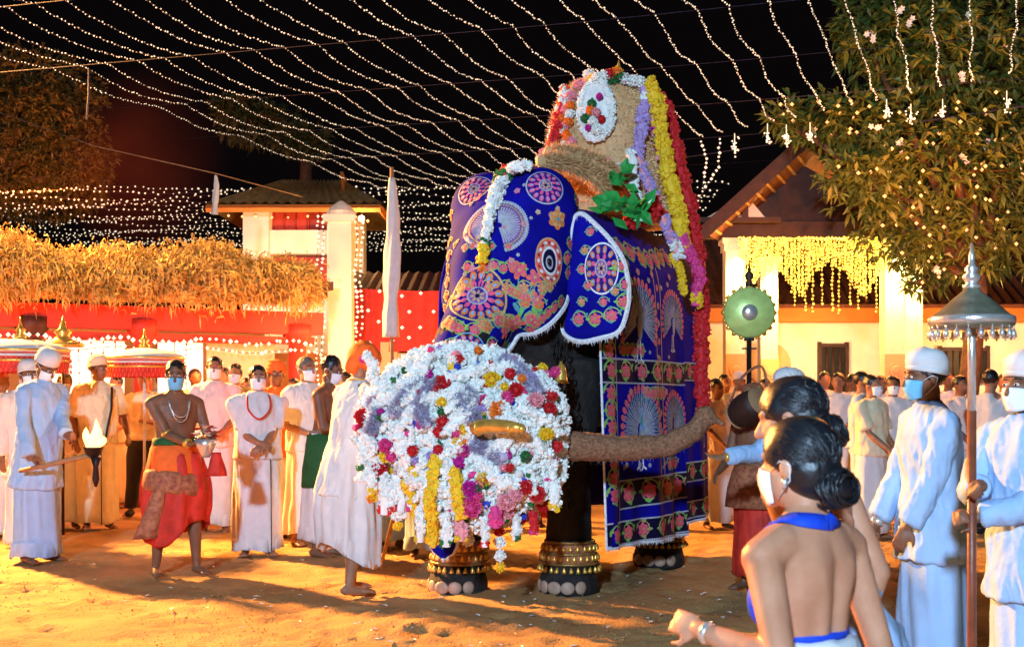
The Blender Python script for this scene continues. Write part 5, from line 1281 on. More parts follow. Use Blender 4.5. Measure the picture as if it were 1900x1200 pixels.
def fringe(edge, closed, ln, down, matn, parent, name='fringe', dens=.012, thick=.012):
    m = MB(); rnd = random.Random(4)
    e = [Vector(p) for p in edge] + ([Vector(edge[0])] if closed else [])
    m.tube(e, thick, 6, cap=not closed)
    for a, b in zip(e[:-1], e[1:]):
        L = (b - a).length; n = max(1, int(L / dens))
        for k in range(n):
            p = a.lerp(b, (k + rnd.random()) / n); d = (Vector(down) + Vector((rnd.gauss(0, .22), rnd.gauss(0, .22), rnd.gauss(0, .15)))).normalized(); l = ln * rnd.uniform(.7, 1.15); x = (b - a).normalized() * .005; y = d.cross(x).normalized() * .005
            m.add([p - x, p + x, p + y, p + d * l], [(0, 1, 3), (1, 2, 3), (2, 0, 3)])
    o = m.build(name, M(matn), parent, smooth=False); return o
fringe(HEDGE, True, .05, (0, 0, -1), 'th_white', HCO, thick=.02)
cen = sum(EEDGE, Vector()) / len(EEDGE)
fringe(EEDGE, True, .045, (0, -.5, -1), 'th_white', EC, thick=.018); fringe(EEDGE2, True, .045, (0, -.5, -1), 'th_white', EC2, thick=.018)
def hem_edge(a0, a1, zb0, zb1, n=50): return [body_point(a0 + (a1 - a0) * k / n, 1.0, zb0 + (zb1 - zb0) * k / n) for k in range(n + 1)]
fringe(hem_edge(A0, ASPL, .335, .31), False, .03, (0, 0, -1), 'th_white', BC1, thick=.010)
fringe([body_point(A0, v / 40, .335) for v in range(18, 41)], False, .02, tuple(EH), 'th_white', BC1, 'edge_trim', thick=.009)
fringe(hem_edge(ASPL + .03, A1, .40, .42), False, .03, (0, 0, -1), 'th_white', BC2, thick=.010)

# ---- embroidery -------------------------------------------------
TH = ['th_white', 'th_silver', 'th_gold', 'th_orange', 'th_pink', 'th_coral', 'th_green', 'th_teal', 'th_sky', 'th_purple', 'th_red', 'th_blue', 'th_dark', 'th_olive']
TI = {k[3:]: i for i, k in enumerate(TH)}
class Dec:
    def __init__(s): s.p = []
    def poly(s, pts, col, layer): s.p.append((pts, col, layer)); return s
    def ellipse(s, cx, cy, rx, ry, col, layer, rot=0, n=10):
        c, q = math.cos(rot), math.sin(rot)
        return s.poly([(cx + rx * math.cos(t) * c - ry * math.sin(t) * q, cy + rx * math.cos(t) * q + ry * math.sin(t) * c) for t in [2 * math.pi * k / n for k in range(n)]], col, layer)
    def petals(s, cx, cy, r0, r1, n, w, col, layer, ph=0, a0=0, a1=2 * math.pi):
        for k in range(n):
            a = a0 + (a1 - a0) * (k + .5) / n + ph; rm = (r0 + r1) / 2; s.ellipse(cx + rm * math.cos(a), cy + rm * math.sin(a), (r1 - r0) / 2, w, col, layer, a, 8)
        return s
    def annulus(s, cx, cy, r0, r1, col, layer, n=28, sy=1.0):
        for k in range(n):
            a, b = 2 * math.pi * k / n, 2 * math.pi * (k + 1) / n
            s.poly([(cx + r0 * math.cos(a), cy + sy * r0 * math.sin(a)), (cx + r1 * math.cos(a), cy + sy * r1 * math.sin(a)), (cx + r1 * math.cos(b), cy + sy * r1 * math.sin(b)), (cx + r0 * math.cos(b), cy + sy * r0 * math.sin(b))], col, layer)
        return s
    def stroke(s, pts, w, col, layer):
        for (x0, y0), (x1, y1) in zip(pts[:-1], pts[1:]):
            dx, dy = x1 - x0, y1 - y0; L = math.hypot(dx, dy) or 1; nx, ny = -dy / L * w / 2, dx / L * w / 2
            s.poly([(x0 - nx, y0 - ny), (x1 - nx, y1 - ny), (x1 + nx, y1 + ny), (x0 + nx, y0 + ny)], col, layer)
        return s
MAN = {}
def place(dec, name, parent, bv, p, n, sx=1.0, sy=1.0, rot=0.0, up=Vector((0, 0, 1))):
    n = n.normalized(); u = (up - n * up.dot(n)).normalized(); r = u.cross(n).normalized(); c, q = math.cos(rot), math.sin(rot)
    m = MB()
    for pts, col, layer in dec.p:
        v = []
        cx = sum(a for a, b in pts) / len(pts); cy = sum(b for a, b in pts) / len(pts)
        for (x, y) in pts + [(cx, cy)]:
            x, y = x * sx, y * sy; x, y = x * c - y * q, x * q + y * c
            o = p + r * x + u * y + n * .16; h = bv.ray_cast(o, -n, .45)
            if h[0] is None: h2 = bv.find_nearest(p + r * x + u * y); hit, hn = h2[0], h2[1]
            else: hit, hn = h[0], h[1]
            if hn.dot(n) < 0: hn = -hn
            if hn.dot(n) < .25: hn = n
            v.append(hit + hn * (.003 + .0028 * layer))
        k = len(pts); m.add(v, [(i, (i + 1) % k, k) for i in range(k)], TI[col])
    return m.build(name, [M(t) for t in TH], parent, smooth=True)
def pix(bv, px, py):
    d = (W(px, py, 1.0) - Vector((0, 0, CH))).normalized(); h = bv.ray_cast(Vector((0, 0, CH)), d)
    if h[0] is None: return None
    n = h[1]
    if n.dot(d) > 0: n = -n
    return h[0], n
def put(dec, name, parent, bv, px, py, **kw):
    h = pix(bv, px, py)
    if h: return place(dec, name, parent, bv, h[0], h[1], **kw)

def medallion(r, c1='coral', c2='purple', rim='silver', n=14):
    d = Dec(); d.annulus(0, 0, 0.001, r * .92, 'blue', 0, 24); d.annulus(0, 0, r * .93, r, rim, 1, 32); d.petals(0, 0, r * .58, r * .9, n, r * .12, c1, 1); d.petals(0, 0, r * .62, r * .80, n, r * .05, 'sky', 2)
    d.petals(0, 0, r * .34, r * .60, n - 4, r * .09, 'pink', 2); d.annulus(0, 0, r * .30, r * .36, 'silver', 3, 20); d.annulus(0, 0, .001, r * .30, c2, 1, 16); d.petals(0, 0, r * .08, r * .26, 7, r * .05, 'gold', 2); d.ellipse(0, 0, r * .08, r * .08, 'dark', 3)
    return d
def rose(r, c='pink', c2='coral', cen_='olive', n=6):
    d = Dec(); d.petals(0, 0, r * .25, r, n, r * .34, c, 1); d.petals(0, 0, r * .2, r * .78, n, r * .22, c2, 2, .5); d.petals(0, 0, r * .1, r * .5, n, r * .13, c, 3); d.ellipse(0, 0, r * .2, r * .2, cen_, 4); return d
def scroll(r, c='pink', g='green', flip=1):
    d = Dec(); pts = [(flip * r * 1.35 * math.cos(t) * (1 - t * .06), r * 1.3 * math.sin(t) * (1 - t * .06)) for t in [k * .45 for k in range(13)]]
    d.stroke(pts, r * .2, 'green', 0); d.stroke([(x * .95, y * .95) for x, y in pts], r * .08, 'gold', 1)
    for k in (1, 4, 7, 10): x, y = pts[k]; d.ellipse(x, y, r * .42, r * .2, g, 1, k * .9, 8); d.ellipse(x * .82, y * .82, r * .2, r * .09, 'olive', 2, k * .7, 8)
    q = rose(r * .9, c, 'coral' if c != 'coral' else 'pink'); d.p += q.p
    return d
def spray():
    d = Dec()
    for x, y, r in ((0, .10, .055), (.09, .06, .05), (.10, -.06, .045)):
        d.stroke([(0.02, -.14), (x * .6, y * .3 - .05), (x, y)], .008, 'teal', 0); d.petals(x, y, .008, r, 5, r * .32, 'coral', 1); d.petals(x, y, .005, r * .6, 5, r * .16, 'pink', 2); d.ellipse(x, y, .01, .01, 'gold', 3)
    for k in range(9): a = -.9 + k * .28; d.ellipse(.03 + .075 * math.cos(a * 2), -.10 + .07 * math.sin(a * 3), .034, .014, ['green', 'teal', 'olive'][k % 3], 1, a * 2.1, 8)
    return d
def peacock(r, grey=True):
    d = Dec(); A, B = R(-35), R(215)
    d.petals(0, 0, r * .80, r * 1.02, 22, r * .075, 'coral', 0, 0, A, B); d.petals(0, 0, r * .80, r * .94, 22, r * .045, 'pink', 1, 0, A, B)
    for n, r0, r1, col, lay in ((34, .15, .86, 'silver', 1), (34, .3, .8, 'sky' if not grey else 'silver', 2), (26, .2, .62, 'silver', 2)):
        for k in range(n):
            a = A + (B - A) * (k + .5 * (lay % 2)) / n; d.stroke([(r * r0 * math.cos(a), r * r0 * math.sin(a)), (r * r1 * math.cos(a), r * r1 * math.sin(a))], r * (.026 if lay == 1 else .018), col, lay)
    d.petals(0, 0, r * .62, r * .76, 18, r * .05, 'teal', 3, 0, A, B); d.petals(0, 0, r * .66, r * .72, 18, r * .025, 'purple', 4, 0, A, B); d.petals(0, 0, r * .38, r * .50, 13, r * .045, 'sky', 3, 0, A, B); d.petals(0, 0, r * .41, r * .47, 13, r * .02, 'gold', 4, 0, A, B)
    d.ellipse(0, -.12 * r, r * .13, r * .34, 'sky', 4); d.ellipse(-.03 * r, .20 * r, r * .07, r * .13, 'teal', 5); d.ellipse(-.05 * r, .33 * r, r * .06, r * .06, 'sky', 5); d.ellipse(0, -.2 * r, r * .06, r * .2, 'gold', 5)
    for s in (-1, 1): d.stroke([(s * .05 * r, -.40 * r), (s * .09 * r, -.85 * r), (s * .2 * r, -.92 * r)], r * .05, 'white', 1); d.stroke([(s * .09 * r, -.85 * r), (s * .02 * r, -.95 * r)], r * .04, 'white', 1)
    return d

# head
put(medallion(.128, 'pink', 'purple'), 'medallion', HCO, HCB, 1012, 345, rot=.1); put(medallion(.128, 'coral', 'purple'), 'medallion', HCO, HCB, 880, 352, rot=-.1)
put(medallion(.19, 'orange', 'purple', 'gold', 16), 'medallion', HCO, HCB, 886, 550); put(medallion(.12, 'coral', 'teal', 'sky', 12), 'medallion', HCO, HCB, 868, 650)
pk = Dec()                                                       # double silver peacock on the brow
for s in (-1, 1):
    for n, r0, r1, lay, col in ((30, .02, .185, 0, 'silver'), (30, .06, .17, 1, 'purple'), (22, .03, .14, 2, 'silver')):
        for k in range(n):
            a = R(-75) + R(165) * k / (n - 1); x0, y0, x1, y1 = r0 * math.cos(a), r0 * math.sin(a), r1 * math.cos(a), r1 * math.sin(a); pk.stroke([(s * (x0 + .02), y0), (s * (x1 + .02), y1)], .010, col, lay)
            if lay == 0: pk.ellipse(s * (x1 + .02), y1, .016, .011, 'silver', 1, a, 7); pk.ellipse(s * (x1 * .85 + .02), y1 * .85, .008, .006, 'gold', 2, a, 6)
put(pk, 'peacock_pair', HCO, HCB, 920, 418)
put(rose(.075, 'orange', 'gold', 'teal'), 'blossom_motif', HCO, HCB, 1033, 407); put(spray(), 'flower_spray', HCO, HCB, 962, 535, sx=1.2, sy=1.2); put(spray(), 'flower_spray', HCO, HCB, 948, 620, sx=-1.1, sy=1.0, rot=.5)
def eyepatch():
    d = Dec(); d.annulus(0, 0, .052, .064, 'white', 3, 26, 1.55); d.annulus(0, 0, .064, .105, 'coral', 1, 26, 1.45); d.annulus(0, 0, .105, .112, 'gold', 2, 26, 1.42); d.annulus(0, 0, .001, .052, 'dark', 1, 22, 1.55)
    for k in range(20): a = 2 * math.pi * k / 20; d.ellipse(.085 * math.cos(a), .124 * math.sin(a), .011, .014, ['white', 'red'][k % 2], 3, a, 7)
    d.ellipse(0, -.01, .03, .05, 'silver', 2); d.ellipse(0.0, -.015, .018, .024, 'dark', 3); return d
put(eyepatch(), 'eye_opening', HCO, HCB, 1018, 485)
_h = pix(HCB, 1018, 485); m = MB(); m.ell(_h[0] - _h[1] * .006, .026, None, 14, 9); m.build('eye', M('eye_dark'), ELE)
for k, (px, py) in enumerate(((852, 610), (912, 640), (940, 690), (985, 590), (835, 560), (1000, 565), (960, 640), (925, 596), (838, 640), (905, 660), (880, 612), (975, 560))):
    put(scroll(.042, ['coral', 'pink', 'orange'][k % 3], ['green', 'teal'][k % 2], 1 if k % 2 else -1), 'flower_motif', HCO, HCB, px, py)
for k in range(10): put(scroll(.040, ['pink', 'coral'][k % 2], 'olive'), 'flower_motif', HCO, HCB, 1062 + 10 * math.sin(k * .9), 345 + k * 27)
for k in range(8): put(scroll(.036, ['coral', 'pink'][k % 2], 'green'), 'flower_motif', HCO, HCB, 1040 - k * 11, 560 + k * 10)
for k in range(9): put(scroll(.034, ['orange', 'pink'][k % 2], 'olive'), 'flower_motif', HCO, HCB, 838 - k * 1.5, 400 + k * 25)
for k in range(46):                                              # dense small flowers over the lower face
    px = 828 + (k * 37) % 170; py = 500 + (k * 53) % 160
    if (px - 886) ** 2 + (py - 550) ** 2 < 52 ** 2 or py > 690 - max(0, px - 950) * 1.0: continue
    put(scroll(.026 + .008 * (k % 3), ['coral', 'pink', 'orange', 'gold'][k % 4], ['green', 'teal', 'olive'][k % 3], 1 if k % 2 else -1), 'flower_motif', HCO, HCB, px, py)
# ear
d = medallion(.13, 'orange', 'purple', 'white', 12); put(d, 'medallion', EC, EB, 1116, 498, sx=.9, sy=1.35)
for k, (px, py) in enumerate(((1075, 592), (1105, 592), (1135, 585), (1158, 560), (1163, 528), (1160, 492), (1150, 460), (1138, 436), (1122, 416))): put(scroll(.046, ['pink', 'coral'][k % 2], ['teal', 'green'][k % 2]), 'flower_motif', EC, EB, px, py)
# body: rows at fixed heights on the side
def side(dec, name, a, z, cloth=0, **kw):
    par, bv = ((BC1, BB1), (BC2, BB2))[cloth]; o = P_(a, 3.0, z); h = bv.ray_cast(o, -EL)
    if h[0] is None: return
    n = h[1] if h[1].dot(EL) > 0 else -h[1]; return place(dec, name, par, bv, h[0], n, **kw)
def band(z, h, a0, a1, cloth, parity=0):
    d = Dec(); L = a0 - a1; n = int(L / .05)
    for yy in (-h / 2, h / 2): d.stroke([(-L / 2 + L * k / n, yy) for k in range(n + 1)], .012, 'silver', 1)
    for k in range(n): d.poly([(-L / 2 + L * k / n, -h / 2), (-L / 2 + L * (k + 1) / n, -h / 2), (-L / 2 + L * (k + 1) / n, h / 2), (-L / 2 + L * k / n, h / 2)], 'dark', 0)
    side(d, 'embroidered_band', (a0 + a1) / 2, z, cloth)
    m = int(L / (h * 1.35))
    for k in range(m): side(scroll(h * .37, ['pink', 'coral'][(k + parity) % 2], ['green', 'olive'][(k // 2) % 2], 1 if k % 2 else -1), 'flower_motif', a0 - L * (k + .5) / m, z, cloth, sx=1.15)
band(1.58, .17, A0 - .01, ASPL, 0); band(.70, .20, A0 - .22, ASPL, 0, 1); band(.42, .16, A0 - .01, ASPL, 0)
band(1.60, .14, ASPL + .02, -1.95, 1); band(.80, .15, ASPL + .02, -1.95, 1, 1); band(.50, .13, ASPL + .02, -1.95, 1)
for k in range(9): side(scroll(.066, ['pink', 'coral'][k % 2], 'green', 1 if k % 2 else -1), 'flower_motif', A0 - .11, [1.84, 1.72, 1.42, 1.30, 1.18, 1.06, .94, .82, .70][k], 0, sx=1.1)
dl = Dec(); dl.stroke([(0, -.7 + k * .07) for k in range(21)], .012, 'silver', 1); side(dl, 'gold_line', A0 - .21, 1.15, 0)
for a, z, r, cl in ((-.42, 1.95, .31, 0), (-.44, 1.16, .31, 0), (-1.04, 1.98, .24, 0), (-1.04, 1.2, .24, 0), (-1.68, 1.2, .22, 1), (-1.68, 1.95, .2, 1)): side(peacock(r, cl == 0), 'peacock', a, z, cl, sy=1.05)
for k in range(10): side(rose(.03, ['coral', 'gold', 'silver'][k % 3], 'pink'), 'flower_motif', -.74, 2.22 - .135 * k, 0, sx=.8)
def shoulder_band():
    for k in range(9): side(scroll(.07, ['coral', 'orange', 'pink'][k % 3], 'olive', 1 if k % 2 else -1), 'flower_motif', -.02 - .14 * k, 2.46 + .03 * math.sin(k), 0)
    for k in range(8): put(scroll(.045, ['coral', 'orange'][k % 2], 'olive'), 'flower_motif', BC1, BB1, 1062 + 11 * k, 338 + 10 * k)
shoulder_band()
for k in range(26): side(rose(.018 + .006 * (k % 3), ['silver', 'gold', 'coral'][k % 3], 'silver', 'gold', 5), 'sequin_flower', A0 - .28 - .95 * ((k * 7) % 26) / 26, [1.72, 2.24, 1.46, .86, .92, 2.3][k % 6] + .03 * math.sin(k * 3), 0)
for k in range(30):
    put(rose(.014 + .006 * (k % 3), ['silver', 'gold', 'pink'][k % 3], 'silver', 'gold', 5), 'sequin_flower', HCO, HCB, 850 + (k * 61) % 195, 330 + (k * 43) % 190)
for k in range(24): put(scroll(.026 + .007 * (k % 3), ['coral', 'pink', 'gold'][k % 3], ['teal', 'green', 'olive'][k % 3], 1 if k % 2 else -1), 'flower_motif', HCO, HCB, 845 + (k * 71) % 180, 455 + (k * 37) % 110) if not (abs(850 + (k * 71) % 180 - 1018) < 38 and (k * 37) % 110 < 75) else None
for k in range(14): side(scroll(.042, ['coral', 'pink'][k % 2], ['green', 'olive', 'teal'][k % 3], 1 if k % 2 else -1), 'flower_motif', A0 - .32 - 1.0 * ((k * 5) % 14) / 14, [1.735, 1.42, .88][k % 3], 0)
for k, (px, py) in enumerate(((1080, 560), (1092, 530), (1080, 500), (1086, 465), (1096, 430), (1120, 560), (1142, 540))): put(scroll(.03, ['gold', 'coral', 'pink'][k % 3], 'teal'), 'flower_motif', EC, EB, px, py)
tl = Dec(); tl.stroke([(0, -.4 + k * .05) for k in range(17)], .010, 'gold', 1); side(tl, 'gold_line', -.79, 1.98, 0); side(tl, 'gold_line', -.69, 1.98, 0); side(tl, 'gold_line', -.79, 1.18, 0); side(tl, 'gold_line', -.69, 1.18, 0)

# ---- anklets, bell, chain, trunk cloth
def anklet(a, b):
    c = P_(a, b, .30); t = MB()
    for z, r in ((.06, .185), (-.02, .20), (-.09, .215)): t.lathe(c + Vector((0, 0, z)), [(r - .012, -.012), (r, -.006), (r, .006), (r - .012, .012)], 30, cap=False)
    o = t.build('anklet', mat('old_brass', (.30, .17, .05), .4, var=.35, scale=30, metal=.5, bump=.3), ELE)
    q = MB(); q.lathe(c + Vector((0, 0, .02)), [(.186, -.03), (.192, 0), (.184, .028)], 30, cap=False); q.lathe(c + Vector((0, 0, -.055)), [(.203, -.025), (.207, 0), (.199, .025)], 30, cap=False); q.build('anklet_cloth', M('maroon_cloth'), o)
    bl = MB().lathe((0, 0, 0), [(.017, -.036), (.015, -.018), (.008, -.004), (.003, .006)], 8).mesh('bell', [M('gold')])
    for z, r, n in ((-.02, .205, 26), (-.10, .222, 28), (.05, .195, 24)):
        for k in range(n):
            th = 2 * math.pi * k / n; w = c + Vector((r * math.cos(th), r * math.sin(th), z - .012))
            e = bpy.data.objects.new('bell', bl); COL.objects.link(e); e.parent = o; e.location = w - wpos(ELE); e.rotation_euler = (random.uniform(-.2, .2), random.uniform(-.2, .2), 0)
anklet(0, .36); anklet(.37, -.34); anklet(-1.68, .38)
c = W(1041, 690, 8.15); m = MB(); m.lathe(c, [(.052, -.075), (.044, -.06), (.036, 0), (.028, .035), (.012, .05), (.008, .07)], 18); bo = m.build('neck_bell', M('gold'), ELE)
MB().octa(c + Vector((0, 0, -.085)), .016).build('clapper', M('iron_dark'), bo)
def chain(pts, r, name):
    m = MB(); tot = 0; k = 0
    for a, b in zip(pts[:-1], pts[1:]):
        a, b = Vector(a), Vector(b); n = max(1, int((b - a).length / (r * 2.6)))
        for i in range(n):
            p = a.lerp(b, (i + .5) / n); d = (b - a).normalized(); x, y = frame(d); x = x if k % 2 else y; k += 1
            m.tube([p + d * r * 1.7 * math.cos(t) + x * r * math.sin(t) for t in [2 * math.pi * q / 8 for q in range(9)]], r * .35, 4)
    return m.build(name, M('iron_dark'), ELE)
MATS['iron_dark'].node_tree.nodes['Principled BSDF'].inputs['Metallic'].default_value = 0.6
for k, dx in enumerate((-.02, .03, .08)): chain([P_(.40, .40 + dx, 1.95), P_(.32, .46 + dx, 1.5), P_(.23, .49 + dx, 1.1 - .05 * k), P_(.19, .46 + dx, .6 + .2 * k)], .016, 'chain')
# tongue of embroidered cloth hanging over the raised foot
tc = MB(); rows = []
for i in range(12):
    u = i / 11; z = .72 - .46 * u; w = .14 * math.sqrt(max(0, 1 - max(0, (u - .45) / .55) ** 2)) + .002
    row = [P_(.62 + .03 * math.sin(u * 3) - .10 * (q / 8 - .5) ** 2, -.33 + w * (q / 8 - .5) * 2, z) for q in range(9)]; rows.append(row)
tc.ring_loft(rows, cap=False, closed=False); to = tc.build('foot_cloth', M('velvet'), ELE); md = to.modifiers.new('thick', 'SOLIDIFY'); md.thickness = .01
fringe([r[0] for r in rows] + rows[-1] + [r[-1] for r in rows[::-1]], False, .035, (0, -.2, -1), 'th_white', to, thick=.014)
tb = tc.bvh()
for k, (da, z) in enumerate(((0, .62), (.05, .50), (-.06, .48), (0, .38))):
    h = tb.ray_cast(P_(1.5, -.33 + da, z), -EH)
    if h[0] is not None: place(scroll(.036, ['coral', 'pink'][k % 2], 'teal'), 'flower_motif', to, tb, h[0], EH)

# ------------------------------------------------------------------ flowers
for k, c in dict(fl_white=(.78, .78, .72), fl_red=(.55, .012, .015), fl_yellow=(.80, .50, .015), fl_pink=(.68, .05, .22), fl_orange=(.80, .20, .015), fl_blush=(.75, .30, .33), fl_lilac=(.42, .28, .55), fl_green=(.02, .14, .03), fl_magenta=(.50, .01, .25), fl_tinsel=(.40, .37, .50), fl_tan=(.62, .36, .16), fl_blue=(.04, .06, .5)).items():
    mat(k, c, 0.65, var=0.12, scale=25)
def pompom(r, n, rnd, layers=3):
    m = MB(); ga = math.pi * (3 - math.sqrt(5))
    for k in range(n):
        z = 1 - 2 * (k + .5) / n; q = math.sqrt(1 - z * z); d = Vector((q * math.cos(ga * k), q * math.sin(ga * k), z)); x, y = frame(d); j = rnd.uniform(.85, 1.12)
        m.add([d * r * .45 * j, d * r * .85 * j + x * r * .24, d * r * 1.05 * j, d * r * .85 * j - x * r * .24], [(0, 1, 2, 3)])
        m.add([d * r * .45 * j, d * r * .85 * j + y * r * .24, d * r * 1.0 * j, d * r * .85 * j - y * r * .24], [(0, 1, 2, 3)])
    m.ell((0, 0, 0), r * .62, None, 8, 6); return m
POM = {}
def pom(col, size='m'):
    if (col, size) not in POM:
        POM[(col, size)] = pompom(1.0, {'s': 12, 'm': 40, 'l': 70}[size], random.Random(hash(size) % 7 if False else {'s': 1, 'm': 2, 'l': 3}[size])).mesh('blossom', [M('fl_' + col)], smooth=False)
    return POM[(col, size)]
def blossom(parent, p, r, col, size='m'):
    o = bpy.data.objects.new('blossom', pom(col, size)); COL.objects.link(o); o.parent = parent; o.location = Vector(p) - wpos(parent); o.scale = (r, r, r); o.rotation_euler = (random.random() * 6, random.random() * 6, random.random() * 6); return o
UNIT = []
def _unit():
    rnd = random.Random(77)
    for v in range(6):
        m = MB(); m.ell((0, 0, 0), (1, 1, .85), None, 7, 5)
        vs = [Vector(p) * (rnd.uniform(.72, 1.22)) for p in m.v]; UNIT.append((vs, list(m.f)))
_unit()
def floret_into(mb, p, r, rnd, mi=0, n=9):
    rot = Quaternion((rnd.gauss(0, 1), rnd.gauss(0, 1), rnd.gauss(0, 1), rnd.gauss(0, 1))).normalized().to_matrix() * (r * .85)
    vs, fs = UNIT[rnd.randrange(6)]; mb.add([p + rot @ v for v in vs], fs, mi)
    for k in range(4):
        d = (rot @ Vector((rnd.gauss(0, 1), rnd.gauss(0, 1), rnd.gauss(0, 1)))).normalized(); x, y = frame(d); x = (x * rnd.uniform(-1, 1) + y * rnd.uniform(-1, 1)).normalized()
        mb.add([p + d * r * .4 - x * r * .3, p + d * r * .4 + x * r * .3, p + d * r * 1.05 + x * r * .28, p + d * r * 1.25, p + d * r * 1.05 - x * r * .28], [(0, 1, 2, 3, 4)], mi)
def rope_mesh(path, r, rnd, cols, dens=1.0, n=9, fr=None):
    """flower rope: florets packed round a path; cols = function(u) -> material index"""
    m = MB(); path = [Vector(p) for p in path]; Ls = [0]
    for a, b in zip(path[:-1], path[1:]): Ls.append(Ls[-1] + (b - a).length)
    T = Ls[-1]; cnt = int(T / (r * .42) * 3 * dens)
    for k in range(cnt):
        s = T * (k + rnd.random()) / cnt; i = max(0, min(len(path) - 2, next((q for q in range(len(Ls) - 1) if Ls[q + 1] >= s), len(path) - 2))); f = (s - Ls[i]) / max(1e-6, Ls[i + 1] - Ls[i]); p = path[i].lerp(path[i + 1], f); d = (path[i + 1] - path[i]).normalized(); x, y = frame(d); a = rnd.random() * 6.283
        floret_into(m, p + (x * math.cos(a) + y * math.sin(a)) * r * .68, r * (fr or .52), rnd, cols(s / T), n)
    m.tube(path, r * .72, 8, cols(.5)); return m
FLM = ['fl_white', 'fl_red', 'fl_yellow', 'fl_pink', 'fl_orange', 'fl_blush', 'fl_lilac', 'fl_green', 'fl_magenta', 'fl_tinsel', 'fl_tan', 'fl_blue']; FI = {k[3:]: i for i, k in enumerate(FLM)}
FMATS = [M(k) for k in FLM]
def rope_part(name, path, r, cols, parent=None, rnd=random.Random(8), dens=1.0, n=9, fr=None):
    cf = cols if callable(cols) else (lambda u: FI[cols]); return rope_mesh(path, r, rnd, cf, dens, n, fr).build(name, FMATS, parent, smooth=False)
def tinsel(name, path, r, parent, col='tinsel', n=900, ln=.03, w=.0022, rnd=random.Random(12), parts=1):
    m = MB(); path = [Vector(p) for p in path]; m.tube(path, r * .55, 8)
    for q_ in (path[0], path[-1]): m.ell(q_, r * .55, None, 8, 6)
    for k in range(n):
        u = rnd.random() * (len(path) - 1); i = int(u); p = path[i].lerp(path[i + 1], u - i); d0 = (path[i + 1] - path[i]).normalized(); x, y = frame(d0); a = rnd.random() * 6.283; d = (x * math.cos(a) + y * math.sin(a) + d0 * rnd.gauss(0, .5)).normalized(); q = p + (x * math.cos(a) + y * math.sin(a)) * r * .52; e = q + d * ln * rnd.uniform(.6, 1.3); s = d.cross(Vector((rnd.gauss(0, 1), rnd.gauss(0, 1), rnd.gauss(0, 1)))).normalized() * w
        m.add([q - s, q + s, e], [(0, 1, 2)])
    return m.build(name, M('fl_' + col), parent, smooth=False)

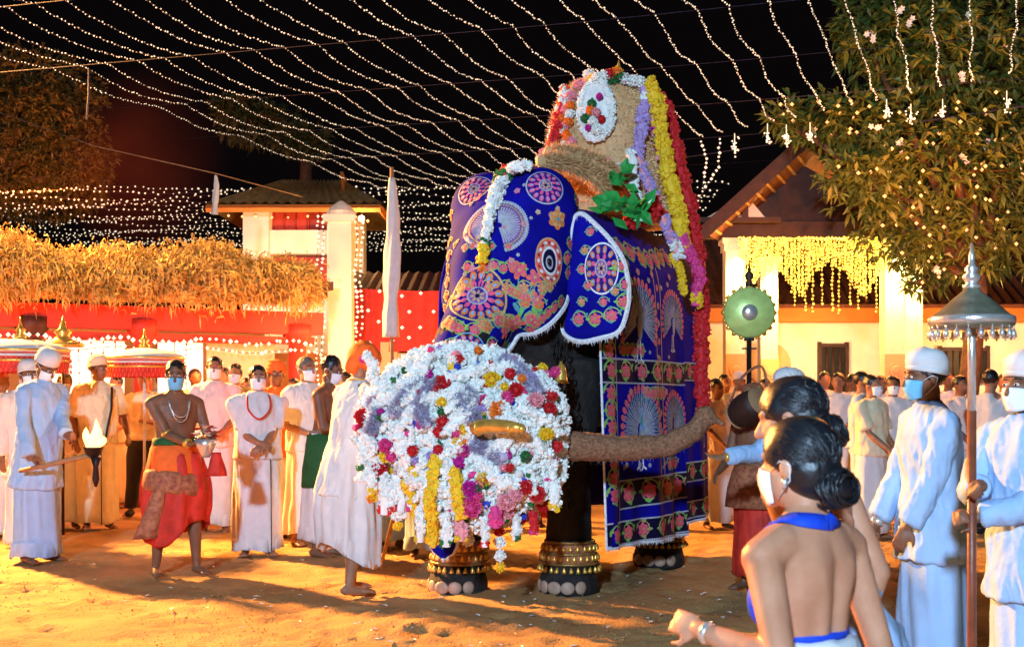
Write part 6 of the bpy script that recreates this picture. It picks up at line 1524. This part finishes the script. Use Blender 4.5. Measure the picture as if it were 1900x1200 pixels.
def flower_mass():
    rnd = random.Random(31)
    core = MB()
    for px, py, Y, rx, ry in ((860, 800, 7.85, .56, .42), (790, 770, 7.95, .36, .40), (960, 800, 7.75, .30, .42), (880, 900, 7.75, .40, .28), (860, 700, 7.95, .45, .17), (950, 880, 7.7, .28, .22), (730, 790, 8.05, .22, .32)):
        core.ell(W(px, py, Y), (rx * .88, .36, ry * .88), None, 16, 10)
    me = remesh(core, .03, 4); bv = bvh_of(me)
    t = thing('flower_garland_mass', 'great heap of white flower garlands with bright blossoms draped over the elephant face', 'garlands', tuple(W(860, 1000, 7.7)))
    me.materials.append(M('fl_white')); link('packed_blossoms', me, t)
    # white florets packed over the whole surface
    m = MB(); pts = [p for p in me.polygons if p.normal.y < .55]
    ws = [p.area for p in pts]
    for p in rnd.choices(pts, ws, k=3600):
        c = sum((me.vertices[i].co for i in p.vertices), Vector()) / len(p.vertices) + wpos(t); floret_into(m, c + p.normal * rnd.uniform(-.005, .05), rnd.uniform(.02, .034), rnd, 0 if rnd.random() < .97 else rnd.choice([FI['green'], FI['pink'], FI['yellow'], FI['blue']]), 9)
    o = m.build('white_florets', FMATS, t, smooth=False); o['kind'] = 'stuff'
    def at(px, py, lift=.03):
        h = pix(bv, px, py)
        if h: return h[0] + h[1] * (lift + .02)
        return W(px, py, 7.75)
    def path(pts, lift=.04): return [at(px, py, lift) for px, py in pts]
    # white ropes following the surface
    for pp in (((690, 760), (720, 700), (780, 672), (850, 662), (930, 672)), ((700, 860), (690, 800), (720, 750), (780, 720), (800, 690)), ((770, 860), (750, 800), (790, 750), (850, 740), (880, 790), (850, 830), (810, 850)), ((1000, 690), (1030, 760), (1040, 830), (1020, 890)), ((940, 800), (990, 820), (1010, 870), (990, 910)), ((880, 840), (930, 890), (980, 900)), ((840, 850), (850, 900), (840, 960)), ((735, 880), (745, 930), (740, 960)), ((830, 700), (900, 690), (960, 700), (1010, 740)), ((960, 760), (1000, 780), (1020, 800)), ((800, 880), (808, 930), (812, 965))):
        rope_part('white_rope', path(pp), .048, 'white', t, rnd)
    for q in range(22):                                           # more white ropes looped over the heap
        px = 690 + (q * 83) % 330; py = 680 + (q * 47) % 200; a = rnd.uniform(.6, 2.4); L = rnd.uniform(40, 75)
        rope_part('white_rope', [at(px + L * (u / 6 - .5) * math.cos(a) + 10 * math.sin(u), py + L * (u / 6 - .5) * math.sin(a) + 8 * math.sin(u * .5), .05) for u in range(7)], rnd.uniform(.034, .046), 'white', t, rnd)
    for pp, c in ((((780, 890), (776, 950), (800, 1005)), 'yellow'), (((822, 860), (815, 920), (806, 990), (800, 1010)), 'yellow'), (((850, 880), (858, 920), (862, 940)), 'yellow'), (((785, 860), (770, 900), (772, 950)), 'yellow')):
        q = [at(px, py, .07) if py < 960 else W(px, py, 7.55) for px, py in pp]; rope_part('yellow_rope', q, .042, c, t, rnd)
    for pp, r in ((((742, 770), (765, 735), (795, 715)), .05), (((800, 790), (785, 765), (800, 735), (820, 720)), .045), (((850, 745), (868, 770), (885, 785)), .06), (((875, 820), (915, 845), (940, 860)), .06), (((925, 680), (965, 705), (990, 740)), .04), (((705, 750), (712, 770), (700, 800)), .035), (((860, 735), (880, 760)), .05)):
        tinsel('tinsel_band', path(pp, .05), r, t, 'tinsel', 2200, .035, .0028)
    # coloured blossoms
    L = [(825, 720, .062, 'red'), (818, 738, .05, 'red'), (825, 755, .045, 'yellow'), (905, 705, .05, 'yellow'), (925, 718, .06, 'yellow'), (900, 690, .045, 'red'), (958, 735, .05, 'red'), (985, 750, .055, 'blush'), (1005, 765, .05, 'red'), (1008, 742, .045, 'red'), (895, 712, .04, 'red'), (935, 765, .068, 'orange'), (1000, 805, .05, 'yellow'), (950, 710, .04, 'red'),
         (672, 772, .055, 'red'), (690, 795, .05, 'red'), (703, 870, .062, 'red'), (735, 860, .05, 'yellow'), (727, 820, .05, 'pink'), (722, 835, .045, 'yellow'), (740, 838, .04, 'pink'), (825, 785, .045, 'red'), (818, 800, .04, 'red'), (823, 768, .035, 'green'), (775, 830, .04, 'red'), (778, 850, .03, 'green'),
         (858, 835, .05, 'pink'), (845, 842, .045, 'red'), (870, 828, .05, 'magenta'), (855, 870, .045, 'magenta'), (872, 905, .055, 'magenta'), (873, 930, .07, 'pink'), (880, 915, .045, 'pink'), (908, 890, .05, 'yellow'), (890, 898, .04, 'pink'), (943, 915, .06, 'blush'), (955, 905, .05, 'blush'), (940, 930, .05, 'blush'), (970, 895, .05, 'red'), (985, 905, .055, 'red'), (996, 920, .05, 'red'), (968, 955, .055, 'red'), (960, 940, .03, 'blue'), (985, 945, .045, 'white'), (990, 960, .05, 'white'),
         (790, 790, .035, 'magenta'), (1030, 690, .04, 'pink'), (1015, 705, .035, 'red'), (893, 655, .035, 'red'), (800, 650, .03, 'pink'), (765, 690, .03, 'green'), (762, 700, .035, 'green'), (868, 660, .035, 'green'), (885, 668, .03, 'orange'), (795, 690, .025, 'blue'), (850, 690, .025, 'blue'), (835, 696, .025, 'blue'), (1012, 850, .035, 'red'), (905, 772, .03, 'yellow'), (860, 800, .04, 'yellow'), (845, 860, .04, 'yellow'), (700, 885, .03, 'green'), (770, 672, .03, 'green'), (912, 780, .03, 'green'), (735, 930, .04, 'red'), (738, 955, .045, 'white'), (738, 975, .035, 'yellow'), (785, 975, .045, 'orange'), (778, 960, .04, 'orange'), (935, 885, .025, 'blue'), (820, 664, .03, 'lilac'), (720, 712, .03, 'green'), (1042, 800, .04, 'white'), (660, 815, .04, 'white'), (695, 690, .035, 'white')]
    for px, py, r, c in L:
        blossom(t, at(px, py, .045), r * .95, c, 'l' if r > .045 else 'm')
    for px, py, r, c in ((872, 975, .05, 'white'), (868, 1000, .045, 'white'), (878, 958, .045, 'white'), (925, 940, .04, 'white'), (928, 965, .04, 'white'), (925, 985, .035, 'red'), (927, 1005, .04, 'white'), (928, 1030, .038, 'white'), (928, 1052, .035, 'yellow'), (915, 960, .045, 'red')):
        blossom(t, W(px, py, 7.62), r, c, 'm')
    hang = [(690, 860, 50, 'white'), (712, 880, 65, 'white'), (760, 900, 40, 'white'), (835, 940, 50, 'white'), (858, 950, 30, 'blush'), (895, 945, 45, 'white'), (912, 930, 30, 'pink'), (950, 935, 40, 'white'), (1008, 890, 45, 'white'), (1028, 860, 40, 'white'), (980, 930, 35, 'red'), (670, 820, 45, 'white'), (795, 930, 55, 'white'), (725, 900, 40, 'white')]
    for q, (px, py, ln, col) in enumerate(hang):
        a = at(px, py, .05); z1 = a.z - ln / F * 7.6 * 1.15
        rope_part('hanging_rope', [a, Vector((a.x + .01, a.y - .03, a.z - (a.z - z1) * .4)), Vector((a.x + .005, a.y - .02, z1))], rnd.uniform(.028, .042), (lambda c_: (lambda u: FI[c_] if u < .8 else FI[['yellow', 'red', 'pink', 'green'][q % 4]]))(col), t, rnd)
    for q in range(70):
        px = 680 + (q * 97) % 355; py = 670 + (q * 59) % 260; blossom(t, at(px + rnd.uniform(-9, 9), py + rnd.uniform(-9, 9), .05), rnd.uniform(.022, .042), ['pink', 'red', 'yellow', 'blush', 'orange', 'magenta', 'lilac', 'green', 'red', 'white'][q % 10], 'm')
    c0 = W(928, 930, 7.62); MB().tube([c0, W(928, 1055, 7.62)], .008, 5).build('garland_thread', M('fl_white'), t)
    return t
flower_mass()

# forehead garland
def brow_garland():
    t = None
    pts = [(985, 305), (955, 310), (938, 330), (932, 345), (922, 370), (912, 400), (906, 430), (900, 460), (896, 490)]
    path = []
    for px, py in pts:
        h = pix(HCB, px, py); path.append(h[0] + h[1] * .04 if h else W(px, py, 8.35))
    t = thing('brow_garland', 'white garland with red and green bands hanging down the elephant forehead', 'garland', tuple(path[-1]))
    rnd = random.Random(3)
    def rr(i, j, r, c): rope_part('garland_section', path[i:j + 1], r, c, t, rnd)
    rr(0, 2, .04, 'white'); rr(2, 3, .062, lambda u: FI['red'] if u < .55 else FI['green']); rr(3, 4, .058, 'white'); rr(4, 5, .05, 'white'); rr(5, 6, .04, 'white'); rr(6, 7, .036, lambda u: FI['white'] if u < .7 else FI['green']); rr(7, 8, .042, 'yellow')
    tassel = MB()
    for k in range(60):
        a = random.random() * 6.28; p = path[-1]; tassel.add([p, p + Vector((.008, 0, 0)), p + Vector((math.cos(a) * .035, math.sin(a) * .03, -.06))], [(0, 1, 2)])
    tassel.build('tassel', M('fl_orange'), t, smooth=False)
brow_garland()

# ------------------------------------------------------------------ canopied casket on the back
def howdah():
    c = P_(-1.2, .1, 0); rnd = random.Random(17)
    base = 2.80
    t = thing('flower_howdah', 'domed casket canopy on the elephant back covered in tan fibre and flowers', 'howdah', (c.x, c.y, base))
    prof = [(.62, 2.80), (.60, 2.92), (.52, 3.08), (.485, 3.26), (.455, 3.45), (.425, 3.62), (.38, 3.78), (.30, 3.90), (.18, 3.955), (.02, 3.97)]
    def shape(th, r): # rounded square plan
        q = (abs(math.cos(th)) ** 2.5 + abs(math.sin(th)) ** 2.5) ** (-1 / 2.5); return r * q
    rings = []; n = 48
    fine = []
    for (r0, z0), (r1, z1) in zip(prof[:-1], prof[1:]):
        for k in range(3): fine.append((r0 + (r1 - r0) * k / 3, z0 + (z1 - z0) * k / 3))
    fine.append(prof[-1])
    for r, z in fine: rings.append([Vector((c.x, c.y, z)) + EH * shape(th, r) * math.cos(th) * .9 + EL * shape(th, r) * math.sin(th) for th in [2 * math.pi * j / n for j in range(n)]])
    m = MB(); m.ring_loft(rings); bv = m.bvh(); m.build('dome', M('fl_tan'), t)
    f = MB()                                                     # fibre pile
    for k in range(15000):
        i = rnd.randrange(len(rings) - 1); j = rnd.randrange(n); u, v = rnd.random(), rnd.random(); a, b, cc, d = rings[i][j], rings[i][(j + 1) % n], rings[i + 1][(j + 1) % n], rings[i + 1][j]
        p = a.lerp(b, u).lerp(d.lerp(cc, u), v); nr = (b - a).cross(d - a).normalized()
        if nr.dot(p - Vector((c.x, c.y, 3.3))) < 0: nr = -nr
        if nr.y > .6: continue
        dd = (nr + Vector((rnd.gauss(0, .6), rnd.gauss(0, .6), rnd.gauss(-.3, .6)))).normalized(); ln = rnd.uniform(.025, .06); s = dd.cross(Vector((rnd.gauss(0, 1), rnd.gauss(0, 1), rnd.gauss(0, 1)))).normalized() * .004
        f.add([p - s, p + s, p + dd * ln], [(0, 1, 2)])
    o = f.build('fibre_pile', mat('fibre', (.58, .34, .14), .85, scale=5, col2=(.88, .62, .34)), t, smooth=False); o['kind'] = 'stuff'
    # fibre skirt spilling onto the neck
    sk = [(1005, 300, 9.0), (1040, 300, 9.1), (1075, 310, 9.2), (1110, 335, 9.3), (1135, 365, 9.4)]
    tinsel('fibre_roll', [W(*q) for q in sk], .085, t, 'tan', 3000, .05, .004)
    tinsel('fibre_roll', [W(1020, 285, 9.25), W(1070, 290, 9.3), W(1120, 310, 9.35), W(1160, 345, 9.4)], .10, t, 'tan', 3000, .05, .004)
    def at(px, py, lift=.05):
        h = pix(bv, px, py); return h[0] + h[1] * lift if h else W(px, py, 9.75)
    # white oval panel with a posy
    ov = MB(); pts = []
    for i in range(9):
        for j in range(24):
            a = 2 * math.pi * j / 24; q = i / 8; pts.append(at(1110 + 26 * q * math.cos(a), 212 + 50 * q * math.sin(a), .06))
    ov.add(pts, [(i * 24 + j, i * 24 + (j + 1) % 24, (i + 1) * 24 + (j + 1) % 24, (i + 1) * 24 + j) for i in range(8) for j in range(24)]); ov.build('white_panel', M('fl_white'), t)
    rope_part('panel_edging', [at(1110 + 27 * math.cos(a), 212 + 52 * math.sin(a), .06) for a in [k * .35 for k in range(19)]], .035, 'white', t, rnd)
    for px, py, r, col in ((1106, 203, .04, 'green'), (1103, 213, .04, 'orange'), (1095, 228, .04, 'green'), (1112, 218, .04, 'blush'), (1108, 235, .045, 'white'), (1118, 190, .03, 'magenta'), (1115, 250, .05, 'white'), (1100, 245, .03, 'magenta'), (1122, 230, .035, 'red')): blossom(t, at(px, py, .1), r, col)
    # crest of flowers and gilt finial
    for k, (px, py, col) in enumerate(((1095, 150, 'white'), (1108, 145, 'white'), (1120, 141, 'white'), (1132, 138, 'red'), (1140, 147, 'yellow'), (1150, 142, 'green'), (1160, 146, 'white'), (1155, 156, 'red'), (1165, 158, 'red'), (1135, 155, 'green'), (1175, 150, 'white'), (1188, 152, 'white'), (1105, 155, 'yellow'), (1080, 165, 'blush'), (1065, 185, 'blush'), (1145, 135, 'orange'), (1190, 165, 'red'))): blossom(t, at(px, py, .05), .05, col)
    fp = W(1148, 142, 9.95); fn = MB(); fn.lathe(fp, [(.035, -.04), (.05, 0), (.03, .03), (.04, .05), (.018, .07), (.01, .1), (.003, .13)], 14); fn.build('finial', M('gold'), t)
    for q in range(34):
        a = q / 33; blossom(t, at(1020 + 165 * a, 292 + 40 * a ** 1.5 + rnd.uniform(-7, 7), .10), rnd.uniform(.03, .05), ['white', 'blush', 'white', 'orange', 'white', 'red', 'yellow'][q % 7])
    for q in range(16): blossom(t, at(1062 + rnd.uniform(-14, 10), 175 + q * 7, .06), rnd.uniform(.03, .045), ['orange', 'blush', 'white', 'orange'][q % 4])
    # left edge garland: white, red, white, and a red ribbon
    rope_part('side_rope', [at(1058, 170), at(1050, 200), at(1043, 230), at(1036, 262), at(1034, 285)], .05, lambda u: FI['red'] if .42 < u < .66 else FI['white'], t, rnd)
    rope_part('red_ribbon', [W(1034, 225, 9.75), W(1028, 250, 9.75), W(1021, 275, 9.7)], .04, 'red', t, rnd)
    rope_part('lilac_rope', [at(1195, 160), at(1190, 190), at(1186, 225), at(1183, 255), at(1178, 290)], .055, lambda u: FI['white'] if u < .25 else FI['lilac'], t, rnd)
    rope_part('magenta_rope', [at(1197, 205, .07), at(1203, 240, .07), at(1208, 270, .08), at(1212, 300, .08)], .045, lambda u: FI['magenta'] if int(u * 6) % 2 == 0 else FI['blush'], t, rnd)
    return t, at
HOW, hat_ = howdah()

def long_garland(name, label, pts, r, cols, **kw):
    path = [W(*p) for p in pts]; dense = []
    for i in range(len(path) - 1):
        p0, p1, p2, p3 = path[max(0, i - 1)], path[i], path[i + 1], path[min(len(path) - 1, i + 2)]
        for q in range(6):
            s = q / 6; dense.append(0.5 * ((2 * p1) + (p2 - p0) * s + (2 * p0 - 5 * p1 + 4 * p2 - p3) * s * s + (3 * p1 - p0 - 3 * p2 + p3) * s ** 3))
    dense.append(path[-1]); o = rope_part(name, dense, r, cols, None, random.Random(len(label)), **kw); tag(o, label, 'garland'); return o
long_garland('red_garland', 'long thick red flower garland hanging from the howdah down the blue cloth', [(1225, 175, 10.15), (1240, 215, 10.1), (1258, 290, 10.0), (1280, 380, 9.9), (1296, 470, 9.75), (1302, 560, 9.65), (1302, 660, 9.6), (1303, 755, 9.6)], .062, 'red', n=8)
long_garland('yellow_garland', 'thick yellow flower garland falling from the top of the howdah beside the red one', [(1200, 150, 9.75), (1214, 170, 9.75), (1228, 250, 9.7), (1242, 330, 9.65), (1262, 410, 9.6), (1275, 470, 9.52)], .068, lambda u: FI['yellow'], n=9)
long_garland('pink_garland', 'pink and white garland trailing below the yellow garland with green tips', [(1262, 440, 9.50), (1285, 480, 9.5), (1300, 510, 9.5), (1295, 540, 9.5), (1290, 568, 9.5)], .05, lambda u: FI['pink'] if u < .82 else FI['yellow'], n=9)
long_garland('lilac_garland', 'lilac garland over the blue back cloth ending in pink and white', [(1180, 285, 9.5), (1200, 330, 9.45), (1215, 370, 9.4), (1235, 415, 9.35), (1250, 450, 9.32), (1262, 480, 9.32)], .045, lambda u: FI['lilac'] if u < .42 else (FI['blush'] if u < .55 else (FI['red'] if u < .62 else (FI['lilac'] if u < .85 else FI['white']))))
long_garland('yellow_strand', 'thin yellow green garland hanging at the pink garland side', [(1245, 470, 9.35), (1262, 500, 9.35), (1268, 545, 9.4)], .035, lambda u: FI['yellow'])
long_garland('white_garland', 'white garland running from the howdah corner to the green leaves', [(1170, 280, 9.4), (1176, 320, 9.35), (1178, 355, 9.3), (1196, 395, 9.28)], .04, lambda u: FI['white'] if u < .6 else FI['white'])
long_garland('red_posy', 'rounded bunch of red flowers at the shoulder below the howdah', [(1165, 400, 9.2), (1185, 408, 9.2), (1205, 395, 9.22), (1212, 375, 9.25)], .075, 'red')
def leaf_bunch(label, pts, Y, n, ln):
    t = thing('leaf_bunch', label, 'leaves', tuple(W(*pts[0], Y))); rnd = random.Random(n)
    a, b = W(*pts[0], Y), W(*pts[1], Y - .1)
    for k in range(n):
        p = a.lerp(b, rnd.random()) + Vector((rnd.gauss(0, .03), rnd.gauss(0, .03), rnd.gauss(0, .03))); d = (b - a).normalized() * rnd.uniform(-.2, 1) + Vector((rnd.gauss(0, .5), -abs(rnd.gauss(0, .4)), rnd.gauss(0, .5))); d.normalize(); x = d.cross(Vector((rnd.gauss(0, .4), -1, rnd.gauss(0, .4)))).normalized() * ln * .28; q = p + d * ln * .5; m = MB()
        m.add([p, q + x, p + d * ln, q - x, q + Vector((0, -.02, -.01))], [(0, 1, 4), (1, 2, 4), (2, 3, 4), (3, 0, 4)]); m.build('leaf', mat('glossy_leaf', (.015, .20, .03), .3, scale=12, col2=(.04, .34, .07)), t, smooth=False)
leaf_bunch('bunch of glossy green leaves on the shoulder of the blue cloth', ((1118, 372), (1190, 398)), 9.15, 24, .17)
leaf_bunch('smaller green leaves wrapped with red flowers under the fibre skirt', ((1138, 318), (1170, 340)), 9.15, 14, .13)

# ------------------------------------------------------------------ tasselled red parasols on the left
def red_parasol(px, py, Y, w, label, pole_px, finial=False):
    c = W(px, py, Y); t = thing('tasselled_parasol', label, 'parasol', (c.x, c.y, 0))
    m = MB(); m.lathe(c, [(w, 0), (w * 1.02, .02), (w * .98, .05), (w * .75, .09), (w * .35, .125), (w * .05, .14)], 40); m.build('canopy', M('white_cloth'), t)
    for q in range(3): k = MB(); k.lathe(c + Vector((0, 0, .022 - .05 * q)), [(w * 1.015, -.012), (w * 1.035, 0), (w * 1.015, .012)], 40, cap=False); k.build('gold_braid', M(['gold', 'white_cloth', 'gold'][q]), t)
    k = MB(); k.lathe(c, [(w * 1.005, 0), (w * 1.0, -.10), (w * .96, -.19)], 40, cap=False); k.build('skirt', M('red_cloth'), t)
    ts = MB()
    for row in range(3):
        for i in range(64):
            a = 2 * math.pi * (i + .5 * row) / 64; p = c + Vector((w * 1.03 * math.cos(a), w * 1.03 * math.sin(a), -.045 - .055 * row)); ts.add([p, p + Vector((-math.sin(a) * .012, math.cos(a) * .012, 0)), p + Vector((0, 0, -.055)), p + Vector((math.cos(a) * .008, math.sin(a) * .008, -.03))], [(0, 1, 2), (1, 3, 2), (0, 3, 1)])
    o = ts.build('tassels', M('th_coral'), t, smooth=False); o['kind'] = 'stuff'
    MB().tube([(c.x, c.y, 0), (c.x, c.y, c.z + .1)], .016, 8).build('pole', M('white_cloth'), t)
    f = MB(); f.lathe(c + Vector((0, 0, .135)), [(.05, 0), (.06, .03), (.03, .06), (.05, .09), (.02, .12), (.012, .16), (.003, .22)], 14); f.build('finial', M('gold'), t)
red_parasol(38, 655, 12.0, .45, 'red tasselled parasol at the left edge beside the torch holder', 38)
red_parasol(268, 668, 13.8, .43, 'red tasselled parasol held up between the yellow cap and the red priest', 262)
def brass_standard():
    x, y = GX(117, 12.6), 12.6; z = CH - (640 - HZ) / F * y
    t = thing('brass_standard', 'brass tiered standard rising above the torch holder cap', 'standard', (x, y, 0)); MB().tube([(x, y, 0), (x, y, z)], .016, 7).build('pole', M('dark_wood'), t)
    MB().lathe((x, y, z), [(.20, -.02), (.21, 0), (.19, .02), (.10, .05), (.06, .1), (.09, .13), (.04, .17), (.02, .24), (.004, .30)], 24).build('crown_piece', M('gold'), t)
brass_standard()

# ------------------------------------------------------------------ the floodlights themselves, out of frame
def floodlight(at_, target, label, hd):
    p = Vector(at_); d = (Vector(target) - p).normalized(); t = thing('floodlight', label, 'floodlight', (p.x, p.y, 0)); q = p - d * .35
    MB().tube([(q.x, q.y, 0), (q.x, q.y, q.z)], .05, 8).build('mast', M('iron_dark'), t)
    MB().lathe(q, [(.06, -.12), (.10, -.1), (.19, .12), (.20, .14)], 18, axis=d).build('lamp_housing', M('iron_dark'), t)
floodlight(WARM_AT, (0, 9, 0), 'floodlight on a mast left of the leafy pavilion', 0)
floodlight(COOL_AT, (0, 9, 1), 'floodlight on a mast behind the viewer', 0)
